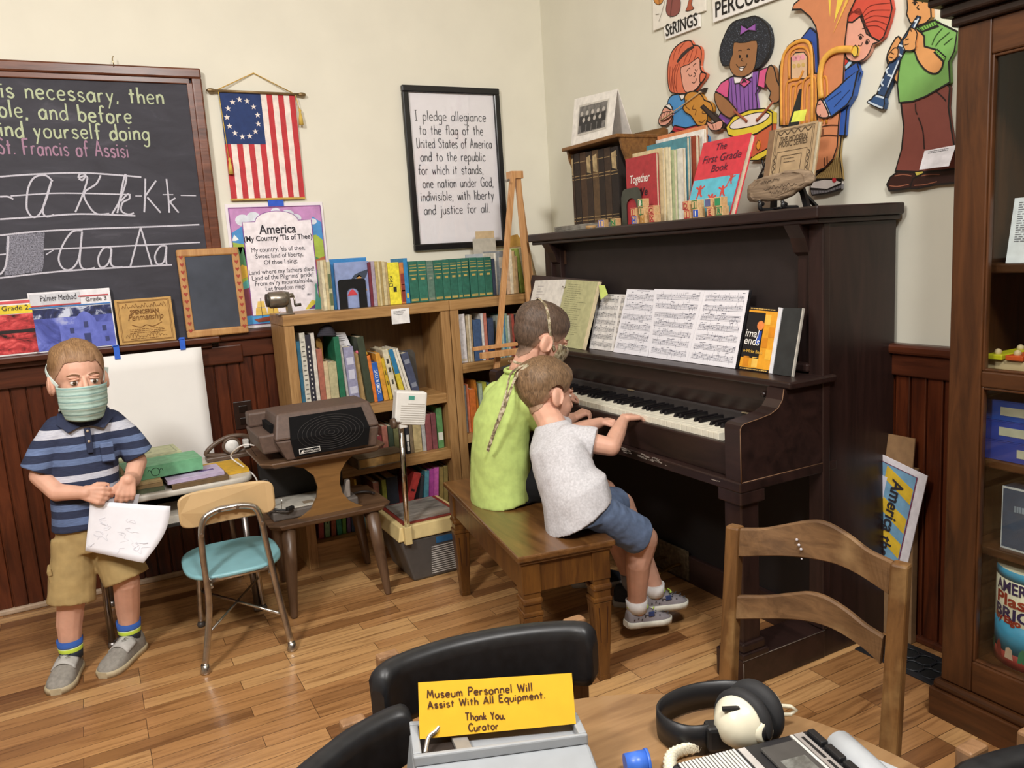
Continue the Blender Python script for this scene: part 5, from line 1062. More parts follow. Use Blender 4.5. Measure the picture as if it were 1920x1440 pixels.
# alphabet blocks
bw_ = wood('c79a66', 'e0bd8c', 'Y', 40, .6, 6)
def block(a_, b_, ch, c, lab, rz=0, x=1.79, lev=0, s=.0285, stripe=False):
    q = X8(a_, b_, x); z = LT+lev*s+.0003; t = thing('alphabet_block', lab, 'toy block', (x, q.y, z), rz, 'wooden alphabet blocks on piano top')
    T = M.Translation(V((x, q.y, z))) @ M.Rotation(rz, 4, 'Z'); bl = G(T).bb(-s/2, s/2, -s/2, s/2, 0, s, .0012).done('block', bw_, t)
    R3 = T.to_3x3(); cc = col(c, .6); P = lambda u, v, k=1: T @ V((-s/2-.0005*k, s/2-s*u, s*v)); n = R3 @ V((-1, 0, 0))
    if stripe: G().prism([P(.1, .1), P(.9, .1), P(.9, .9), P(.1, .9)], n*.0003).done('painted_face', cc, bl)
    else:
        g = G(); g.ribbon([P(.09, .09), P(.91, .09), P(.91, .91), P(.09, .91)], .0024, n, True); g.done('painted_border', cc, bl, recalc=False)
    if ch: txt(ch, P(.5, .2, 2), R3 @ V((0, -1, 0)), (0, 0, 1), s*.82, col('e9e2cc', .6) if stripe else cc, bl, align='CENTER', bold=.0008)
    return t
rd, grn, blu = 'b03038', '2f7a4a', '2c55b8'
block(313, 962, 'I', blu, 'blue lettered alphabet block alone at the left, beside block N', .3, lev=0); block(392, 952, 'N', grn, 'green N alphabet block at the left beside another lone block', .25)
block(530, 935, 'H', blu, 'left block in the bottom row under the green B block', .1); block(586, 928, 'N', 'b8863a', 'ochre block in the middle of the bottom row under B block', .05, x=1.792); block(645, 920, 'X', rd, 'red X block at the right of the bottom row under C block', .08)
block(522, 870, 'I', rd, 'red I alphabet block in the middle row left of green J', .05, lev=1); block(575, 866, 'J', grn, 'green J alphabet block in the middle row under the B block', .04, lev=1, x=1.792); block(638, 862, 'C', rd, 'red C alphabet block at the right of the middle row', .06, lev=1)
block(570, 812, 'B', grn, 'green B alphabet block on top of the left stack', .06, lev=2, stripe=True)
block(870, 905, 'J', rd, 'red J alphabet block in the bottom row below the red D', .05); block(928, 898, 'I', blu, 'solid blue I alphabet block in the bottom row', .04, stripe=True); block(1018, 888, 'E', rd, 'red E alphabet block in the bottom row of the right stack', .05); block(1078, 882, 'R', grn, 'green R alphabet block at the right of the bottom row', .05)
block(862, 845, 'D', rd, 'red D alphabet block on top of the red J block', .05, lev=1); block(920, 838, 'J', grn, 'green J alphabet block on top of the solid blue block', .05, lev=1)
block(1005, 822, '', '5a5f8a', 'grey-blue striped alphabet block on top of the red E', .05, lev=1, stripe=True); block(1068, 815, '', '2f8a58', 'green picture block on top of the green R block', .05, lev=1, stripe=True)
# ---------------------------------------------------------------- card cut-outs of young musicians on the right wall
CX = WX-.003
LINE = col('17120f', .6, var=.02)
class Cut:
    """layered card figure: every coloured field is its own thick piece against the wall"""
    def __init__(s, name, label, loc, ox, oy, sc): s.t = thing(name, label, 'wall cut-out', loc); s.ox, s.oy, s.sc = ox, oy, sc; s.k = 0
    def pt(s, a, b, d): return onX(s.ox+a*s.sc, s.oy+b*s.sc, CX-d)
    def piece(s, name, c, pts, line=.0045, smooth=0, mat=None, par=None, step=1):
        s.k += step; d = .009+.0007*s.k
        P = [s.pt(a, b, d) for a, b in (spline([(x, y, 0) for x, y in pts], smooth, True) if smooth else [(x, y, 0) for x, y in pts]) for a, b in [(a, b)]] if False else [s.pt(q[0], q[1], d) for q in (spline([(x, y, 0) for x, y in pts], smooth, True) if smooth else pts)]
        g = G().prism(P, (d if par is None else .0005, 0, 0))
        o = g.done(name, mat or col(c, .5, var=.02), par or s.t)
        if line: h = G(); h.ribbon([p-V((.0003, 0, 0)) for p in P], line, (-1, 0, 0), True); h.done('outline', LINE, o, recalc=False)
        return o
    def strokes(s, name, c, lst, par, w=.0028, smooth=4):
        d = .009+.0007*s.k+.0006; g = G()
        for pts in lst: g.ribbon(spline([s.pt(a, b, d) for a, b in pts], smooth) if smooth and len(pts) > 2 else [s.pt(a, b, d) for a, b in pts], w, (-1, 0, 0))
        return g.done(name, col(c, .5), par, recalc=False)
    def dots(s, name, c, lst, par, ex=.8):
        d = .009+.0007*s.k+.0005; g = G()
        for a, b, r in lst: g.prism([s.pt(a+r*ex*math.cos(k*PI/6), b+r*math.sin(k*PI/6), d) for k in range(12)], (.0004, 0, 0))
        return g.done(name, col(c, .5), par)
    def tubes(s, name, c, lst, par, r, smooth=5):
        d = .009+.0007*s.k+r*.4; g = G()
        for pts in lst: g.tube(spline([s.pt(a, b, d) for a, b in pts], smooth), r, 8, flat=.5, up=(1, 0, 0))
        return g.done(name, col(c, .45), par)
skinP, skinB, skinT = 'e3a48e', '9a6a42', 'd99a5e'
# girl with a violin
k = Cut('violin_girl_cutout', 'card cut-out of a red haired girl in a blue dress playing violin', (CX, 2.2, 1.4), 1200, 0, .19443)
k.piece('skirt', '4b8cc8', [(310, 1260), (400, 1290), (480, 1285), (580, 1240), (660, 1320), (680, 1440), (210, 1440), (240, 1340)])
k.piece('dress', '4b90cc', [(275, 960), (310, 920), (370, 905), (440, 890), (510, 900), (540, 1000), (600, 1200), (330, 1240), (320, 1150), (308, 1050), (268, 1020)], smooth=2)
k.piece('collar', 'efe9e2', [(375, 912), (440, 893), (422, 950), (400, 968)])
o = k.piece('sash', 'b8303c', [(330, 1210), (440, 1235), (550, 1205), (580, 1245), (490, 1290), (400, 1300), (308, 1268)]); k.strokes('fold_lines', '7a1c28', [[(330, 1240), (440, 1262), (560, 1225)]], o)
k.piece('bow_arm', skinP, [(270, 1022), (312, 1045), (318, 1110), (288, 1175), (240, 1212), (192, 1205), (178, 1160), (208, 1090), (232, 1040)], smooth=2)
k.piece('cuff', 'efe9e2', [(238, 1022), (285, 1000), (314, 1040), (300, 1062)])
hr = k.piece('hair', 'd86c4a', [(265, 700), (272, 620), (290, 540), (320, 480), (370, 430), (430, 397), (490, 392), (512, 435), (560, 440), (590, 480), (590, 560), (580, 640), (600, 690), (640, 715), (618, 770), (585, 810), (560, 850), (500, 895), (420, 905), (340, 900), (290, 880), (270, 800)], smooth=2)
k.strokes('hair_lines', '8a3018', [[(350+18*i, 620-i*8), (310+22*i, 720), (300+25*i, 880)] for i in range(3)]+[[(290, 640), (285, 760), (300, 870)], [(315, 650), (310, 780), (330, 890)], [(340, 640), (330, 780), (360, 895)], [(470, 500), (440, 560), (420, 620)], [(510, 480), (490, 540), (470, 600)], [(550, 470), (540, 520), (520, 580)], [(360, 450), (330, 520), (320, 580)], [(430, 410), (390, 460), (370, 520)]], hr)
fc = k.piece('face', skinP, [(396, 650), (470, 622), (560, 556), (578, 600), (580, 660), (600, 730), (582, 800), (548, 850), (500, 885), (440, 888), (412, 820), (398, 730)], smooth=2, line=.003)
k.strokes('drawn_features', '3a1c14', [[(448, 690), (465, 665), (482, 655)], [(512, 640), (525, 620), (542, 612)], [(468, 712), (480, 735), (500, 722)], [(530, 670), (545, 685), (555, 665)], [(518, 700), (535, 712), (525, 738), (515, 735)], [(500, 790), (520, 802), (542, 775), (540, 755)]], fc)
k.piece('hair_band', '2a1c1c', [(352, 592), (398, 520), (458, 466), (514, 440), (520, 460), (470, 492), (412, 548), (362, 606)], line=0)
k.piece('hair_curl', 'd86c4a', [(588, 700), (640, 714), (614, 770), (585, 800), (575, 760)], smooth=2)
k.piece('violin', 'c88a34', [(432, 930), (480, 885), (556, 888), (602, 930), (622, 965), (676, 988), (700, 1040), (690, 1080), (650, 1108), (652, 1170), (610, 1212), (552, 1204), (520, 1160), (488, 1112), (438, 1082), (414, 1040), (436, 990)], smooth=3)
k.strokes('violin_marks', '5a3414', [[(520, 1010), (505, 1050), (540, 1060), (530, 1110)], [(610, 1060), (600, 1090), (640, 1095)], [(450, 960), (440, 1020), (480, 1060)], [(565, 1170), (600, 1180), (630, 1150)]], k.t.children[-1])
k.piece('fingerboard', '3a2c26', [(584, 1030), (612, 1010), (780, 1160), (825, 1200), (812, 1240), (758, 1212)], line=.003); k.piece('chin_rest', '2e2420', [(565, 872), (620, 846), (602, 890)], line=0)
o = k.piece('violin_hand', skinP, [(640, 1165), (690, 1192), (740, 1172), (782, 1160), (800, 1190), (775, 1250), (690, 1258), (650, 1205)], smooth=2); k.strokes('finger_lines', '5a2c1c', [[(700, 1200), (710, 1240)], [(730, 1200), (735, 1245)]], o)
o = k.piece('bow_hand', skinP, [(215, 1090), (300, 1075), (310, 1110), (250, 1150), (205, 1165)], smooth=2, line=.003); k.strokes('finger_lines', '5a2c1c', [[(240, 1085), (225, 1130)], [(265, 1080), (250, 1130)], [(290, 1075), (275, 1120)]], o)
k.k += 3; k.tubes('bow', 'b9a078', [[(190, 1165), (400, 1022), (585, 882)]], k.t, .0024)
# girl with a drum
k = Cut('drummer_girl_cutout', 'card cut-out of a girl with purple hair bow beating a yellow drum', (CX, 1.95, 1.35), 1200, 0, .19443)
k.piece('skirt', '7a4a9a', [(775, 1090), (850, 1130), (945, 1090), (900, 1240), (820, 1240), (740, 1170)])
dr = k.piece('dress', '8a5aa8', [(850, 758), (910, 728), (985, 790), (1080, 688), (1155, 680), (1145, 850), (1115, 900), (1140, 1060), (950, 1100), (890, 1060), (848, 940), (862, 800)])
k.strokes('dress_stripes', '2c1a44', [[(880+40*i, 760+10*i if i < 3 else 720), (885+40*i, 900), (900+38*i, 1070)] for i in range(7)], dr)
k.piece('sleeve', 'd8588a', [(852, 756), (862, 800), (850, 940), (822, 942), (728, 882), (782, 800)]); k.piece('sleeve', 'd8588a', [(1150, 680), (1240, 645), (1202, 852), (1132, 830)])
k.piece('blouse_front', 'd8588a', [(955, 800), (1000, 745), (1068, 785), (1005, 842)], line=.003)
k.piece('collar', 'efe9e6', [(903, 738), (992, 738), (962, 800), (912, 806)], line=.003); k.piece('collar', 'efe9e6', [(1002, 744), (1082, 688), (1076, 742), (1032, 764)], line=.003)
k.piece('tie', '2c1a24', [(1000, 750), (975, 805), (1000, 790), (1028, 795)], line=0)
k.piece('arm', skinB, [(730, 886), (826, 945), (900, 1022), (935, 1080), (885, 1132), (840, 1130), (762, 1062), (720, 960)], smooth=2); k.piece('arm', skinB, [(1240, 640), (1290, 650), (1318, 770), (1356, 860), (1342, 970), (1290, 995), (1244, 945), (1262, 890), (1206, 800)], smooth=2)
afro = bpy.data.materials.new('curly_print'); afro.use_nodes = True; nt = afro.node_tree; b = nt.nodes['Principled BSDF']
tc = nd(nt, 'ShaderNodeTexCoord'); n = nd(nt, 'ShaderNodeTexNoise', i_Scale=320., i_Detail=3.); nt.links.new(tc.outputs['Object'], n.inputs['Vector']); nt.links.new(ramp(nt, n.outputs['Fac'], [(.5, lin('1b1e26')), (.62, lin('2c323e')), (.72, lin('8a94a4'))]), b.inputs['Base Color']); b.inputs['Roughness'].default_value = .6
k.piece('hair', '', [(768, 500), (785, 420), (805, 370), (850, 270), (900, 215), (960, 190), (1040, 172), (1110, 155), (1190, 205), (1240, 270), (1260, 380), (1245, 500), (1190, 600), (1110, 665), (1040, 600), (870, 628), (800, 632), (775, 560)], smooth=2, mat=afro)
fc = k.piece('face', skinB, [(905, 412), (960, 412), (1020, 408), (1125, 390), (1128, 500), (1108, 640), (1062, 708), (980, 742), (905, 722), (866, 655), (870, 580), (895, 520)], smooth=2, line=.003)
k.strokes('drawn_features', '2a160c', [[(948, 492), (962, 484), (980, 490)], [(1032, 478), (1046, 472), (1060, 478)], [(985, 560), (978, 580), (995, 592)], [(925, 620), (965, 660), (1010, 650), (1030, 612)]], fc)
k.dots('eyes', '1a0e08', [(962, 545, 17), (1033, 541, 17)], fc, .62); k.piece('smile', 'efe6e0', [(950, 648), (1010, 640), (985, 685), (965, 682)], line=.002)
k.piece('hair_bow', '9a5ab0', [(975, 240), (1035, 275), (1112, 225), (1112, 300), (1042, 290), (964, 342)], line=.003)
o = k.piece('drum_body', 'c8603c', [(1125, 1290), (1275, 1195), (1272, 1400), (1245, 1470), (1140, 1530), (900, 1480), (900, 1300)]); k.piece('drum_rim', 'e0c83a', [(1120, 1490), (1262, 1415), (1256, 1475), (1140, 1545), (1050, 1545)], line=.003)
k.piece('drum_rim', 'e3cc3c', [(830, 1225), (900, 1125), (1050, 1062), (1200, 1045), (1276, 1085), (1276, 1190), (1130, 1285), (960, 1340), (850, 1300)]); k.piece('drum_skin', 'eadfd8', [(868, 1212), (950, 1142), (1100, 1090), (1200, 1084), (1252, 1110), (1180, 1180), (1050, 1222), (900, 1245)], smooth=3, line=.003)
o = k.piece('flame_hook', 'e0902c', [(1120, 1400), (1145, 1350), (1160, 1390), (1150, 1440), (1130, 1440)], smooth=2, line=.002)
k.k += 2; k.tubes('drumstick', 'a0563c', [[(905, 1070), (970, 1120), (1030, 1170)]], k.t, .0045); k.tubes('drumstick', 'a0563c', [[(1285, 980), (1200, 1080), (1125, 1160)]], k.t, .0045)
k.dots('stick_tip', 'a0563c', [(1022, 1166, 18), (1128, 1158, 18)], k.t)
k.k = 0; k.tubes('drum_stand', '2a2624', [[(1170, 1530), (1200, 1640), (1230, 1760)], [(1230, 1520), (1190, 1620), (1120, 1760)], [(1200, 1530), (1260, 1640), (1290, 1720)]], k.t, .004)
k.piece('shoe', '1c1a1e', [(1090, 1800), (1160, 1690), (1180, 1700), (1165, 1760), (1110, 1830)], smooth=2)
# boy with a tuba
k = Cut('tuba_boy_cutout', 'card cut-out of a red haired boy in blue jacket playing a big tuba', (CX, 1.65, 1.35), 1440, 0, .26385)
k.piece('trousers', 'b0935c', [(500, 955), (522, 960), (508, 1100), (530, 1272), (330, 1278), (350, 1240), (420, 1180), (480, 1080)])
k.strokes('corduroy_lines', '6d5428', [[(345+16*i, 1270), (400+11*i, 1190-8*i if i < 6 else 1120)] for i in range(11)], k.t.children[-1], .0016, 0)
k.piece('shoe', 'e4dcd6', [(308, 1290), (400, 1272), (480, 1275), (522, 1290), (520, 1312), (470, 1325), (420, 1348), (300, 1344)]); o = k.piece('shoe_sole', '8a888c', [(300, 1342), (420, 1348), (520, 1306), (520, 1342), (420, 1372), (312, 1388)]); k.strokes('tread_lines', '3a383c', [[(320+20*i, 1346-(i > 5)*(i-5)*6), (322+20*i, 1380-(i > 5)*(i-5)*6)] for i in range(10)], o, .0018, 0)
k.dots('shoe_badge', 'c8303a', [(470, 1280, 18)], k.t)
k.piece('jacket_back', '2f4f9c', [(235, 275), (300, 195), (350, 240), (360, 520), (318, 520), (318, 380)])
k.piece('jacket', '3058a8', [(520, 560), (545, 500), (630, 440), (656, 520), (602, 680), (560, 780), (546, 962), (490, 962), (500, 800)])
k.piece('shirt_collar', 'a8c8e0', [(540, 440), (600, 430), (590, 460), (550, 500)], line=.003); k.piece('necktie', 'c83a34', [(535, 410), (575, 430), (555, 460), (535, 470)], line=.002)
fc = k.piece('face', skinP, [(540, 200), (560, 150), (650, 105), (700, 240), (790, 292), (745, 312), (722, 370), (680, 422), (620, 438), (560, 412), (535, 300)], smooth=2, line=.0035)
k.strokes('drawn_features', '3a1c14', [[(640, 255), (660, 243), (680, 262)], [(695, 285), (715, 283), (720, 300)], [(668, 205), (690, 200)], [(672, 300), (660, 325), (640, 322)]], fc); k.dots('eyes', '2a1810', [(657, 268, 15), (702, 303, 15)], fc)
hr = k.piece('hair', 'cf4f3c', [(550, 155), (570, 60), (600, -60), (860, -60), (882, 60), (862, 150), (822, 262), (790, 292), (735, 262), (692, 180), (668, 105), (600, 158)])
k.strokes('hair_lines', '7a2418', [[(670, 100), (640, 60+10*i, ), (560+6*i, 130-14*i)] for i in range(5)]+[[(672+4*i, 100+22*i), (730+12*i, 40+36*i), (875-8*i, 20+52*i)] for i in range(5)], hr, .0022)
o = k.piece('tuba_coil', 'd08c58', [(82, 895), (82, 470), (110, 390), (140, 330), (190, 290), (250, 275), (305, 300), (325, 390), (330, 520), (400, 530), (425, 600), (430, 895)])
k.piece('valve_window', 'd8b490', [(165, 560), (165, 410), (195, 375), (255, 370), (278, 400), (280, 560)], line=.003); o2 = k.t.children[-1]
k.dots('valve_cap', 'e09aa0', [(185, 415, 22), (215, 410, 22), (247, 405, 22)], k.t); k.dots('valve_ring', 'caa860', [(185, 470, 16), (217, 466, 16), (250, 460, 16)], k.t)
k.tubes('tuba_pipe', 'e0a040', [[(95, 890), (97, 480), (140, 345), (240, 290), (300, 330), (312, 500), (312, 890)]], k.t, .006)
k.tubes('tuba_pipe', 'd89038', [[(130, 890), (130, 620), (165, 572), (220, 560), (250, 500)], [(160, 890), (160, 640), (190, 600)], [(190, 890), (195, 640), (235, 580)], [(240, 890), (245, 620), (270, 560), (310, 545), (340, 590), (335, 890)], [(275, 890), (278, 640), (300, 590)], [(385, 880), (385, 600), (400, 545), (420, 600), (415, 880)], [(150, 560), (150, 400), (190, 345), (260, 340), (292, 400), (292, 540)]], k.t, .0042)
tb = k.piece('tuba_bell', 'd0855a', [(170, 70), (185, 30), (290, -60), (650, -60), (620, 0), (570, 110), (548, 290), (532, 620), (502, 870), (492, 1040), (462, 1130), (400, 1195), (300, 1235), (285, 1180), (320, 1100), (350, 1020), (352, 860), (350, 700), (352, 560), (362, 420), (356, 280), (340, 190), (300, 120), (235, 66)])
k.piece('bell_glint', 'ecd050', [(425, -60), (450, -60), (440, 120)], line=0, par=tb); k.piece('bell_glint', 'ecd050', [(500, -60), (560, -60), (470, 160)], line=0, par=tb); k.piece('bell_glint', 'e8b850', [(575, -60), (600, -60), (462, 240)], line=0, par=tb)
k.strokes('bell_lines', '3a1c0c', [[(345, 910), (430, 890), (500, 890)], [(340, 975), (420, 960), (495, 965)], [(375, 915), (375, 960)], [(390, 912), (390, 958)], [(400, 1120), (402, 1180)], [(420, 1110), (422, 1170)]], tb)
k.tubes('mouth_pipe', 'e0a848', [[(378, 700), (368, 560), (385, 450), (430, 385), (490, 355), (560, 350), (600, 352)]], k.t, .0105); k.k += 3
k.piece('mouthpiece', 'e3c04a', [(560, 335), (600, 338), (620, 322), (640, 345), (632, 395), (608, 402), (592, 372), (560, 368)], smooth=2, line=.003)
k.piece('jacket_sleeve', '3460b0', [(388, 715), (500, 620), (560, 560), (640, 500), (600, 680), (560, 745), (445, 832)]); k.strokes('sleeve_lines', '162c5c', [[(420, 720), (520, 650)], [(470, 760), (580, 640)]], k.t.children[-1])
k.piece('cuff', 'cfd8e0', [(382, 718), (402, 712), (448, 822), (428, 830)], line=.002)
o = k.piece('hand', skinP, [(350, 732), (366, 708), (386, 716), (432, 812), (412, 838), (362, 830), (340, 795)], smooth=2); k.strokes('finger_lines', '5a2c1c', [[(352, 745), (375, 740)], [(360, 830), (375, 815)]], o)
# boy with a clarinet
k = Cut('clarinet_boy_cutout', 'card cut-out of a boy in green jumper and brown trousers playing clarinet', (CX, 1.4, 1.35), 1440, 0, .26385)
k.piece('arm', skinT, [(910, 268), (940, 272), (948, 340), (940, 575), (900, 572), (888, 520), (850, 450), (850, 380)], smooth=2)
tr = k.piece('trousers', '8a4a40', [(945, 730), (1030, 715), (1120, 685), (1270, 600), (1292, 620), (1282, 760), (1300, 900), (1330, 1080), (1330, 1205), (1090, 1222), (905, 1216), (950, 1060), (965, 900)])
k.strokes('trouser_lines', '2a1410', [[(1048, 735), (1050, 790), (1062, 815)], [(1068, 835), (1100, 930), (1110, 1060)], [(1195, 650), (1240, 690), (1265, 720)]], tr, .004)
k.piece('sock', 'e0d060', [(1030, 1222), (1100, 1215), (1110, 1240), (1050, 1250)], line=.002)
sh_ = k.piece('shoe', '3a1e18', [(845, 1310), (868, 1262), (920, 1220), (1040, 1225), (1060, 1270), (1020, 1335), (860, 1356)]); k.strokes('shine', 'a0644c', [[(865, 1320), (920, 1325), (1000, 1310)], [(900, 1250), (960, 1240), (1020, 1250)]], sh_)
sh_ = k.piece('shoe', '3a1e18', [(1008, 1338), (1030, 1270), (1120, 1225), (1330, 1200), (1330, 1300), (1200, 1310), (1060, 1340)]); k.strokes('shine', 'a0644c', [[(1040, 1318), (1120, 1310), (1200, 1290)], [(1090, 1250), (1150, 1240), (1220, 1240)]], sh_)
gs = k.piece('jumper', '7aae5c', [(1010, 240), (1060, 190), (1190, 150), (1345, 225), (1325, 360), (1285, 440), (1292, 585), (1120, 685), (1030, 720), (932, 730), (920, 600), (940, 420), (1000, 330)]); k.strokes('jumper_lines', '2c4a1c', [[(1240, 200), (1190, 260), (1165, 320)], [(1290, 230), (1220, 290), (1190, 330)], [(1310, 270), (1250, 320)]], gs, .0035)
cl_ = k.piece('jumper_collar', '7fba52', [(1060, 192), (1190, 142), (1212, 182), (1095, 225)]); k.strokes('rib_lines', '2c4a1c', [[(1080+18*i, 188-7*i), (1098+17*i, 214-6*i)] for i in range(7)], cl_, .002, 0)
fc = k.piece('face', skinT, [(985, -60), (992, 60), (985, 100), (1010, 160), (1050, 185), (1120, 165), (1160, 120), (1150, -60)], line=.004); k.strokes('drawn_features', '2a160c', [[(1022, 22), (1045, 10), (1062, 22)], [(1072, 35), (1058, 55), (1075, 68)], [(1090, 0), (1100, 20)]], fc); k.dots('eyes', '1a0e08', [(1042, 26, 12)], fc)
k.piece('arm', skinT, [(1012, 205), (1060, 212), (1110, 258), (1112, 330), (1190, 352), (1246, 440), (1215, 510), (1170, 524), (1110, 490), (1060, 420), (1040, 362), (975, 350), (962, 300)], smooth=2)
cu = k.piece('sleeve_cuff', '7fba52', [(1180, 368), (1200, 350), (1262, 405), (1250, 440)], line=.003); k.strokes('rib_lines', '2c4a1c', [[(1188+14*i, 362+12*i), (1198+13*i, 358+12*i)] for i in range(5)], cu, .002, 0)
cb = k.piece('clarinet', '2a4468', [(1062, 112), (1085, 118), (965, 370), (830, 690), (770, 680), (850, 470), (940, 300)], line=.004)
k.piece('clarinet_bell', '30507a', [(760, 675), (824, 690), (818, 775), (760, 755), (705, 725), (735, 705)], smooth=2, line=.004); k.strokes('silver_keys', 'c8d4de', [[(1040, 150), (1062, 150)], [(1000, 230), (1030, 240)], [(930, 320), (965, 330)], [(925, 380), (950, 400)], [(850, 530), (885, 545)], [(765, 680), (825, 695)], [(860, 480), (840, 500), (850, 520)], [(820, 560), (805, 590), (820, 610)], [(800, 620), (785, 645)], [(712, 722), (760, 745), (815, 768)], [(1070, 130), (960, 350)], [(930, 430), (850, 620)]], cb, .005, 3)
k.k += 4
o = k.piece('hand', skinT, [(958, 290), (985, 260), (1010, 200), (1040, 205), (1060, 240), (1050, 300), (1045, 350), (975, 358)], smooth=2, line=.003); k.strokes('finger_lines', '4a2c14', [[(975, 285), (1000, 275)], [(970, 320), (1000, 312)], [(1012, 205), (1020, 225)]], o)
o = k.piece('hand', skinT, [(850, 400), (870, 370), (900, 340), (925, 350), (920, 400), (890, 430), (860, 440)], smooth=2, line=.003); k.strokes('finger_lines', '4a2c14', [[(872, 372), (895, 385)], [(860, 405), (885, 412)]], o)
# notes and posters above
nt_ = thing('notice_card', 'white folded notice card taped to the wall by the clarinet boy', 'card', (CX, 1.3, 1.4))
P = lambda a, b, d: onX(1440+a*.26385, b*.26385, CX-d)
q = [P(1112, 1072, .02), P(1335, 1030, .02), P(1285, 1180, .06), P(1075, 1206, .06)]; nn = (q[1]-q[0]).cross(q[3]-q[0]).normalized(); nn = nn if nn.x < 0 else -nn
c_ = G().prism(q, -nn*.0008).done('card', col('eceaf0', .7), nt_); g = G(); lines_of_print(g, lambda u, v: bil(q, u, v)+nn*.0005, (.88, .8), .15, .85, .03, 4); g.done('small_print', tx, c_, recalc=False)
k = Cut('instrument_poster', 'poster of stringed instruments above the STRINGS sign', (CX, 2.3, 1.9), 1200, 0, .19443); k.t['category'] = 'poster'
ps = k.piece('sheet', 'ebe6da', [(118, -250), (126, 296), (622, 102), (622, -250)], line=0)
for nm, c, pts in (('drawn_violin', 'd0893c', [(130, -40), (140, 20), (170, 45), (205, 35), (225, 0), (225, -60), (180, -90)]), ('drawn_cello', '8a4a44', [(258, 30), (250, 100), (272, 150), (320, 160), (370, 130), (390, 70), (385, -20), (330, -80), (270, -40)]), ('drawn_harp', 'b0583a', [(440, 105), (455, 70), (490, -60), (520, -60), (495, 40), (520, 80), (480, 102)])): k.piece(nm, c, pts, line=.002, smooth=2, par=ps)
k.strokes('drawn_strings', '3a2418', [[(180, -60), (186, 50)], [(320, -60), (300, 70), (290, 175)], [(240, 5), (215, 100), (182, 206)], [(150, 140), (185, 135)]], ps, .0018)
k = Cut('sign_card', 'white card sign reading STRINGS under the instrument poster', (CX, 2.3, 1.75), 1200, 0, .19443); k.t['category'] = 'sign'
sc_ = k.piece('card', 'efece6', [(228, 262), (566, 138), (572, 256), (242, 382)], line=0); A, B = k.pt(248, 352, .0107), k.pt(552, 240, .0107); txt('StRINGS', A, B-A, (0, 0, 1), .062, LINE, sc_, width=(B-A).length, bold=.001)
k = Cut('instrument_poster', 'poster edge of percussion instruments above the PERCUSSION sign', (CX, 2.05, 1.95), 1200, 0, .19443); k.t['category'] = 'poster'; k.piece('sheet', 'ebe6da', [(694, -200), (698, 80), (1290, -150), (1290, -250)], line=0)
k = Cut('sign_card', 'white card sign reading PERCUSSION above the drummer girl', (CX, 2.0, 1.8), 1200, 0, .19443); k.t['category'] = 'sign'
sc_ = k.piece('card', 'efece6', [(702, 72), (1500, -225), (1500, -80), (704, 218)], line=0); A, B = k.pt(722, 168, .0107), k.pt(1440, -90, .0107); txt('PERCUSSION', A, B-A, (0, 0, 1), .072, LINE, sc_, width=(B-A).length*1.04, bold=.001)
# ---------------------------------------------------------------- piano bench
bz = .432
bw1 = wood('4a2c14', '76502a', 'Y', 12, .28, 8, .06, coat=.5); bwZ = wood('452813', '70491f', 'Z', 14, .32, 8, .08)
# top corners measured at its height: near-left, near-right, far-left
c0 = onZ(970, 1047, bz); c1 = onZ(1155, 1012, bz); c3 = onZ(833, 903, bz)
ex = (c1-c0).normalized(); ey = V((-ex.y, ex.x, 0)); Wb = (c1-c0).length; Lb = (c3-c0).dot(ey)
BT = M(((ex.x, ey.x, 0, c0.x), (ex.y, ey.y, 0, c0.y), (0, 0, 1, 0), (0, 0, 0, 1)))
bench = thing('piano_bench', 'low polished brown piano bench the two boys sit on', 'bench', BT @ V((Wb/2, Lb/2, 0)), math.atan2(ex.y, ex.x))
G(BT).bb(0, Wb, 0, Lb, bz-.018, bz, .005).bb(.008, Wb-.008, .008, Lb-.008, bz-.028, bz-.017, .003).done('seat_top', bw1, bench)
for a in ((.02, .034, .05, Lb-.05), (Wb-.034, Wb-.02, .05, Lb-.05)): G(BT).bb(a[0], a[1], a[2], a[3], bz-.115, bz-.027).done('apron', bwZ, bench)
for a in ((.05, Wb-.05, .02, .034), (.05, Wb-.05, Lb-.034, Lb-.02)): G(BT).bb(*a, bz-.115, bz-.027).done('apron', bwZ, bench)
inl = col('3a1d0c', .5)
for x in (.042, Wb-.042):
    for y in (.042, Lb-.042):
        g = G(BT); g.box((x, y, bz-.072), (.056, .056, .09), bv=.003).box((x, y, bz-.125), (.05, .05, .02)).box((x, y, bz-.14), (.062, .062, .02), bv=.008).box((x, y, bz-.16), (.05, .05, .025)).box((x, y, bz-.178), (.06, .06, .014), bv=.004)
        g.taper((x, y, bz-.185), (.056, .056), (x, y, .004), (.032, .032), .003).taper((x, y, .016), (.036, .036), (x, y, 0), (.034, .034), .002); lg = g.done('leg', bwZ, bench)
        g = G(BT)
        for sx, sy in ((-1, 0), (0, -1), (1, 0)):
            for o in (-.3, .3):
                ax = V((1, 0, 0)) if sx == 0 else V((0, 1, 0)); n = V((sx, sy, 0)); p = V((x, y, bz-.2)) + n*.0278 + ax*o*.045; q = V((x, y, .05)) + n*.0178 + ax*o*.022; g.ribbon([p, q], .003, n)
        g.done('inlay_line', inl, lg, recalc=False)

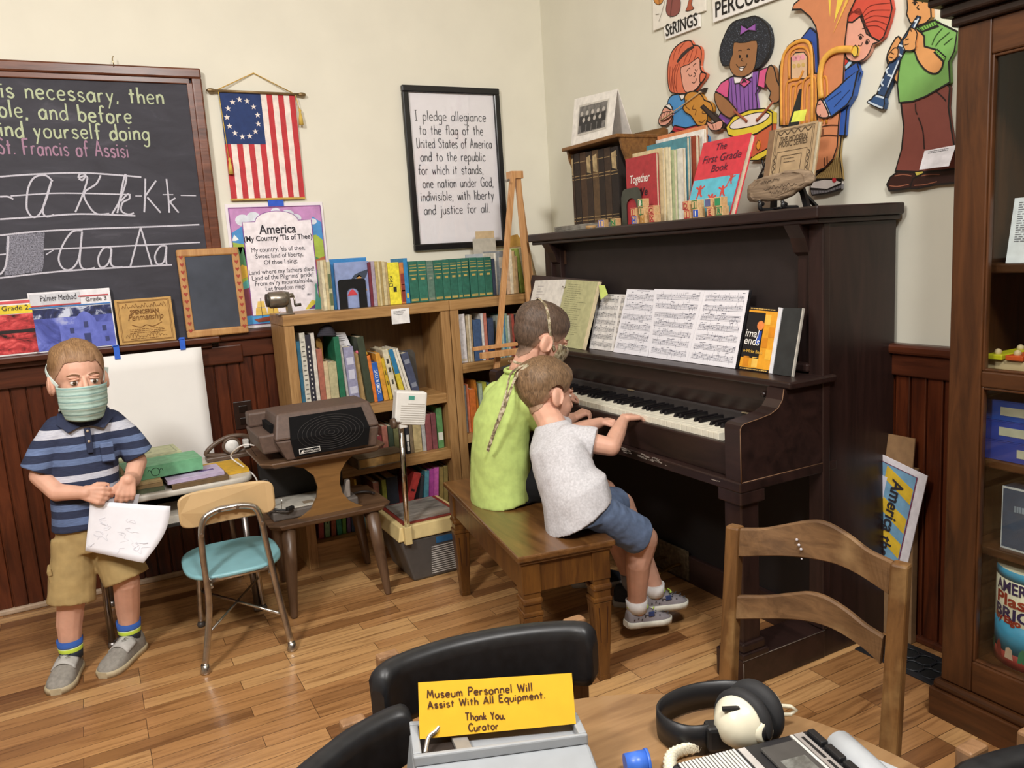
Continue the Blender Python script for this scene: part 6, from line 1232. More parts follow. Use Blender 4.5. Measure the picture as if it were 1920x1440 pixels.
# ---------------------------------------------------------------- blue and tan school chair (seen from behind)
chr_ = col('b9b4ae', .22, .95, var=.1); ch = thing('school_chair', 'small school chair with sky blue seat, tan back and chrome legs', 'chair', (.32, 2.75, 0))
sh_ = .305
def seat_p(u, v):   # rounded slab outline
    return None
cx0, cy0 = .325, 2.745
R_ = M.Translation(V((cx0, cy0, 0))) @ M.Rotation(-.02, 4, 'Z')
g = G(R_); rings = []
for z, s_ in ((sh_-.016, .95), (sh_-.012, 1.), (sh_-.003, 1.), (sh_, .96)): rings.append([g.v((math.copysign(abs(math.cos(t))**.55, math.cos(t))*.155*s_, math.copysign(abs(math.sin(t))**.7, math.sin(t))*.15*s_, z-.012*math.cos(t*1)**2*0+.006*(math.sin(t)))) for t in [2*PI*i/40 for i in range(40)]])
g.skin(rings).done('seat', col('7fb0b8', .35, var=.05, sc=12), ch)
g = G(); bc = [(.318, 2.604, .508)]
def back_pt(u, v, d): a = (u-.5)*.295; return V((.32+a, 2.622+.04*(1-(2*u-1)**2)*.5+d, .455+.115*v))
out = [(u, v) for u, v in [( .5+.5*math.copysign(abs(math.cos(t))**.35, math.cos(t)), .5+.5*math.copysign(abs(math.sin(t))**.35, math.sin(t))) for t in [2*PI*i/44 for i in range(44)]]]
rings = [[g.v(back_pt(.5+(u-.5)*s_, .5+(v-.5)*s_, d)) for u, v in out] for d, s_ in ((.0, .96), (.003, 1), (.011, 1), (.014, .96))]
g.skin(rings).done('backrest', col('c4a578', .4, var=.04, sc=10), ch)
fl_, fr_ = onZ(386, 1260, .004), onZ(548, 1217, .004); rl, rr = onZ(378, 1172, .004), onZ(494, 1140, .004)
yb = 2.606
loop = [V((fl_.x, fl_.y, .02)), V((.222, 2.588, .2)), V((.225, 2.6, .36)), V((.228, 2.603, .44)), V((.243, 2.607, .487)), V((.28, 2.611, .505)), V((.32, 2.612, .507)), V((.362, 2.611, .505)), V((.4, 2.607, .49)), V((.414, 2.603, .44)), V((.42, 2.6, .36)), V((.436, 2.588, .2)), V((fr_.x, fr_.y, .02))]
fo = G().tube(spline(loop, 5), .0105, 10).done('back_frame', chr_, ch)
g = G()
for p in ((.29, 2.6, .5055), (.345, 2.6, .506), (.2285, 2.592, .44), (.4135, 2.592, .44)): g.cyl(p, (p[0], p[1]-.004, p[2]), .006, n=10)
g.done('screws', chr_, fo)
for p in (fl_, fr_): G().lathe((p.x, p.y, 0), [(.016, 0), (.017, .008), (.013, .016), (.012, .03)], 14).done('foot_glide', chr_, ch)
for p, tx_ in ((rl, .235), (rr, .425)):
    G().tube(spline([V((p.x, p.y, .01)), V(((p.x+tx_)/2, p.y-.01, .15)), V((tx_, p.y-.03, .27)), V((tx_+.0, p.y-.06, .287)), V((tx_, 2.65, .287)), V((tx_, 2.6, .262))], 5), .0095, 8).done('leg', chr_, ch); G().lathe((p.x, p.y, 0), [(.014, 0), (.015, .008), (.011, .018)], 12).done('foot_glide', col('4a4440', .4), ch)
G().tube([(.236, 2.605, .284), (.425, 2.605, .284)], .009, 8).done('seat_bar', chr_, ch)
G().tube([(.215, 2.592, .12), (.428, 2.93, .13)], .005, 6).tube([(.44, 2.592, .12), (.232, 2.935, .13)], .005, 6).done('cross_brace', chr_, ch)

# ---------------------------------------------------------------- school desk with books
ds = thing('school_desk', 'small grey topped school desk with open book box behind the boy', 'desk', (.2, 3.15, 0))
DZ = .516; dx0, dx1, dy0, dy1 = -.115, .462, 2.925, 3.375
g = G(); rings = [[g.v((( dx0+dx1)/2+(dx1-dx0)/2*s_*math.copysign(abs(math.cos(t))**.25, math.cos(t)), (dy0+dy1)/2+(dy1-dy0)/2*s_*math.copysign(abs(math.sin(t))**.25, math.sin(t)), z)) for t in [2*PI*i/48 for i in range(48)]] for z, s_ in ((DZ-.022, .985), (DZ-.018, 1.), (DZ-.006, 1.), (DZ, .985))]
g.skin(rings).done('desktop', col('c3bcb0', .4, var=.04), ds)
met = col('3a3836', .45, .5)
G().bb(-.085, .435, 2.945, 3.34, .385, .388).bb(-.085, -.082, 2.945, 3.34, .385, DZ-.02).bb(.432, .435, 2.945, 3.34, .385, DZ-.02).bb(-.085, .435, 3.337, 3.34, .385, DZ-.02).bb(-.085, .435, 2.94, 2.947, .383, .393).done('book_box', met, ds)
for x, y in ((-.062, 2.95), (.41, 2.95), (-.05, 3.345), (.41, 3.335)): G().tube([(x*1.0, y, .39), (x*1.03-.004, y, .012)], .0115, 10).lathe((x*1.03-.004, y, 0), [(.014, 0), (.015, .008), (.012, .022)], 12).done('leg', col('8d8682', .3, .85), ds)
def lie(lab, x, y, z, w, d, h, c, rz=0, name='book', band=None, grp='books stacked on the school desk', pm=None):
    """book lying flat; spine towards -y"""
    t = thing(name, lab, 'book', (x, y, z), rz, grp); T = M.Translation(V((x, y, z+.0004))) @ M.Rotation(rz, 4, 'Z'); ct = .0025
    cv = G(T).bb(-w/2, w/2, -d/2, d/2, 0, ct, .0008).bb(-w/2, w/2, -d/2, d/2, h-ct, h, .0008).bb(-w/2, w/2, -d/2, -d/2+ct, ct, h-ct).done('cover', col(c, .6, var=.08, sc=40), t)
    G(T).bb(-w/2+.004, w/2-.004, -d/2+ct, d/2-.004, ct, h-ct).done('page_block', pm or page_m, t); return t, T, cv
lie('dark green old book at the bottom left of the desk pile', .06, 3.02, DZ, .2, .15, .016, '5a6248', .02); lie('tan worn book on the dark green one in the desk pile', .065, 3.02, DZ+.0168, .19, .145, .012, '9a8058', -.03); lie('buff top booklet under the bright green book', .062, 3.02, DZ+.0296, .18, .145, .009, 'b59c70', .05)
lie('brown thick book lying under the purple covered one on desk', .275, 3.0, DZ, .19, .14, .017, '6a5438', .05); tt, T_, cv = lie('purple printed paperback lying on the brown book on desk', .262, 3.01, DZ+.0178, .19, .14, .014, 'b8aac6', .06)
G(T_).bb(.02, .07, -.02, .0, .0141, .0146).bb(-.02, .03, .03, .045, .0141, .0146).done('cover_print', col('5a4a80', .6), cv)
lie('mustard yellow hardback at the right end of the desk', .385, 3.09, DZ, .13, .19, .014, 'c79c2a', .05)
lie('yellow worn book under the bright green one at the back of desk', .09, 3.2, DZ, .2, .15, .03, 'b8a878', .0); lie('pale grey-green book under the cream green cover at back of desk', .2, 3.2, DZ, .0+.2, .15, .02, 'a8aa90', .0) if False else None
tt, T_, cv = lie('bright green thick book lying on top of the desk pile', .165, 3.055, DZ+.0392, .255, .14, .045, '6aa67c', .09); 
g = G(T_); g.tube([(-.03+.014*math.cos(t*PI/8), -.0705, .022+.014*math.sin(t*PI/8)) for t in range(16)], .0012, 5, True).tube(spline([(-.055, -.0705, .022), (-.05, -.0705, .032), (-.043, -.0705, .024)]), .001, 5).tube(spline([(-.005, -.0705, .022), (-.01, -.0705, .032), (-.017, -.0705, .024)]), .001, 5); g.done('spine_emblem', col('2a4a38', .6), cv)
g = G(T_); g.ribbon(spline([(-.06+.05*math.cos(t*PI/8), 0+.03*math.sin(t*PI/8), .0456) for t in range(17)]), .002, (0, 0, 1)); g.done('cover_scroll', col('86b894', .6), cv, recalc=False)
tt, T_, cv = lie('pale green ornamented book on yellow book at the back of desk', .12, 3.22, DZ+.0308, .24, .16, .055, 'c2c8a0', .09)
g = G(T_); g.ribbon([(-.105, -.07, .0556), (.105, -.07, .0556), (.105, .07, .0556), (-.105, .07, .0556)], .002, (0, 0, 1), True); g.ribbon(spline([(.02*math.cos(t*PI/6)-.01*math.sin(t*PI/3), .02*math.sin(t*PI/6), .0556) for t in range(13)]), .002, (0, 0, 1)); g.done('cover_scroll', col('7a8c6a', .6), cv, recalc=False)
lie('flat white and brown box inside the desk book box', .27, 3.06, .389, .26, .2, .026, 'e4ddd0', 0, 'box', grp='things inside the school desk'); lie('thin red book inside the desk under the white box', .1, 3.08, .389, .17, .2, .014, 'c05038', 0, grp='things inside the school desk')
# telephone/iron shaped tape player: brown handset-shaped viewer
ir = thing('headset', 'brown plastic headset with white ear pads lying at the back of the desk', 'headset', (.40, 3.29, DZ)); brn = col('5d4a3c', .4)
q = onY(432, 838, 3.27); hx, hz = q.x, q.z
g = G(); band_o = spline([(hx-.092, 3.28, hz-.015), (hx-.06, 3.28, hz+.016), (hx, 3.28, hz+.04), (hx+.06, 3.28, hz+.034), (hx+.085, 3.28, hz+.01), (hx+.06, 3.28, hz-.02), (hx, 3.28, hz-.03), (hx-.06, 3.28, hz-.026)], 5, True)
g.tube(band_o, .0095, 8, True).done('frame', brn, ir); G().lathe((hx+.005, 3.262, hz+.004), [(.03, .024), (.036, .01), (.034, .0), (.028, -.002), (.026, .004)], 22, (0, 1, 0)).done('ear_cup', brn, ir)
G().lathe((hx+.005, 3.264, hz+.004), [(.0, .0), (.026, .0), (.026, -.003), (.006, -.004), (0, -.004)], 22, (0, 1, 0)).done('ear_pad', col('e6e4e0', .6), ir); G().bb(hx+.05, hx+.072, 3.262, 3.29, hz-.012, hz+.022, .004).done('second_pad', col('e6e4e0', .6), ir); G().bb(hx-.095, hx+.09, 3.25, 3.31, DZ+.0005, hz-.028, .004).done('base', brn, ir)

# ---------------------------------------------------------------- two-tier wooden stand
st = thing('side_table', 'two-tier dark brown wooden stand with splayed legs carrying record player', 'table', (.7, 2.95, 0))
sw = wood('4a3526', '6d523c', 'X', 12, .35, 10, .08); swZ = wood('4a3526', '6d523c', 'Z', 12, .35, 10, .08); spl = wood('6a4a28', '8a6438', 'X', 14, .4, 10, .08)
def tier(name, x0, x1, y0, y1, z0, z1):
    g = G(); pts = [(x0, y0+.035), (x0+.035, y0), (x1-.035, y0), (x1, y0+.035), (x1, y1-.03), (x1-.03, y1), (x0+.03, y1), (x0, y1-.03)]; m_ = V(((x0+x1)/2, (y0+y1)/2, 0)); rings = []
    for z, k in ((z0, .93), (z0+.006, .97), (z1-.004, 1.0), (z1, .992)): rings.append([g.v((m_.x+(p[0]-m_.x)*k, m_.y+(p[1]-m_.y)*k, z)) for p in pts])
    return g.skin(rings, smooth=False).done(name, sw, st)
SX0, SX1 = .475, .935
tier('lower_shelf', SX0, SX1, 2.825, 3.165, .318, .34); tier('table_top', SX0-.005, SX1+.0, 2.825, 3.165, .548, .57)
for y in (2.868, 3.11):
    P = lambda a, b: (a, y, b)
    hg = [P(.585, .34), P(.83, .34), P(.812, .348), P(.78, .37), P(.757, .405), P(.75, .445), P(.757, .488), P(.78, .52), P(.82, .548), P(.56, .548), P(.625, .525), P(.658, .49), P(.668, .445), P(.66, .405), P(.635, .365), P(.6, .345)]
    G().prism(spline(hg, 3, True) if False else hg, (0, .014, 0)).done('hourglass_panel', spl, st)
for (px, py), (tx_, ty_) in (((552, 1158), (.545, 2.865)), ((728, 1113), (.86, 2.865)), ((690, 1056), (.86, 3.1)), ((532, 1090), (.545, 3.1))):
    p = onZ(px, py, 0); G().skin([], True) if False else None
    g = G(); d = V((tx_, ty_, .318))-p; g.skin([g.ring(p+d*f, (r, 0, 0), (0, r, 0), 14) for f, r in ((0, .0115), (.02, .013), (.3, .0185), (.6, .024), (1, .0255))]); g.done('leg', swZ, st)
# speaker / record player with a slanted front
rp = thing('record_player', 'brown portable record player with black speaker front on the stand', 'record player', (.72, 2.95, .57)); pls = col('5d4a40', .55, var=.08, sc=80); SZ0 = .5715
yf = 2.835
def loft4(name, m, rs):
    g = G(); g.skin([[g.v(p) for p in r] for r in rs], smooth=False); return g.done(name, m, rp)
def rc(x0, x1, y0, y1, z): return [(x0, y0, z), (x1, y0, z), (x1, y1, z), (x0, y1, z)]
G().hull8(rc(.562, .893, yf-.005, 3.09, SZ0)+rc(.527, .908, yf-.012, 3.11, SZ0+.075), .006).done('case_bottom', pls, rp)
G().hull8(rc(.525, .91, yf-.014, 3.11, SZ0+.077)+rc(.545, .888, yf+.018, 3.03, SZ0+.168), .008).done('case_top', pls, rp)
G().hull8(rc(.487, .56, yf+.02, 3.1, SZ0+.03)+rc(.475, .56, yf+.02, 3.1, SZ0+.10), .008).bb(.478, .9, 3.03, 3.1, SZ0+.1, SZ0+.155, .008).done('side_case', pls, rp)
blkp = col('0f0e0f', .9, var=.1, sc=200, spec=.2)
gz = [(.588, yf-.0165, SZ0+.012), (.858, yf-.0165, SZ0+.012), (.868, yf-.021, SZ0+.078), (.852, yf+.008, SZ0+.152), (.586, yf+.008, SZ0+.152), (.578, yf-.021, SZ0+.075)]
ga = [gz[0], gz[1], (gz[2][0], gz[2][1], SZ0+.077), (gz[5][0], gz[5][1], SZ0+.077)]; gb = [(gz[5][0], gz[5][1], SZ0+.077), (gz[2][0], gz[2][1], SZ0+.077), gz[3], gz[4]]
gr = G().prism(ga, (0, .012, 0)).prism(gb, (0, .012, 0)).done('speaker_grille', blkp, rp)
g = G()
def gy_(z): return yf-.0222+((z-SZ0-.077)*.39 if z > SZ0+.077 else (SZ0+.077-z)*.07)
for k in range(8):
    r = .01+.013*k; g.tube([(.725+r*1.2*math.cos(t*PI/16), gy_(SZ0+.082+r*.6*math.sin(t*PI/16)), SZ0+.082+r*.6*math.sin(t*PI/16)) for t in range(32)], .0009, 4, True)
g.done('cone_rings', col('34302f', .6), gr)
lg_ = G().bb(.603, .678, yf-.0205, yf-.018, SZ0+.02, SZ0+.038).done('name_badge', col('e4e0da', .5), gr); G().bb(.605, .676, yf-.021, yf-.0204, SZ0+.022, SZ0+.036).done('badge_field', blkp, lg_); txt('AUDIOTRONICS', (.62, yf-.0212, SZ0+.0255), (1, 0, 0), (0, 0, 1), .009, col('e4e0da', .5), lg_, width=.053); G().prism([(.607, yf-.0212, SZ0+.024), (.618, yf-.0212, SZ0+.024), (.618, yf-.0212, SZ0+.034)], (0, -.0004, 0)).done('badge_mark', col('e4e0da', .5), lg_)
G().bb(.52, .535, 2.87, 3.0, SZ0+.1, SZ0+.13).tube([(.47, 2.9, SZ0+.02), (.455, 2.9, SZ0+.05), (.45, 2.91, SZ0+.075)], .001, 4).done('turntable_edge', blkp, rp)
# second record player on the lower shelf, seen through the hourglass
lp = thing('tape_deck', 'grey turntable box with pale label panel on the lower shelf of stand', 'record player', (.6, 3.0, .34)); G().bb(.5, .82, 2.885, 3.105, .3408, .375, .006).done('body', col('5c544e', .6), lp); G().hull8(rc(.515, .70, 2.892, 3.05, .3755)+rc(.515, .70, 2.892, 3.05, .381), .002).done('label_panel', col('b8b2a6', .6), lp); G().bb(.62, .66, 2.91, 2.945, .3812, .3818).done('small_photo', col('8a7a66', .6), lp); G().bb(.5, .82, 3.08, 3.104, .375, .52, .004).done('lid', col('2c2826', .6), lp); G().hull8(rc(.765, .795, 2.9, 2.93, .375)+rc(.785, .8, 2.905, 2.93, .44), .003).done('tone_arm_rest', col('8a8078', .5), lp)
cb_ = col('1c1a1a', .5)
G().tube([(.86+.045*math.cos(t*PI/12), 2.96+.055*math.sin(t*PI/12), .352) for t in range(14)], .0055, 8).done('power_cord', col('2c2420', .5), lp)
tag(G().tube(spline([(.487, 3.02, .605), (.46, 3.03, .612), (.43, 3.05, .6), (.41, 3.1, .56), (.44, 3.03, .53), (.468, 3.0, .5), (.475, 2.98, .475), (.46, 2.96, .465), (.44, 2.98, .46)], 6), .003, 8).done('white_cord', col('dcd6d0', .5)), 'white cord curling between the desk and the record player', 'cord')
pc = thing('plug_cord', 'black coiled power cord with plugs hanging over the lower shelf', 'cord', (.5, 2.86, .42)); r_ = random.Random(3)
G().tube(spline([(.478+.02*math.sin(i*1.9), 2.885+.014*math.cos(i*1.3), .5-.011*i+.012*math.sin(i*2.2)) for i in range(10)]+[(.515, 2.87, .39), (.545, 2.865, .384)], 5), .0042, 8).done('cord', cb_, pc); G().box((.56, 2.868, .387), (.03, .016, .014), M.Rotation(.5, 4, 'Z'), .003).done('plug', cb_, pc); G().tube([(.53, 2.87, .39), (.535, 2.868, .43)], .0012, 6).done('prong', chr_, pc)

# ---------------------------------------------------------------- overhead projector
oh = thing('overhead_projector', 'grey overhead projector with beige top and chrome post beside the stand', 'projector', (1.03, 2.98, 0)); gy = col('4f4c4a', .45, var=.03); bgm = col('d2bd86', .45, var=.03)
b0, b1 = onZ(777, 1091, 0), onZ(862, 1069, 0)
ux = (b1-b0).normalized(); uy = V((-ux.y, ux.x, 0)); wB = (b1-b0).length+.03
OT = M(((ux.x, uy.x, 0, b0.x), (ux.y, uy.y, 0, b0.y), (0, 0, 1, 0), (0, 0, 0, 1)))
t0 = OT.inverted() @ onY(757, 1003, 2.93)
bx, by, ztop = -.015, -.005, .185
G(OT).hull8([(0, 0, .0), (wB, 0, 0), (wB, .25, 0), (0, .25, 0), (-.055, -.03, ztop), (wB+.01, -.03, ztop), (wB+.01, .28, ztop), (-.055, .28, ztop)], .01).done('body', gy, oh)
gP = G(OT)
gP.hull8([(-.062, -.037, ztop), (wB+.015, -.037, ztop), (wB+.015, .286, ztop), (-.062, .286, ztop), (-.05, -.03, ztop+.055), (wB+.008, -.03, ztop+.055), (wB+.008, .28, ztop+.055), (-.05, .28, ztop+.055)], .004); fr_o = gP.done('top_frame', bgm, oh)
G(OT).bb(-.03, wB-.012, -.012, .265, ztop+.056, ztop+.06).done('red_gasket', col('7a2a22', .5), oh); G(OT).bb(-.015, wB-.03, .004, .25, ztop+.0605, ztop+.063).done('glass_stage', photo([(.3, '5a5654'), (.55, '8a857e'), (.75, 'aaa6a0')], 6, rough=.12, st=(1, 5, 1)), oh)
g = G(OT)
for i in range(13): z = .155-.0095*i; f = 1-z/ztop; z -= .024; g.bb(.075, wB-.015, -.03*(z/ztop)-.0012, -.03*(z/ztop)+.002, z, z+.0035)
g.done('vent_slots', col('b9b4ae', .5), oh)
G(OT).hull8([(.095, -.0255, .145), (.175, -.0255, .145), (.175, -.022, .145), (.095, -.022, .145), (.095, -.0295, .172), (.175, -.0295, .172), (.175, -.026, .172), (.095, -.026, .172)]).done('name_label', col('2a5f8c', .4), oh)
pp = OT @ V((-.035, -.03, 0)); pb = onY(762, 1000, pp.y); P0 = V((pb.x, pp.y-.012, ztop)); P1 = V((P0.x+.012, P0.y, .66))
G().cyl(P0, P1, .0105, n=16).done('post', col('cfccc8', .08, 1.0, var=.0), oh); G().bb(P0.x-.014, P0.x+.014, P0.y-.012, P0.y+.014, ztop-.01, ztop+.06, .002).done('post_socket', bgm, oh)
hd = thing  # head with grille
wh = col('e3e0da', .45, var=.02)
HT = M.Translation(P1+V((.035, 0, .04))) @ M.Rotation(.16, 4, 'Y') @ M.Rotation(-.15, 4, 'Z')
G(HT).bb(-.055, .062, -.03, .03, -.06, .065, .006).done('head', wh, oh); g = G(HT)
for i in range(9): g.bb(-.01 if i > 7 else -.035, .055, -.0312, -.03, -.05+.0085*i, -.0465+.0085*i)
g.done('head_grille', col('bdb8b0', .5), oh); G(HT).bb(-.008, .014, -.0312, -.03, .035, .05).done('head_badge', col('4a9a88', .5), oh)
q = P1+V((-.03, -.02, -.005)); G().cyl(q+V((.03, 0, 0)), q, .006).cyl(q, q+V((-.014, 0, 0)), .021, .018, 18).done('focus_knob', brn, oh); G().box(P1+V((.002, -.004, .0)), (.034, .034, .06), bv=.004).done('post_clamp', wh, oh)
# ---------------------------------------------------------------- glass-fronted cabinet on the right
cab = thing('display_cabinet', 'tall dark oak cabinet with glazed door at the right edge', 'cabinet', (1.96, .75, 0))
cz = wood('2e190c', '5a351a', 'Z', 12, .38, 9, .1); cy = wood('2e190c', '5a351a', 'Y', 12, .38, 9, .1)
KX, KY0, KY1 = 1.817, .30, 1.197; KB = 2.11
G().bb(KX-.02, KB, KY0, KY1+.02, 0, .075, .003).bb(KX-.014, KB, KY0, KY1+.014, .075, .098, .008).done('plinth', cy, cab)
G().bb(KX+.03, KB, KY1-.03, KY1, .098, 1.69, .002).done('side_panel', cz, cab); G().bb(KX+.03, KB, KY0, KY0+.03, .098, 1.69).done('side_panel', cz, cab)
G().bb(KB-.015, KB, KY0+.03, KY1-.03, .098, 1.69).done('back_panel', col('35200f', .6), cab)
g = G(); 
for z0, z1, o in ((1.688, 1.71, .012), (1.71, 1.735, .03), (1.735, 1.755, .05), (1.755, 1.775, .075), (1.775, 1.80, .085)): g.bb(KX-o, KB, KY0-o*0, KY1+o*.85, z0, z1, .006)
g.done('cornice', wood('1a110c', '33211a', 'Y', 12, .35, 9), cab)
D1 = .56   # the door spans D1..KY1
door = G().bb(KX, KX+.028, KY1-.078, KY1, .1, 1.688, .003).bb(KX, KX+.028, D1, D1+.078, .1, 1.688, .003).done('door_frame', cz, cab)
for nm, z0, z1 in (('top_rail', 1.612, 1.688), ('mid_rail', .872, .91), ('bottom_rail', .1, .182)): G().bb(KX+.001, KX+.027, D1+.078, KY1-.078, z0, z1, .004).done(nm, cy, door)
G().bb(KX, KX+.03, KY0, D1-.002, .1, 1.688, .003).done('front_panel', cz, cab)
for z0, z1 in ((.182, .872), (.91, 1.612)):
    g = G(); 
    for a, b, c, d in ((KY1-.084, KY1-.078, z0, z1), (D1+.078, D1+.084, z0, z1), (D1+.084, KY1-.084, z0, z0+.006), (D1+.084, KY1-.084, z1-.006, z1)): g.bb(KX+.004, KX+.02, a, b, c, d, .002)
    g.done('glazing_bead', cz, door); G().bb(KX+.0115, KX+.0145, D1+.08, KY1-.08, z0+.002, z1-.002).done('glass_pane', glass((.93, .95, .93, 1)), door)
for z in (.178, .47, .69, .885, 1.155): G().bb(KX+.045 if z not in (.178,) else KX+.03, KB-.016, KY0+.031, KY1-.031, z-.022, z, .004).done('shelf', cy, cab)
def K(px, py, x): return onX(px, py, x)
# contents
t = thing('xylophone', 'toy wooden xylophone with coloured bars inside the cabinet', 'xylophone', (1.93, 1.0, .885)); tw = wood('c9ab80', 'e0c8a0', 'Y', 20, .5, 8)
y1 = K(1836, 690, 1.878).y; G().bb(1.878, 1.89, .75, y1, .9, .93, .002).bb(1.98, 1.99, .78, y1, .9, .93, .002).bb(1.872, 1.995, y1-.012, y1+.004, .8855, .936, .002).bb(1.872, 1.995, .745, .757, .8855, .936, .002).done('base_frame', tw, t)
for i, c in enumerate(('d8d02c', 'd85a28', 'c83048', '8a3a98', '2f58b8', '2f9a58')):
    yy = y1-.04-i*.045; b_ = G().bb(1.866+.004*i, 2.0-.004*i, yy-.02, yy+.02, .931, .943, .002).done('tone_bar', col(c, .35), t)
    for xx in (1.885, 1.975): G().ball((xx, yy, .947), .0085, 10, 7).done('peg_ball', tw, b_)
t = thing('mallet', 'wooden mallet resting on the toy xylophone', 'mallet', (1.95, .95, .95)); G().ball((1.955, 1.065, .973), (.022, .016, .022)).done('head', wood('a08058', 'c2a478', 'Z', 20, .5, 4), t); G().cyl((1.955, 1.06, .973), (1.94, .85, .966), .005).done('handle', tw, t)
for i, (c, lb) in enumerate((('2a3f98', 'bottom blue binder in the cabinet stack with faded red marks'), ('27409a', 'middle blue binder of the stack inside the cabinet'), ('1f4aa4', 'top blue binder of the stack inside the cabinet'))):
    t = thing('binder', lb, 'binder', (1.96, .98, .69+.049*i), 0, 'blue binders in the cabinet'); z = .6905+.0485*i
    yb_ = min(1.163, K(1833, 800, 1.868).y)-.002*i; cv = G().bb(1.868, 2.08, .74, yb_, z, z+.003, .001).bb(1.868, 2.08, .74, yb_, z+.045, z+.048, .001).bb(1.868, 1.872, .74, yb_, z+.003, z+.045).done('cover', col(c, .4), t)
    G().bb(1.875, 2.07, .75, yb_-.008, z+.004, z+.044).done('page_block', col('c9c4b4', .7), t); o = .045*(i == 0); G().bb(1.8672, 1.868, .8, yb_-.05-o, z+.013, z+.033).done('spine_label', col('b9b6a2', .6), cv)
t = thing('game_box', 'slate blue box with white edge and faded lettering inside cabinet', 'box', (1.9, .98, .47)); y = K(1876, 1000, 1.885).y
cv = G().bb(1.885, 1.95, .75, y, .4705, .625, .003).done('carton', col('3c4f68', .5), t); g = G(); g.ribbon([(1.8845, y-.002, .472), (1.8845, y-.002, .623), (1.8845, .75, .623), (1.8845, .75, .472)], .004, (-1, 0, 0), True); g.done('white_edge', col('c9ccd0', .5), cv, recalc=False); g = G(); lines_of_print(g, lambda u, v: V((1.8845, y-.03-.12*u, .56+.03*v)), (.2,), 0, .6, .5, 3, .0); g.done('faded_print', col('8a9aac', .6), cv, recalc=False)
t = thing('toy_canister', 'round American Plastic Bricks toy canister in the bottom of cabinet', 'canister', (1.955, 1.0, .18)); cx_, cr_ = 1.96, .095; cy_ = K(1868, 1180, 1.93).y-.088
can = G().cyl((cx_, cy_, .1785), (cx_, cy_, .425), cr_, n=48).done('drum', col('e4dcc4', .45), t)
def ringband(nm, z0, z1, c, e=.0006): G().lathe((cx_, cy_, 0), [(cr_+e, z0), (cr_+e, z1)], 48).done(nm, col(c, .45), can)
ringband('blue_band', .215, .29, '3a9ac4'); ringband('top_band', .4, .424, '3a9ac4'); ringband('brick_band', .1795, .215, '9a3a34')
for k in range(7): a_ = PI+.5-k*.35; G().prism([(cx_+(cr_+.0012)*math.cos(a_+da), cy_+(cr_+.0012)*math.sin(a_+da), z) for da, z in ((-.12, .2), (.12, .2), (.09, .225), (0, .238 if k % 2 else .23), (-.09, .225))], (.0, 0, .0005)).done('drawn_house', col(('9a3a34', '3a7a5a', 'd8b8a0')[k % 3], .5), can)
def curved(s, z, h, c, a0, a1):
    cu = txt(s, (0, 0, 0), (1, 0, 0), (0, 1, 0), h, col(c, .5), None, name='lettering', bold=.0012); xs = [v.co.x for v in cu.data.vertices]; mx, mn = max(xs), min(xs)
    for v in cu.data.vertices:
        a_ = a0+(a1-a0)*(v.co.x-mn)/(mx-mn); rr = cr_+.0012; v.co = V((cx_+rr*math.cos(a_), cy_+rr*math.sin(a_), z+v.co.y))
    attach(cu, can)
A0 = PI-.72
curved('AMERICAN', .368, .04, '3a2f78', A0, A0+1.75); curved('Plastic', .335, .042, 'c8402f', A0+.03, A0+1.5); curved('BRICKS', .302, .04, '3a2f78', A0, A0+1.6); curved('by Elgo', .2905, .024, 'c8402f', A0+.02, A0+.8)
t = thing('letter_sheet', 'white typed letter in clear holder on the top shelf of cabinet', 'paper', (1.88, 1.0, 1.155)); a = K(1893, 372, 1.88); b = K(1888, 488, 1.88)
cv = G().hull8([(1.875, b.y, 1.1555), (1.877, b.y, 1.1555), (1.877, .8, 1.1555), (1.875, .8, 1.1555), (1.9, a.y, a.z), (1.902, a.y, a.z), (1.902, .8, a.z), (1.9, .8, a.z)]).done('sheet', col('e6e8f0', .6), t); g = G(); lines_of_print(g, lambda u, v: V((1.8745+.025*v-.0006, a.y-.012-.17*u, 1.156+(a.z-1.156)*v)), [.92-.035*i for i in range(18)], 0, 1, .012, 9, .1); g.done('typed_lines', col('7a7c88', .7), cv, recalc=False)

# ---------------------------------------------------------------- beside the piano
t = thing('song_poster', 'America the Beautiful poster turned sideways behind the piano end', 'poster', (2.07, 1.55, .3))
pa, pb_, pc_ = K(1739, 893, 2.06), K(1705, 1042, 2.07), K(1691, 870, 2.06)
dn = (pb_-pa); dn = dn.normalized(); lf = V((0, (pc_-pa).y, (pc_-pa).z)).normalized(); L_ = .62
cr4 = [pa, pa+dn*L_, pa+dn*L_+lf*.4, pa+lf*.4]; low = min(p.z for p in cr4); k_ = 0
sheet2 = G().prism([p for p in cr4], (.003, 0, 0)).done('poster_sheet', col('e8e4ea', .6), t)
PQ = lambda u, v, k=1: pa+lf*(u*.4)+dn*(v*L_)+V((-.0006*k, 0, 0))
G().prism([PQ(.07, .03), PQ(.07, .97), PQ(.93, .97), PQ(.93, .03)], (-.0003, 0, 0)).done('border_blue', col('7aa8c8', .5), sheet2)
g = G(); g.ribbon([PQ(.07, .03, 3), PQ(.07, .97, 3), PQ(.93, .97, 3), PQ(.93, .03, 3)], .003, (-1, 0, 0), True); g.done('border_line', col('7a3a58', .5), sheet2, recalc=False)
for v in (.06, .22, .36, .5): G().prism([PQ(.08, v+.04, 2), PQ(.08, v+.12, 2), PQ(.32, v+.05, 2), PQ(.32, v-.02, 2)], (-.0003, 0, 0)).done('yellow_wave', col('e0bc3a', .5), sheet2)
G().prism([PQ(.3, .1, 3), PQ(.3, .5, 3), PQ(.9, .9, 3), PQ(.9, .1, 3)], (-.0003, 0, 0)).done('pale_cloud', col('d8dcec', .5), sheet2)
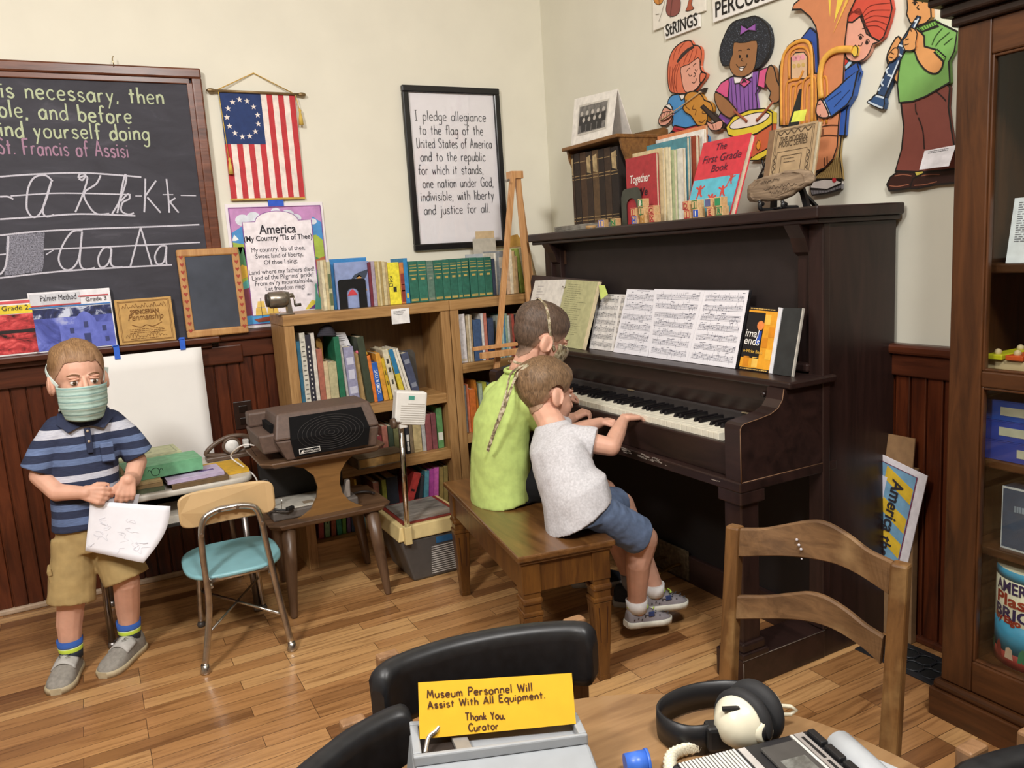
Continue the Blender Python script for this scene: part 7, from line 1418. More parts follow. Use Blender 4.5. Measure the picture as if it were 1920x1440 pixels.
txt('America the', PQ(.25, .09, 5), dn, -lf if False else (V((-1, 0, 0)).cross(dn)).normalized(), .055, tx, sheet2, width=.26, bold=.001)
t = thing('cardboard_box', 'flattened brown cardboard carton standing behind the piano end', 'cardboard', (2.08, 1.58, 0)); a = K(1722, 780, 2.09); cbm = col('8a6a48', .8)
G().bb(2.075, 2.1, a.y, a.y+.2, .0005, .55, .002).done('carton', cbm, t); G().prism([(2.07, a.y+.002, .55), (2.07, a.y+.2, .55), (2.085, a.y+.2, .64), (2.085, a.y+.006, .64)], (.004, 0, 0)).done('top_flap', cbm, t)
t = thing('floor_vent', 'black iron floor register beside the cabinet and piano', 'floor vent', (1.99, 1.4, 0)); vb = col('26282c', .5, .3)
G().bb(1.918, 2.07, 1.225, 1.25, 0, .005, .001).bb(1.918, 2.07, 1.515, 1.54, 0, .005, .001).bb(1.918, 1.94, 1.25, 1.515, 0, .005, .001).bb(2.048, 2.07, 1.25, 1.515, 0, .005, .001).done('rim', vb, t); G().bb(1.94, 2.048, 1.25, 1.515, .0003, .001).done('dark_well', col('050505', .9), t)
g = G()
for i in range(5):
    for j in range(2): g.tube([(1.967+.054*j+.03*math.cos(q*PI/5), 1.276+.053*i+.03*math.sin(q*PI/5), .0035) for q in range(10)], .003, 4, True)
g.done('lattice', vb, t)

# ---------------------------------------------------------------- round table in front and its chairs
TZ = .58; TC = (.447, .578); TR = .408
tb_ = thing('round_table', 'low round wooden table in the foreground holding old audio equipment', 'table', (TC[0], TC[1], 0)); tw1 = wood('775638', 'a07c55', 'X', 9, .4, 9, .08, c3='a98860')
G().lathe((*TC, TZ-.026), [(0, 0), (TR-.012, 0), (TR-.002, .004), (TR, .012), (TR-.002, .022), (TR-.008, .026), (0, .026)], 72).done('tabletop', tw1, tb_)
G().lathe((*TC, 0), [(0, 0), (.13, 0), (.13, .02), (.06, .04), (.04, .08), (.035, .3), (.05, .5), (.11, TZ-.027), (0, TZ-.027)], 28).done('pedestal', tw1, tb_)
bv = col('1a1b1e', .42, var=.15, sc=60); cwood = wood('6a4a30', '9a7450', 'Z', 16, .45, 8)
def black_chair(lab, top, zt, hgt, posts, seat, sr=.15):
    """child's chair with a curved padded black back; top = plan points of the back, left to right"""
    t = thing('padded_chair', lab, 'chair', (seat[0], seat[1], 0), 0, 'black padded chairs at the round table'); c = V((seat[0], seat[1], 0))
    P = spline([(x, y, zt) for x, y in top], 5); g = G(); rings = []
    for i, p in enumerate(P):
        d = (P[min(i+1, len(P)-1)]-P[max(i-1, 0)]).normalized(); o = V((d.y, -d.x, 0)); e = min(i, len(P)-1-i)
        if (c-p).dot(o) > 0: o = -o
        k = 0 if e == 0 else 1; dip = .03*(1 if e == 0 else (.35 if e == 1 else (.1 if e == 2 else 0))); h = hgt-dip*1.2; th = .012 if e < 1 else .017
        sec = [(-th*.7, -hgt+dip*.6), (-th, -hgt+.015+dip*.6), (-th*1.0, -.025-dip), (-th*1.05, -.008-dip), (-th*.5, -dip), (th*.5, -dip), (th*1.05, -.008-dip), (th, -.025-dip), (th, -hgt+.015+dip*.6), (th*.7, -hgt+dip*.6)]
        rings.append([g.v(p+o*(a+ (-.0)*b)+V((0, 0, b))) for a, b in sec])
    g.skin(rings).done('backrest', bv, t)
    for q, ox, oy in posts:
        G().taper((q[0], q[1], .0), (.028, .028), (q[0]+ox, q[1]+oy, zt-.006), (.036, .022), .004).done('post', cwood, t)
    G().lathe((seat[0], seat[1], .30), [(0, 0), (sr-.01, 0), (sr, .01), (sr, .022), (sr-.02, .034), (0, .036)], 28).done('seat', bv, t)
    for a_ in (0, 1): 
        q = c+(c-V((posts[a_][0][0], posts[a_][0][1], 0)))*.62; G().taper((q.x, q.y, 0), (.026, .026), (c.x+(q.x-c.x)*.75, c.y+(q.y-c.y)*.75, .3), (.03, .03), .003).done('leg', cwood, t)
    return t
z1 = .64; tp1 = [onZ(px, py, z1) for px, py in ((703, 1262), (735, 1238), (780, 1219), (845, 1199), (910, 1185), (965, 1176), (1020, 1170), (1075, 1168), (1114, 1173))]
black_chair('black padded chair on the far side of the table behind the yellow sign', [(p.x, p.y) for p in tp1], z1, .105, [((.352, 1.165), 0, -.005), ((.66, 1.095), 0, -.005)], (.49, .93))
z2 = .625; tp2 = [onZ(px, py, z2) for px, py in ((772, 1320), (735, 1330), (690, 1352), (650, 1376), (615, 1403), (570, 1440))]; tp2 = [(p.x, p.y) for p in tp2]; tp2 += [(tp2[-1][0]-.045, tp2[-1][1]-.05), (tp2[-1][0]-.075, tp2[-1][1]-.105)]
black_chair('black padded chair at the lower left seen edge on beside the grey machine', tp2, z2, .12, [((.255, 1.035), 0, 0), ((.06, .87), 0, 0)], (.245, .80), .12)
z3 = .635; tp3 = [onZ(px, py, z3) for px, py in ((1800, 1446), (1850, 1424), (1905, 1408), (1960, 1398), (2020, 1394))]
black_chair('dark grey padded chair corner at the lower right edge', [(p.x, p.y) for p in tp3], z3, .1, [((tp3[1].x+.02, tp3[1].y+.03), 0, 0), ((tp3[3].x+.03, tp3[3].y+.03), 0, 0)], (.78, .2), .13)
# wooden ladder-back chair
wc = thing('wooden_chair', 'worn brown wooden chair with two curved slats at right of the table', 'chair', (1.05, .98, 0)); ow = wood('523518', '7e572e', 'Z', 18, .5, 10, .25, wear='9c7a4c'); owX = wood('523922', '7e5d3c', 'Y', 18, .5, 10, .25, wear='957650')
ZC = .665; pl, pr_ = onZ(1378, 985, ZC), onZ(1690, 1055, ZC); ax = (pr_-pl).normalized(); nb_ = V((-ax.y, ax.x, 0)); nb_ = nb_ if nb_.x > 0 else -nb_   # nb_ = away from table
lean = nb_*.075
def post(p): 
    g = G(); q = p-lean; g.hull8([q+ax*a+nb_*b+V((0, 0, -p.z)) for a, b in ((-.017, -.016), (.017, -.016), (.017, .016), (-.017, .016))]+[p+ax*a*.92+nb_*b+V((0, 0, 0)) for a, b in ((-.017, -.013), (.017, -.013), (.017, .013), (-.017, .013))], .005); return g.done('rear_post', ow, wc)
post(pl); post(pr_)
PN = (lean+V((0, 0, ZC))).cross(ax).normalized()
def slat(up, dn_):
    f = lambda px, py: onP(px, py, pl, PN); U = spline([f(*p) for p in up], 4); D_ = spline([f(*p) for p in dn_], 4); n = min(len(U), len(D_)); g = G(); rings = []
    for i in range(n):
        s_ = i/(n-1); b = nb_*(.028*math.sin(PI*s_)); u, d = U[i*(len(U)-1)//(n-1)]+b, D_[i*(len(D_)-1)//(n-1)]+b; t_ = nb_*.008
        rings.append([g.v(x) for x in (u+t_-V((0, 0, .003)), u+t_*.4, u-t_*.4, u-t_-V((0, 0, .003)), d-t_+V((0, 0, .003)), d-t_*.5, d+t_*.5, d+t_+V((0, 0, .003)))])
    return g.skin(rings, smooth=False).done('slat', owX, wc)
s1 = slat([(1388, 990), (1425, 993), (1460, 989), (1500, 983), (1535, 985), (1580, 1006), (1625, 1034), (1675, 1052)], [(1388, 1043), (1440, 1045), (1480, 1049), (1520, 1056), (1560, 1066), (1600, 1082), (1640, 1102), (1668, 1114)])
slat([(1384, 1116), (1430, 1120), (1470, 1119), (1505, 1118), (1540, 1128), (1580, 1150), (1618, 1174), (1658, 1192)], [(1384, 1160), (1430, 1163), (1470, 1167), (1510, 1174), (1550, 1187), (1590, 1207), (1625, 1227), (1652, 1244)])
g = G(); 
for i, (px, py) in enumerate(((1494, 1012), (1498, 1022), (1502, 1030), (1503, 1048))): q = onP(px, py, pl+nb_*.012, PN); g.ball(q, .003 if i < 3 else .0018, 6, 5)
g.done('paint_spot', col('c9c4c8', .7), s1)
ctr = (pl+pr_)/2-lean; g = G(); g.hull8([ctr+ax*a-nb_*b+V((0, 0, z-ZC)) for z in (.255, .275) for a, b in ((-.155, -.012), (.155, -.012), (.17, .27), (-.17, .27))], .006); g.done('seat', ow, wc)
for a in (-.145, .145):
    q = ctr+ax*a-nb_*.245; G().taper((q.x, q.y, 0), (.026, .026), (q.x, q.y, .256), (.03, .03), .003).done('front_leg', ow, wc)
for z in (.12, .16): q = ctr-nb_*.1; G().cyl(pl-lean-nb_*.01+V((0, 0, z-ZC)), pl-lean-nb_*.24+ax*.01+V((0, 0, z-ZC)), .008).done('stretcher', ow, wc) if z < .15 else G().cyl(pr_-lean-nb_*.01+V((0, 0, z-ZC-.04)), pr_-lean-nb_*.24-ax*.01+V((0, 0, z-ZC-.04)), .008).done('stretcher', ow, wc)

# ---------------------------------------------------------------- things on the round table
gm_ = thing('grey_machine', 'grey plastic machine with recessed top on table under the yellow sign', 'machine', (.38, .8, TZ)); gp = col('9ea2a6', .4, var=.02)
GZ = .655; A, B, Cc, D_ = onZ(768, 1362, GZ), onZ(1082, 1345, GZ), onZ(1103, 1388, GZ), onZ(776, 1432, GZ)
dwn = (D_-A); dwn.z = 0; dwn.normalize(); rgt = (B-A).normalized()
E_, F_ = D_+dwn*.13, Cc+dwn*.12
lo = lambda p, k=.012: V((p.x, p.y, TZ+.0005))
G().hull8([lo(D_-rgt*.012), lo(Cc+rgt*.014), lo(B+rgt*.014), lo(A-rgt*.012), D_+V((0, 0, -.004)), Cc+V((0, 0, -.004)), B+V((0, 0, -.004)), A+V((0, 0, -.004))], .006).hull8([lo(E_-rgt*.012), lo(F_+rgt*.014), lo(Cc+rgt*.014), lo(D_-rgt*.012), E_+V((0, 0, -.035)), F_+V((0, 0, -.035)), Cc+V((0, 0, -.003)), D_+V((0, 0, -.003))], .004).done('housing', gp, gm_)
bl2 = lambda u, v, h=0: A*(1-u)*(1-v)+B*u*(1-v)+Cc*u*v+D_*(1-u)*v+V((0, 0, h))
g = G(); 
for a, b, c, d in ((.0, .0, 1, .12), (.0, .9, 1, 1.0), (.0, .12, .05, .9), (.95, .12, 1, .9)): g.hull8([bl2(a, d, -.006), bl2(c, d, -.006), bl2(c, b, -.006), bl2(a, b, -.006), bl2(a, d, .008), bl2(c, d, .008), bl2(c, b, .008), bl2(a, b, .008)], .002)
g.done('raised_rim', gp, gm_)
G().hull8([bl2(.05, .9, -.0035), bl2(.36, .9, -.0035), bl2(.3, .12, -.0035), bl2(.05, .12, -.0035), bl2(.05, .9, -.003), bl2(.36, .9, -.003), bl2(.3, .12, -.003), bl2(.05, .12, -.003)]).done('dark_recess', col('2a211c', .6), gm_)
G().hull8([bl2(.25, .85, -.003), bl2(.34, .85, -.003), bl2(.32, .4, -.003), bl2(.23, .4, -.003), bl2(.25, .85, .004), bl2(.34, .85, .004), bl2(.32, .4, .004), bl2(.23, .4, .004)], .001).done('film_gate', col('8a8680', .4), gm_)
G().tube(spline([bl2(.07, .82, .002), bl2(.1, .6, .012), bl2(.15, .5, .016), bl2(.18, .4, .02)]), .003, 8).done('lever', col('d8d4d0', .15, .9), gm_)
q0 = lambda u, v: D_*(1-u)*(1-v)+Cc*u*(1-v)+F_*u*v+E_*(1-u)*v+V((0, 0, -.0025-.032*v+.0015))
G().hull8([q0(.38, .9)-V((0, 0, .001)), q0(.68, .9)-V((0, 0, .001)), q0(.68, .25)-V((0, 0, .001)), q0(.38, .25)-V((0, 0, .001)), q0(.38, .9), q0(.68, .9), q0(.68, .25), q0(.38, .25)]).done('paper_label', col('d5d2ce', .6), gm_)
tag(G().hull8([lo(A-rgt*.075+dwn*.0), lo(A-rgt*.075+dwn*.2), lo(A-rgt*.016+dwn*.2), lo(A-rgt*.016+dwn*.0)]+[p+V((0, 0, .012)) for p in (lo(A-rgt*.075), lo(A-rgt*.075+dwn*.2), lo(A-rgt*.016+dwn*.2), lo(A-rgt*.016))], .001).done('black_folder', col('1c1a19', .5)), 'flat black folder on the table left of the grey machine', 'folder')
# yellow sign
sg = thing('tent_sign', 'yellow folded card sign about museum personnel standing on grey machine', 'sign', (.38, .83, GZ)); yl = col('efb92a', .6, var=.02)
sA, sB = onZ(788, 1386, GZ+.008), onZ(1079, 1358, GZ+.008); sr_ = (sB-sA).normalized(); sb = V((-sr_.y, sr_.x, 0)); sU = (sb*.42+V((0, 0, 1))).normalized(); sN = sr_.cross(sU)
f_ = lambda px, py: onP(px, py, sA, sN); q = [f_(784, 1280), f_(1072, 1262), f_(1080, 1357), f_(787, 1386)]
cv = G().prism(q, -sN*.0008).prism([q[0]-sN*.0008, q[1]-sN*.0008, q[1]+sb*.05+V((0, 0, -(q[1].z-GZ-.008))), q[0]+sb*.05+V((0, 0, -(q[0].z-GZ-.008)))], -sN*.0006).done('card', yl, sg)
g = G(); rnd = random.Random(6)
for s, x0, y0, x1, y1, h in (('Museum Personnel Will', 207, 350, 1215, 278, 64), ('Assist With All Equipment.', 215, 448, 1335, 348, 58), ('Thank You,', 570, 560, 955, 540, 58), ('Curator', 600, 660, 890, 640, 58)):
    P0, P1 = f_(760+x0*.198, 1240+y0*.198), f_(760+x1*.198, 1240+y1*.198); d = P1-P0; hh = h*.198/1500*(P0-CAM).length*1.05
    adv = sum((HF[c][0]+.14) if c in HF else .5 for c in s); cx = 0
    for c in s:
        if c in HF:
            dy = rnd.uniform(-.04, .04)
            for st_ in HF[c][1]: g.ribbon([P0+d*((cx+p[0])/adv)+sU*((p[1]+dy)*hh)+sN*.0005 for p in st_], .0015, sN)
            cx += HF[c][0]+.14
        else: cx += .5
g.done('handwriting', col('4a2a14', .7), cv, recalc=False)
# headphones
hp = thing('headphones', 'old cream and black headphones lying on the round table', 'headphones', (.7, .78, TZ)); cream = col('e2dcc4', .3, var=.02); bk2 = col('1b1b1d', .4); bk3 = col('232325', .7)
RG = V((.886, -.463, 0)); FD = V((.463, .886, 0))
N_ = onZ(1384, 1356, .624); axd = (RG*.72+FD*.62-V((0, 0, .12))).normalized()
def cup(c, sgn, nm):
    sc = lambda pr: [(r*.8, z*.8) for r, z in pr]
    o = G().lathe(c, sc([(0, .036), (.014, .035), (.028, .027), (.038, .012), (.0445, .003), (.0445, .0), (.0, .0)]), 28, axd*sgn).done('ear_shell', cream, hp); G().lathe(c-axd*sgn*.001, sc([(.026, -.026), (.044, -.027), (.052, -.018), (.053, -.008), (.048, .0), (.03, .0)]), 28, axd*sgn).done('ear_cushion', bk3, hp); return o
c1_ = N_; c2_ = N_+axd*.05+V((0, 0, .004))
o1 = cup(c1_, -1, ''); cup(c2_, 1, '')
tip = c1_-axd*.016+V((0, 0, -.004))+RG*.031; td_ = (RG*.55-FD*.8+V((0, 0, .15))).normalized(); G().lathe(tip, [(.0, .019), (.0125, .019), (.0155, .012), (.0175, -.01), (0, -.01)], 20, td_).done('shell_port', cream, o1); G().lathe(tip+td_*.0194, [(0, .0005), (.0105, .0005), (.0105, 0), (0, 0)], 20, td_).done('logo_disc', bk2, o1)
q = c1_-axd*.016+V((0, 0, .026)); G().box(q, (.022, .006, .004), M.Rotation(-.5, 4, 'Z')).done('vent_slot', bk2, o1)
bp = spline([onZ(px, py, .603) for px, py in ((1352, 1376), (1320, 1386), (1285, 1386), (1250, 1372), (1234, 1352), (1245, 1332), (1275, 1315), (1315, 1304), (1360, 1300), (1400, 1303))], 5)
g = G(); g.skin([[g.v(p+V((0, 0, z))+(n_*w)) for w, z in ((-.002, -.02), (.002, -.02), (.003, 0), (.002, .02), (-.002, .02), (-.003, 0))] for i, p in enumerate(bp) for n_ in [((bp[min(i+1, len(bp)-1)]-bp[max(i-1, 0)]).normalized().cross(V((0, 0, 1))))]]).done('headband', bk2, hp)
q = onZ(1352, 1378, .606); G().box(q, (.042, .026, .034), M.Rotation(-.45, 4, 'Z'), .005).done('slider_block', bk2, hp)
for dz in (-.008, .008): G().tube([q+V((0, 0, dz)), c1_-axd*.024+V((0, 0, dz-.01))], .0016, 6).done('slider_rod', chr_, hp)
q2 = onZ(1318, 1392, .598); G().tube([q+V((0, 0, .01)), q2+V((0, 0, .01)), q2-V((0, 0, .01)), q-V((0, 0, .01))], .0016, 6).done('slider_loop', chr_, hp)
q = onZ(1482, 1332, .605); G().tube([c2_+axd*.02, q+V((0, 0, .006)), q+RG*.008, q-V((0, 0, .006)), c2_+axd*.02-V((0, 0, .016))], .003, 6).done('wire_loop', cream, hp)
pts = [onZ(px, py, .592) for px, py in ((1335, 1392), (1310, 1400), (1280, 1406), (1262, 1414), (1256, 1428), (1258, 1450))]; pts = spline(pts, 12); g = G()
g.tube([p+V((0, 0, .0065*math.sin(i*1.35)))+RG*(.0065*math.cos(i*1.35)) for i, p in enumerate(spline(pts, 3))], .0032, 6); g.done('coiled_cord', cream, hp)
# cassette recorder
cr = thing('cassette_recorder', 'black cassette recorder with striped speaker grille on the round table', 'recorder', (.6, .68, TZ)); RZ = .622
O = onZ(1265, 1427, RZ); P1_ = onZ(1516, 1363, RZ); rx = (P1_-O).normalized(); ry = V((rx.y, -rx.x, 0)); W_ = (P1_-O).length
CT = M(((rx.x, -ry.x, 0, O.x), (rx.y, -ry.y, 0, O.y), (0, 0, 1, 0), (0, 0, 0, 1)))
bdy = G(CT).bb(-.006, W_, -.19, .0, TZ+.0005, RZ-.002, .006).done('body', col('222124', .5), cr)
G(CT).bb(.0, W_*.42, -.18, -.004, RZ-.002, RZ-.0005, .001).done('speaker_plate', col('1a191a', .5), cr)
g = G(CT)
for i in range(17): x = .003+(W_*.42-.006)*i/16; g.bb(x-.0015, x+.0015, -.178, -.006, RZ-.0006, RZ+.0008)
g.done('speaker_slats', col('d5d2cc', .4), cr)
G(CT).bb(W_*.56, W_*.82, -.15, -.018, RZ-.002, RZ+.003, .004).done('cassette_door', col('4a4846', .35), cr); G(CT).bb(W_*.6, W_*.78, -.125, -.05, RZ+.0025, RZ+.0034, .001).done('cassette_window', photo([(.4, '5a5a56'), (.6, '8f918c')], 12, rough=.2), cr)
G(CT).bb(W_*.83, W_*.85, -.185, -.006, RZ-.002, RZ).done('trim_line', col('d5d2cc', .4), cr); G(CT).bb(W_*.86, W_*.93, -.185, -.006, RZ-.002, RZ-.0002).done('silver_strip', col('b9b4b0', .3, .4), cr)
for i in range(5): G(CT).bb(W_*.945, W_*1.0, -.04-.034*i, -.01-.034*i, RZ-.004, RZ+.005, .002).done('key', bk2, cr)
for i in range(3): G(CT).bb(W_*.885, W_*.905, -.06-.05*i, -.015-.05*i, RZ-.0002, RZ+.0003).done('slot_mark', bk2, cr)
R3 = CT.to_3x3(); txt('Panasonic', CT @ V((W_*.875, -.165, RZ+.0002)), R3 @ V((0, 1, 0)), R3 @ V((-1, 0, 0)), .016, bk2, cr, bold=.0004); txt('AUTO STOP', CT @ V((W_*.825, -.085, RZ-.001)), R3 @ V((0, 1, 0)), R3 @ V((-1, 0, 0)), .009, col('d5d2cc', .5), cr)
G(CT).bb(W_*.44, W_*.49, -.05, -.006, RZ-.002, RZ-.0008).done('grille_badge', col('b9b4b0', .4), cr); G(CT).bb(W_*.49, W_*.51, -.085, -.075, RZ-.002, RZ+.002).done('screw_hole', bk2, cr)
# pale grey handle and blue cap
t = thing('grey_handset', 'pale grey rounded plastic handle at the lower right of the table', 'handle', (.8, .6, TZ)); gl2 = col('b4b8bc', .35, var=.02); a, b = onZ(1572, 1396, .602), onZ(1680, 1500, .602)
G().tube([a+(b-a)*s_ for s_ in (-.06, -.045, 0, .4, 1)], [.004, .013, .0195, .0205, .0205], 16).done('grip', gl2, t); n_ = (b-a).normalized(); sd_ = V((-n_.y, n_.x, 0)); sd_ = sd_ if sd_.x > 0 else -sd_
G().hull8([p+V((0, 0, TZ+.0005-p.z)) for p in (a+sd_*.012, a+sd_*.03, b+sd_*.09, b+sd_*.012)]+[p+V((0, 0, .588-p.z)) for p in (a+sd_*.012, a+sd_*.03, b+sd_*.09, b+sd_*.012)], .002).done('cradle', gl2, t)
p, q = onZ(1172, 1434, .596), onZ(1216, 1428, .596); bc_ = thing('blue_cap', 'small bright blue plastic cap lying on the table by the cord', 'cap', (p.x, p.y, TZ)); G().cyl(p, q, .0135, .0155, 20).cyl(q-(q-p)*.12, q, .0165, .0165, 20).done('cap', col('3f6fd0', .35), bc_)
# ---------------------------------------------------------------- the three boys
skin = col('d6a48c', .55, var=.04, sc=25, sss=.12); skin2 = skin
def chain(g, pts, rs, n=12):
    for i, (p, r) in enumerate(zip(pts, rs)):
        g.ball(p, r, n, 8)
        if i: g.cyl(pts[i-1], p, rs[i-1], r, n)
    return g
def oval_loft(g, secs, n=28):
    """secs = [(centre, half-width vector, half-depth vector, squareness)]"""
    return g.skin([g.ring(c, a, b, n, e) for c, a, b, e in secs])
def head_T(c, fwd, up=(0, 0, 1), k=1.0):
    F = V(fwd).normalized(); U = V(up); U = (U-F*U.dot(F)).normalized(); S_ = F.cross(U)
    return M(((S_.x*k, F.x*k, U.x*k, c[0]), (S_.y*k, F.y*k, U.y*k, c[1]), (S_.z*k, F.z*k, U.z*k, c[2]), (0, 0, 0, 1)))
def head(g, T):
    o = g.T; g.T = T
    g.ball((0, -.014, .022), (.073, .09, .081), 24, 16); g.ball((0, .028, -.032), (.057, .056, .072), 20, 14); g.ball((0, .054, -.084), (.024, .022, .02)); g.ball((0, .03, -.072), (.042, .045, .032))
    for s in (-1, 1): g.ball((s*.03, .043, -.046), (.028, .028, .03)); g.ball((s*.075, -.014, -.022), (.0085, .022, .031), R=M.Rotation(s*.35, 4, 'Z')); [g.ball((s*(.0795+.004*math.cos(k*.22)*-1), -.016-.019*math.cos(k*.22), -.02+.028*math.sin(k*.22)), .0042, 8, 6) for k in range(-5, 19)]; g.ball((s*.026, .072, .012), (.02, .01, .007)); g.ball((s*.011, .084, -.038), .0075)
    chain(g, [V((0, .078, .004)), V((0, .088, -.018)), V((0, .0945, -.034))], [.0075, .0085, .0105]); g.ball((0, .079, -.06), (.016, .0075, .005)); g.ball((0, .0775, -.0685), (.014, .0075, .005))
    g.T = o
def hand(g, w, d, n, s, L=1.0, curl=(.35, .5, .35), spread=.05):
    """palm with five fingers; d = pointing direction, n = palm side, s = thumb side"""
    d, n = V(d).normalized(), V(n); n = (n-d*n.dot(d)).normalized(); s = V(s); s = (s-d*s.dot(d)-n*s.dot(n)).normalized(); w = V(w)
    for i, fl in enumerate((.036, .041, .038, .03)):
        o = (1.5-i)*.0152*L; k = w+d*(.05-.003*abs(i-1))*L+s*o; chain(g, [w+s*o*.55, k], [.0125*L, .0098*L]); p = k; a = 0
        for j, f in enumerate((.44, .31, .25)):
            a += curl[j]*(1+.08*i); q = p+(d*math.cos(a)-(-n)*math.sin(a)+s*((1.5-i)*spread))*fl*f*1.08*L; chain(g, [p, q], [(.0076-.0006*j)*L, (.007-.0006*j)*L], 10); p = q
    b = w+d*.012*L+s*.016*L; m = b+(d*.55+s*.62+n*.35).normalized()*.024*L; t = m+(d*.85+s*.2+n*.35).normalized()*.021*L; chain(g, [b, m, t, t+(d*.9+n*.4).normalized()*.012*L], [.0115*L, .0088*L, .0078*L, .006*L], 10)
def grow_hair(body, T, b, thick, mat, parent, name='hair', seed=0, streak=60):
    """shell grown from the scalp; b = hairline height at the brow, temple, ear, behind the ear, nape"""
    Ti = T.inverted(); bm = bmesh.new(); bm.from_mesh(body.data); ca = bm.verts.layers.float_color.new('cover'); W = wm(body); val = {}; loc = {}
    an = (0, 38, 58, 80, 112, 145, 180); bb = (b[0], b[0]-.003, b[1], b[2], b[2]-.004, b[3], b[4])
    for v in bm.verts:
        q = Ti @ (W @ v.co); loc[v] = q; a = math.degrees(math.atan2(abs(q.x), q.y)); i = 0
        while i < 5 and a > an[i+1]: i += 1
        f = (a-an[i])/(an[i+1]-an[i]); lim = bb[i]+(bb[i+1]-bb[i])*f
        val[v] = q.z-lim-.004*noise.noise(V((q.x*90, q.y*90, seed))) if q.length < .16 else -1
        if abs(q.x) > .064 and ((q.y+.014)/.031)**2+((q.z+.02)/.036)**2 < 1: val[v] = -1
    bmesh.ops.delete(bm, geom=[f for f in bm.faces if min(val[v] for v in f.verts) <= 0], context='FACES'); bm.normal_update()
    for v in bm.verts:
        t = max(0, min(1, val[v]/.03)); q = loc[v]; nz = noise.noise(V((q.x*streak, q.y*streak*.35, q.z*streak*.35))+V((seed, 0, 0)))
        top = max(0, min(1, (q.z-thick[2])/.05)); v[ca] = (min(1, .35+.65*max(t, top)),)*3+(1,)
        v.co = v.co + v.normal*((thick[0]+thick[1]*top)*t**.6*(1+.3*nz)+.0012)
    for f in bm.faces: f.smooth = True
    me = bpy.data.meshes.new(name); bm.to_mesh(me); bm.free(); me.materials.clear(); me.materials.append(mat)
    o = bpy.data.objects.new(name, me); C.objects.link(o); attach(o, parent); return o
def hair_mat(c1, c2):
    m, nt, b = _new('hair'); tc = nd(nt, 'ShaderNodeTexCoord'); mp = nd(nt, 'ShaderNodeMapping'); mp.inputs['Scale'].default_value = (420, 120, 60); nt.links.new(tc.outputs['Object'], mp.inputs[0])
    n = nd(nt, 'ShaderNodeTexNoise', i_Scale=1., i_Detail=5., i_Distortion=.6); nt.links.new(mp.outputs[0], n.inputs['Vector']); vc = nd(nt, 'ShaderNodeVertexColor', layer_name='cover'); mx = nd(nt, 'ShaderNodeMix', data_type='RGBA'); nt.links.new(vc.outputs[0], mx.inputs[0]); mx.inputs[6].default_value = lin('c09a80'); nt.links.new(ramp(nt, n.outputs['Fac'], [(.3, lin(c1)), (.7, lin(c2))]), mx.inputs[7]); nt.links.new(mx.outputs[2], b.inputs['Base Color']); b.inputs['Roughness'].default_value = .6
    bp = nd(nt, 'ShaderNodeBump', i_Strength=.5, i_Distance=.002); nt.links.new(n.outputs['Fac'], bp.inputs['Height']); nt.links.new(bp.outputs[0], b.inputs['Normal']); return m
def face_bits(T, par, iris='4a3524', low=0):
    for s in (-1, 1):
        e = G(T @ M.Translation(V((0, -.006*low, -.002*low)))).ball((s*.0275, .0735, -.004), (.0118, .008, .0082-.003*low), 14, 10).done('eye', col('e8e2da', .25, var=.01), par); G(T @ M.Translation(V((0, -.006*low, -.002*low)))).lathe((s*.0275, .0815, -.004), [(0, .0007), (.0052-.0012*low, .0006), (.0056-.0012*low, -.002), (0, -.002)], 14, (0, 1, 0)).done('iris', col(iris, .2), e)
        G(T).tube(spline([(s*.015, .08, .0075), (s*.027, .0832, .0058), (s*.041, .072, .002)]), .0028, 8).done('eyelid', skin, par); G(T).tube(spline([(s*.012, .084, .0175), (s*.028, .082, .022), (s*.045, .068, .016)]), [.002]*6+[.0024]*6+[.0015], 6).done('eyebrow', col('7a5a3e', .8), par)
def cloth(g, name, mat, par, vox=.005, it=6, wr=.003, fr=14, seed=0):
    me = remesh(g, vox, it)
    for v, nn_ in zip(me.vertices, [v.normal.copy() for v in me.vertices]):
        p = v.co*fr+V((seed, seed*2, 0)); k = noise.noise(V((p.x, p.y, p.z*.6)))+.5*noise.noise(p*2.1); v.co += nn_*(wr*k)
    return mesh_obj(name, me, mat, par)
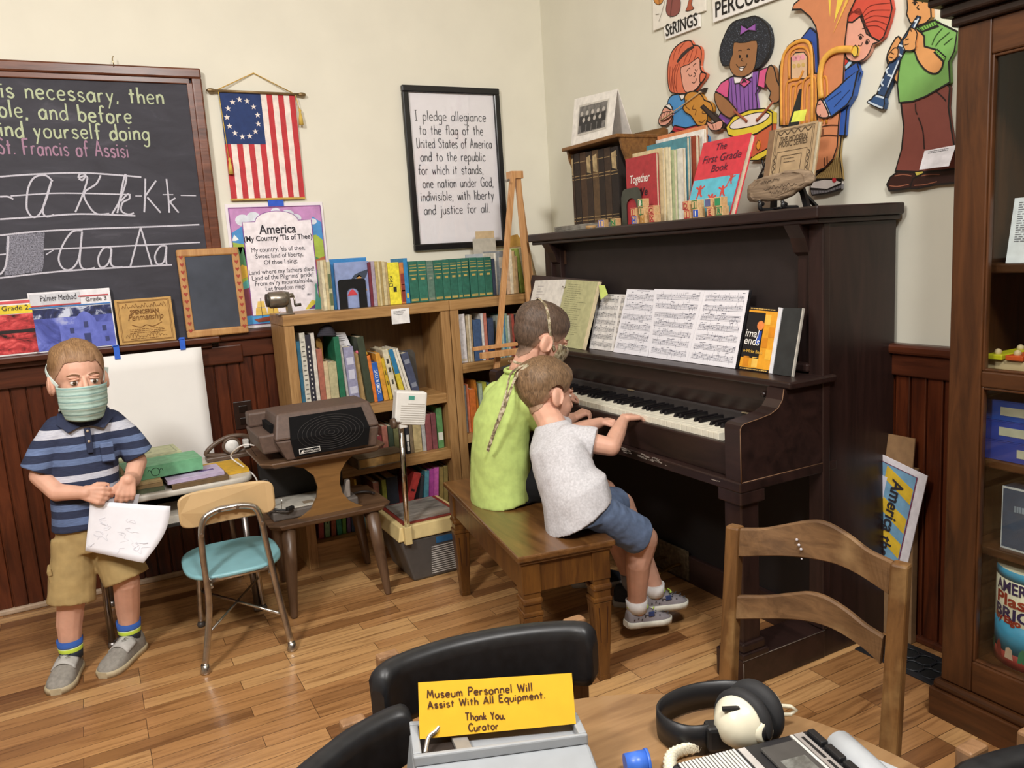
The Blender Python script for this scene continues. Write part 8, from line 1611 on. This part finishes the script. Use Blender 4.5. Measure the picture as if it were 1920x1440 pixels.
def shoe(par, heel, toe, z, w, up, sole, name='shoe', tilt=0, extra=None, Hh=.062, strap=None):
    """heel and toe = plan points; returns the upper"""
    h, t = V((heel[0], heel[1], z)), V((toe[0], toe[1], z+tilt)); d = (t-h); L = d.length; d.normalize(); s = V((d.y, -d.x, 0)).normalized(); u = s.cross(d); u = u if u.z > 0 else -u
    T = M(((s.x, d.x, u.x, h.x), (s.y, d.y, u.y, h.y), (s.z, d.z, u.z, h.z), (0, 0, 0, 1)))
    wd = [(0, .4), (.04, .62), (.15, .74), (.35, .78), (.55, .9), (.72, 1.), (.86, .92), (.95, .68), (1, .34)]; hh = [(0, .75), (.04, .95), (.15, 1.), (.35, .98), (.5, .8), (.7, .6), (.86, .5), (.95, .4), (1, .22)]
    g = G(T); rs = []
    for (f, a), (_, b) in zip(wd, hh):
        W2, H2 = w*.5*a, Hh*b; rs.append([g.v((W2*math.copysign(abs(math.cos(q))**.8, math.cos(q)), L*f, .016+max(0, math.sin(q))**.75*(H2-.014)*1.0 if math.sin(q) > 0 else .012)) for q in [2*PI*i/20 for i in range(20)]])
    o = g.skin(rs).done(name, up, par, sub=1)
    g = G(T); rs = [[g.v((w*.53*a*sx, L*(f*1.03-.015), zz)) for sx, zz in ((-1, 0), (1, 0), (1.02, .012), (.96, .019), (-.96, .019), (-1.02, .012))] for f, a in wd]; g.skin(rs).done('sole', sole, o)
    if strap: 
        g = G(T); m_, q0, q1 = strap; g.grid(lambda a, b: ((a-.5)*w*.86, L*(q0+(q1-q0)*b), .006+Hh*(.99-.42*b*(q1-q0)/.45*.9-(.0))*(.35+.65*math.sin(PI*(a*.84+.08))**.6)), 14, 4); st = g.done('strap', m_, o); st.modifiers.new('t', 'SOLIDIFY').thickness = .003
    return o, T, L

# ---- boy standing at the left
p1 = thing('person', 'standing boy in striped polo, green face mask and khaki shorts holding paper', 'person', (-.08, 2.83, 0))
hT = head_T((-.046, 2.815, .953), (.2, -.97, -.05), (.02, 0, 1), 1.0)
g = G(); head(g, hT); chain(g, [V((-.046, 2.835, .90)), V((-.05, 2.845, .80))], [.042, .05])
oval_loft(g, [(V((-.075, 2.845, .40)), V((.085, 0, 0)), V((0, .06, 0)), 1), (V((-.07, 2.845, .6)), V((.08, 0, 0)), V((0, .055, 0)), 1), (V((-.055, 2.84, .78)), V((.085, 0, 0)), V((0, .05, 0)), 1), (V((-.05, 2.84, .82)), V((.05, 0, 0)), V((0, .04, 0)), 1)])
chain(g, [V((-.125, 2.845, .43)), V((-.158, 2.815, .26)), V((-.176, 2.825, .17)), V((-.188, 2.83, .05))], [.06, .042, .039, .027])
chain(g, [V((-.03, 2.845, .43)), V((.002, 2.80, .275)), V((-.004, 2.835, .18)), V((-.012, 2.86, .06))], [.06, .042, .039, .027])
wR, wL = onY(160, 924, 2.728), onY(240, 900, 2.732)
chain(g, [V((-.135, 2.84, .785)), V((-.192, 2.83, .66)), V((-.15, 2.775, .612)), wR], [.034, .030, .028, .0195]); chain(g, [V((.045, 2.84, .78)), V((.085, 2.835, .655)), V((.062, 2.79, .61)), wL], [.034, .030, .027, .0195])
hand(g, wR, (.86, -.22, -.3), (.2, 1, -.25), (.3, .15, .9), .95, (.5, .65, .4), .03); hand(g, wL, (-.3, -.25, -.92), (0, 1, -.2), (-.95, 0, .3), .95, (.42, .55, .35), .03)
b1 = mesh_obj('body', remesh(g, .0031, 6), skin, p1)
hm = hair_mat('6a4c30', 'a58058')
grow_hair(b1, hT, (.056, .022, .0, -.045, -.07), (.004, .012, .03), hm, p1)
face_bits(hT, p1)
maskm = bands([(0, 'a6c2b8'), (.3, 'bfd6cc'), (.5, '8aaca8'), (.7, 'b0ccc2')], axis=2, mul=48, noise_amt=.35)
def mask_pt(a, v): an = (a-.5)*2*1.32; r = 1.0; z_ = -.009-.112*v+.008*abs(math.sin(an))*(1-v)*-1; k_ = 1-.5*max(0, v-.62); return hT @ V((.0725*math.sin(an)*(1-.08*v)*k_, .008+.0905*math.cos(an)*k_+.010*math.exp(-(an/.22)**2)*(1-v)+.0015*math.sin(v*34), z_-.004*math.cos(an)))
o = G().grid(mask_pt, 28, 20).done('face_mask', maskm, p1); o.modifiers.new('t', 'SOLIDIFY').thickness = .0022
wht_ = col('d3e4de', .8); H_ = lambda *q: hT @ V(q)
g = G()
for s in (-1, 1): g.ribbon(spline([H_(s*.065, .03, -.018), H_(s*.081, -.02, .015), H_(s*.074, -.055, .04), H_(s*.03, -.108, .05), H_(0, -.112, .052)]), .011, H_(s, 0, .2)-H_(0, 0, 0)); g.ribbon(spline([H_(s*.063, .03, -.085), H_(s*.062, -.02, -.1), H_(s*.03, -.075, -.1)]), .008, H_(s, 0, 0)-H_(0, 0, 0))
o = g.done('mask_strap', wht_, p1, recalc=False); o.modifiers.new('t', 'SOLIDIFY').thickness = .002
G().box(H_(-.088, -.05, -.002), (.018, .004, .035), M.Rotation(.2, 4, 'Y')).done('strap_end', wht_, p1)
polo = bands([(0, '28304a'), (.485, '28304a'), (.5, '5a6c92'), (.522, '28304a'), (.545, '5f7196'), (.566, '28304a'), (.588, 'b4b8c8'), (.606, '28304a'), (.634, 'c2c4d0'), (.656, '28304a'), (.684, '5f7196'), (.706, '28304a'), (.728, '64769c'), (.75, '28304a'), (.772, 'c2c4d0'), (.797, '28304a')], noise_amt=.5, rough=.9)
g = G(); oval_loft(g, [(V((-.082, 2.838, .478)), V((.104, 0, .004)), V((0, .083, 0)), .9), (V((-.078, 2.84, .56)), V((.1, 0, 0)), V((0, .08, 0)), .9), (V((-.065, 2.842, .68)), V((.098, 0, 0)), V((0, .074, 0)), .9), (V((-.054, 2.842, .765)), V((.104, 0, 0)), V((0, .066, 0)), .95), (V((-.051, 2.842, .806)), V((.088, 0, 0)), V((0, .056, 0)), 1), (V((-.049, 2.842, .832)), V((.056, 0, 0)), V((0, .05, 0)), 1)])
for sh0, sh1, sh2 in (((-.12, 2.842, .79), (-.165, 2.837, .735), (-.197, 2.83, .676)), ((.02, 2.842, .788), (.066, 2.838, .735), (.092, 2.836, .676))): g.ball(sh0, .049); g.ball(sh1, .046); g.cyl(sh0, sh1, .048, .047, 18); g.cyl(sh1, sh2, .047, .049, 18)
sh1_ = cloth(g, 'polo_shirt', polo, p1, .0045, 5, .0032, 13, 3)
navy = col('262e48', .85, bump=.1)
g = G(); 
for s in (-1, 1): g.prism([V((-.046, 2.782, .808)), V((-.046+s*.046, 2.80, .842)), V((-.046+s*.072, 2.822, .846)), V((-.046+s*.078, 2.80, .815)), V((-.046+s*.05, 2.772, .79))], (0, -.005, .002))
g.tube(spline([(-.046-.058, 2.815, .85), (-.09, 2.872, .858), (-.046, 2.89, .862), (0, 2.872, .858), (.012, 2.815, .85)]), .011, 8); o = g.done('collar', navy, sh1_)
G().bb(-.052, -.034, 2.763, 2.769, .72, .80, .002).done('placket', navy, sh1_)
for z in (.79, .757): G().ball((-.043, 2.7625, z), (.0042, .0025, .0042), 10, 6).done('button', col('b9a890', .4), sh1_)
G().bb(-.015, .022, 2.7655, 2.7695, .683, .745, .003).done('chest_pocket', polo, sh1_)
kh = col('a58c5c', .9, var=.06, sc=30, bump=.2)
g = G(); oval_loft(g, [(V((-.08, 2.842, .40)), V((.1, 0, 0)), V((0, .076, 0)), .9), (V((-.08, 2.842, .5)), V((.096, 0, 0)), V((0, .074, 0)), .9)])
for a, m_, e in (((-.128, 2.842, .44), (-.142, 2.832, .36), (-.16, 2.818, .243)), ((-.03, 2.842, .44), (-.016, 2.825, .37), (.004, 2.802, .283))): g.cyl(a, m_, .064, .066, 20); g.cyl(m_, e, .066, .072, 20); g.ball(m_, .066)
st_ = cloth(g, 'shorts', kh, p1, .0045, 5, .0042, 15, 8); G().box((-.203, 2.818, .33), (.012, .06, .07), M.Rotation(-.12, 4, 'Y'), .004).box((-.2045, 2.817, .358), (.012, .064, .02), M.Rotation(-.12, 4, 'Y'), .003).done('cargo_pocket', kh, st_)
sock = bands([(0, '3a4658'), (.40, 'c8e04a'), (.465, 'd8e8d0'), (.48, '3a4658'), (.495, '2f58a4')], axis=2, mul=5, noise_amt=.1)
greyU = col('8d8880', .8, var=.08, sc=90); greyL = col('b4b1ac', .7); gum = col('b8a888', .6)
for c0_, c1__ in (((-.184, 2.829, .055), (-.183, 2.828, .118)), ((-.011, 2.859, .055), (-.009, 2.852, .122))): G().cyl(c0_, c1__, .033, .0385, 18).done('sock', sock, p1)
for nm, hl, te in (('R', (-.178, 2.872), (-.232, 2.7)), ('L', (.02, 2.89), (-.102, 2.728))):
    o, T, L = shoe(p1, hl, te, .0004, .086, greyU, gum, strap=(greyL, .34, .6), Hh=.078)
    g = G(T); 
    for sx in (-1, 1): g.ribbon(spline([(sx*.013-.006, L*.43, .0815), (sx*.013+.002, L*.46, .0803), (sx*.013-.002, L*.49, .079), (sx*.013+.006, L*.52, .0777)]), .0035, (0, 0, 1))
    g.done('logo_mark', col('3a3c44', .5), o, recalc=False)
pp_ = thing('coloring_page', 'white colouring pages held by the standing boy in striped polo', 'paper', (.03, 2.71, .45))
cs = [onY(170, 940, 2.737), onY(318, 945, 2.725), onY(268, 1050, 2.70), onY(160, 1033, 2.735)]
fn_ = lambda u, v: cs[0]*(1-u)*(1-v)+cs[1]*u*(1-v)+cs[2]*u*v+cs[3]*(1-u)*v+V((.022*u*math.sin(PI*v)*u, -.03*u*math.sin(PI*u*.6), 0))
o = G().grid(fn_, 12, 10).done('sheet', col('e9e9f0', .75, var=.01), pp_); o.modifiers.new('t', 'SOLIDIFY').thickness = .0008
g = G(); r_ = random.Random(11)
for i in range(16):
    u, v = r_.uniform(.1, .8), r_.uniform(.2, .85); q = [(u, v)]
    for k in range(5): u += r_.uniform(-.07, .09); v += r_.uniform(-.07, .07); q.append((min(.93, max(.05, u)), min(.95, max(.1, v))))
    g.ribbon(spline([fn_(a, b)+V((0, -.0012, 0)) for a, b in q], 4), .0012, (0, -1, 0))
g.done('drawn_lines', col('d2d2da', .8), o, recalc=False)
o = G().grid(lambda u, v: onY(168, 942, 2.743)*(1-u)*(1-v)+onY(262, 926, 2.743)*u*(1-v)+onY(250, 985, 2.745)*u*v+onY(166, 985, 2.745)*(1-u)*v, 2, 2).done('second_sheet', col('e2e2ea', .75), pp_)

# ---- two boys on the bench
def sitter(lab, P): 
    t = thing('person', lab, 'person', P['pel'])
    T = head_T(P['head'], P['fwd'], P.get('up', (0, 0, 1)), P.get('hk', 1.0)); g = G(); head(g, T)
    pel, che, nk = V(P['pel']), V(P['che']), V(P['nk']); X_, Y_ = V(P['lat'])*1.0, V(P['dep'])
    chain(g, [T @ V((0, -.022, -.05)), nk], [.042*P.get('hk', 1), .045]); oval_loft(g, [(pel, X_*.085, Y_*.07, 1), (pel.lerp(che, .5), X_*.075, Y_*.06, 1), (che, X_*.082, Y_*.06, 1), (che.lerp(nk, .75), X_*.06, Y_*.045, 1)])
    for a in P['arms']: chain(g, [V(q) for q in a[0]], a[1])
    for a in P['hands']: hand(g, *a)
    for a in P['legs']: chain(g, [V(q) for q in a], [.048, .044, .04, .029, .026][:len(a)])
    b = mesh_obj('body', remesh(g, .0031, 6), skin, t); face_bits(T, t, low=1); return t, b, T
q = lambda px, py, x: onX(px, py, x)
# younger boy, grey shirt, leaning left
pel, che, nk = V((1.2, 1.925, .495)), V((1.2, 2.03, .65)), q(1036, 797, 1.235)
hd = q(1027, 738, 1.27); Rs, Re, Rw = q(1066, 822, 1.235), q(1146, 838, 1.335), q(1168, 789, 1.46); Ls, Le, Lw = V((1.245, 2.135, .715)), V((1.33, 2.17, .66)), q(1126, 792, 1.475)
kR, aR = q(1207, 1010, 1.415), q(1194, 1128, 1.425); kL, aL = V((1.44, 2.05, .425)), q(1226, 1098, 1.50)
P3 = dict(pel=pel, che=che, nk=nk, head=hd, fwd=(.97, .06, -.22), up=(.1, .22, 1), hk=.96, lat=(-.12, .97, -.3), dep=(1, .1, 0),
  arms=[([Rs, Re, Re.lerp(Rw, .5), Rw], [.036, .0285, .026, .018]), ([Ls, Le, Le.lerp(Lw, .5), Lw], [.034, .028, .026, .018])],
  hands=[(Rw+V((.012, .004, .008)), (.95, .06, -.1), (-.1, 0, -.98), (.05, .96, .1), .9, (.22, .4, .35)), (Lw, (.97, -.25, .06), (0, 0, -1), (-.1, -.75, .62), .86, (.2, .3, .2))],
  legs=[[(1.225, 1.89, .488), kR, kR.lerp(aR, .35)+V((-.012, 0, 0)), aR, aR+V((.0, 0, -.035))], [(1.225, 1.99, .488), kL, kL.lerp(aL, .35), aL, aL+V((0, 0, -.03))]])
p3, b3, T3 = sitter('younger boy in light grey shirt and blue shorts reaching for piano keys', P3)
hm3 = hair_mat('54402c', '927353')
grow_hair(b3, T3, (.042, .006, -.008, -.06, -.078), (.007, .013, .0), hm3, p3, seed=4, streak=75)
gshirt = col('c5c3c6', .9, var=.07, sc=160, bump=.15)
g = G(); lat, dep = V(P3['lat']), V(P3['dep'])
oval_loft(g, [(V((1.195, 1.918, .474)), lat*.106, V((.088, .008, .048)), .9), (pel+V((-.004, .014, .06)), lat*.102, V((.088, .008, .03)), .9), (pel.lerp(che, .5)+V((-.006, 0, .02)), lat*.096, dep*.082, .9), (che+V((0, 0, .01)), lat*.1, dep*.076, .95), (che.lerp(nk, .62), lat*.088, dep*.062, 1), (nk+V((-.002, .004, .004)), lat*.053, dep*.05, 1)])
e_ = Rs.lerp(Re, .62); g.ball(Rs, .046); g.cyl(Rs, e_, .047, .05, 18); e2 = Ls.lerp(Le, .6); g.ball(Ls, .04); g.cyl(Ls, e2, .04, .046, 18)
t_ = cloth(g, 'tee_shirt', gshirt, p3, .0045, 5, .0042, 14, 21)
bl_ = col('60718f', .9, var=.08, sc=60, bump=.2)
g = G(); oval_loft(g, [(V((1.2, 1.92, .442)), lat*.094, dep*.088, .85), (V((1.2, 1.922, .49)), lat*.086, dep*.075, .9)]); g.T = M()
hR, hL = V((1.235, 1.88, .493)), V((1.235, 1.975, .493)); mR, mL = hR.lerp(kR, .86)+V((0, 0, .0)), hL.lerp(kL, .86)
g.ball(hR, .054); g.cyl(hR, mR, .054, .061, 20); g.ball(hL, .054); g.cyl(hL, mL, .054, .059, 20); cloth(g, 'shorts', bl_, p3, .0045, 4, .004, 18, 5)
dq = q(1128, 903, 1.30); G().tube(spline([q(1112, 902, 1.275), dq+V((0, 0, .004)), q(1136, 906, 1.31)]), .0022, 6).done('drawstring', col('e8e4e0', .7), p3)
clog = col('8b8589', .6, var=.03); cw_ = col('d9d6c8', .5); lime = col('b9d858', .6); navy2 = col('2e3c68', .6)
for (hl, te, z, tl) in ((q(1160, 1166, 1.40), q(1246, 1172, 1.50), None, -.004), (q(1196, 1130, 1.45), q(1252, 1135, 1.575), None, 0)):
    zz = .068 if z is None and hl.x < 1.43 else .038
    an = aR if hl.x < 1.43 else aL; dd = V((.9, -.12, 0)).normalized(); h0 = V((an.x, an.y, 0))-dd*.042; t0_ = h0+dd*.158; zz = an.z-.075
    zz = max(zz, .002)
    o, T, L = shoe(p3, (h0.x, h0.y), (t0_.x, t0_.y), zz, .07, clog, cw_, tilt=-.012 if zz > .03 else 0, Hh=.06, strap=(clog, .33, .55))
    g = G(T)
    for i in range(22): yy = L*(.55+.38*((i*7) % 11)/11); xx = .022*math.sin(i*2.4); g.ball((xx, yy, .0165+.06*(.74-.62*(yy/L-.35))*math.cos(xx/.04)*.86), (.0024, .003, .002), 6, 4)
    for i in range(8): g.ball((.0268+.004*math.sin(i), L*(.1+.08*i), .03+.006*(i % 2)), (.002, .0025, .0025), 6, 4); g.ball((-.0268-.004*math.sin(i), L*(.1+.08*i), .03+.006*(i % 2)), (.002, .0025, .0025), 6, 4)
    g.done('vent_holes', col('38363a', .8), o); G(T).tube([(.026*math.cos(k*PI/9), L*.25+.033*math.sin(k*PI/9), .062) for k in range(18)], .0042, 8, True).done('lime_lining', lime, o); G(T).box((.029, L*.47, .043), (.006, .02, .016), bv=.002).done('navy_tab', navy2, o); G(T).tube(spline([(.015, L*.56, .054), (.006, L*.6, .056), (-.006, L*.57, .058), (.008, L*.63, .05)]), .0022, 6).done('lace', lime, o)
    G().cyl(an+V((0, 0, -.03)), an+V((-.001, 0, .008)), .033, .035, 18).done('sock', col('e6e4e2', .9, bump=.2), p3)
# older boy, lime shirt
pel2, che2, nk2 = V((1.165, 2.33, .495)), V((1.175, 2.325, .69)), V((1.235, 2.285, .865)); hd2 = q(1016, 634, 1.30)
R2s, R2e, R2w = V((1.21, 2.225, .775)), V((1.32, 2.235, .665)), q(1074, 784, 1.44); L2s, L2e, L2w = V((1.205, 2.415, .77)), V((1.31, 2.47, .665)), V((1.47, 2.45, .735))
P2 = dict(pel=pel2, che=che2, nk=nk2, head=hd2, fwd=(.93, -.08, -.42), up=(.2, 0, 1), hk=.97, lat=(0, 1, 0), dep=(1, 0, .15),
  arms=[([R2s, R2e, R2w], [.038, .03, .02]), ([L2s, L2e, L2w], [.038, .03, .02])], hands=[(R2w, (.8, -.25, .35), (-.2, .1, -.95), (-.2, .9, .2), .95, (.6, .8, .5)), (L2w, (.96, .0, -.2), (-.2, 0, -.97), (0, -1, 0), .95, (.4, .5, .3))],
  legs=[[(1.2, 2.275, .492), (1.47, 2.19, .43), (1.485, 2.19, .33), (1.565, 2.19, .1), (1.57, 2.18, .06)], [(1.2, 2.385, .492), (1.47, 2.45, .42), (1.48, 2.44, .32), (1.52, 2.425, .1), (1.525, 2.42, .06)]])
p2, b2, T2 = sitter('older boy in lime green shirt and patterned mask seated at the piano', P2)
hm2 = hair_mat('3a2d24', '6b5646')
grow_hair(b2, T2, (.03, .004, -.008, -.07, -.09), (.0025, .016, .02), hm2, p2, seed=9, streak=80)
limem = col('b6cb74', .88, var=.05, sc=40, bump=.15)
g = G(); lat, dep = V((0, 1, 0)), V((1, 0, .12))
oval_loft(g, [(V((1.15, 2.325, .438)), lat*.122, dep*.098, .9), (V((1.152, 2.328, .52)), lat*.116, dep*.096, .9), (V((1.155, 2.325, .62)), lat*.112, dep*.09, .9), (V((1.17, 2.322, .72)), lat*.12, dep*.084, .95), (V((1.195, 2.31, .80)), lat*.105, dep*.07, 1), (V((1.23, 2.288, .868)), lat*.058, dep*.052, 1)])
for a, b in ((R2s, R2e), (L2s, L2e)): g.ball(a, .05); g.cyl(a, a.lerp(b, .7), .05, .055, 18)
t2 = cloth(g, 'lime_shirt', limem, p2, .0048, 5, .0045, 12, 31); G().tube([V((1.233+.052*math.cos(k*PI/9), 2.288+.056*math.sin(k*PI/9), .872+.012*math.cos(k*PI/9)*.2)) for k in range(18)], .007, 8, True).done('neck_band', limem, t2)
bk4 = col('17181b', .9); g = G(); oval_loft(g, [(V((1.17, 2.33, .438)), lat*.118, V((.098, 0, 0)), .85), (V((1.17, 2.33, .5)), lat*.11, V((.09, 0, 0)), .9)])
for a, b in (((1.2, 2.275, .495), (1.43, 2.195, .445)), ((1.2, 2.385, .495), (1.43, 2.44, .44))): g.ball(a, .066); g.cyl(a, b, .066, .062, 18)
cloth(g, 'shorts', bk4, p2, .005, 4, .003, 15, 2)
bU, bS = col('1d2028', .7), col('a9a6a4', .6)
for hl, te in (((1.515, 2.225), (1.69, 2.085)), ((1.48, 2.445), (1.66, 2.36))):
    o, T, L = shoe(p2, hl, te, .0004, .085, bU, bS, Hh=.075); g = G(T); 
    for sx in (-1, 1): g.ribbon([(sx*.006-.003, -.0005, .048), (sx*.006, -.001, .044), (sx*.006-.001, -.001, .04), (sx*.006+.003, -.0005, .036)], .0025, (0, -1, 0))
    g.done('logo_mark', col('d8d8dc', .5), o, recalc=False)
for a in ((1.57, 2.185, .06), (1.525, 2.42, .06)): G().cyl(a, V(a)+V((-.008, 0, .06)), .034, .037, 18).done('sock', col('8a888c', .9), p2)
camo = photo([(.36, '4a3f38'), (.48, '8a7a5a'), (.58, 'c9c2a8'), (.68, 'a85a5a')], 45, rough=.85)
def mask2(a, v): an = (a-.5)*2*1.3; k_ = 1-.5*max(0, v-.62); return T2 @ V((.0725*math.sin(an)*(1-.08*v)*k_, .008+.0905*math.cos(an)*k_+.012*math.exp(-(an/.22)**2)*(1-v)+.004*math.sin(v*9), -.004-.108*v))
o = G().grid(mask2, 24, 14).done('face_mask', camo, p2); o.modifiers.new('t', 'SOLIDIFY').thickness = .0022
H_ = lambda *z: T2 @ V(z); g = G()
for s in (-1, 1): g.ribbon(spline([H_(s*.062, .03, -.03), H_(s*.0845, -.018, .02), H_(s*.083, -.035, .055), H_(s*.055, -.05, .1), H_(0, -.056, .1225)]), .0095, H_(s, 0, .25)-H_(0, 0, 0)); g.ribbon(spline([H_(s*.062, .02, -.09), H_(s*.06, -.03, -.105), H_(s*.02, -.082, -.108)]), .008, H_(s, -.3, 0)-H_(0, 0, 0))
o = g.done('mask_strap', camo, p2, recalc=False); o.modifiers.new('t', 'SOLIDIFY').thickness = .002
g = G(); bk_ = [q(990, 684, 1.195), q(968, 706, 1.165), q(955, 735, 1.12), q(943, 770, 1.092), q(930, 800, 1.076), q(920, 828, 1.062), q(914, 846, 1.058)]
g.ribbon(spline(bk_, 5), .011, (-.9, -.4, 0)); bk_ = [q(985, 684, 1.195), q(958, 700, 1.155), q(948, 740, 1.11), q(934, 785, 1.083), q(928, 800, 1.073)]; g.ribbon(spline(bk_, 5), .007, (-.9, -.4, 0))
o = g.done('mask_tie', camo, p2, recalc=False); o.modifiers.new('t', 'SOLIDIFY').thickness = .0018
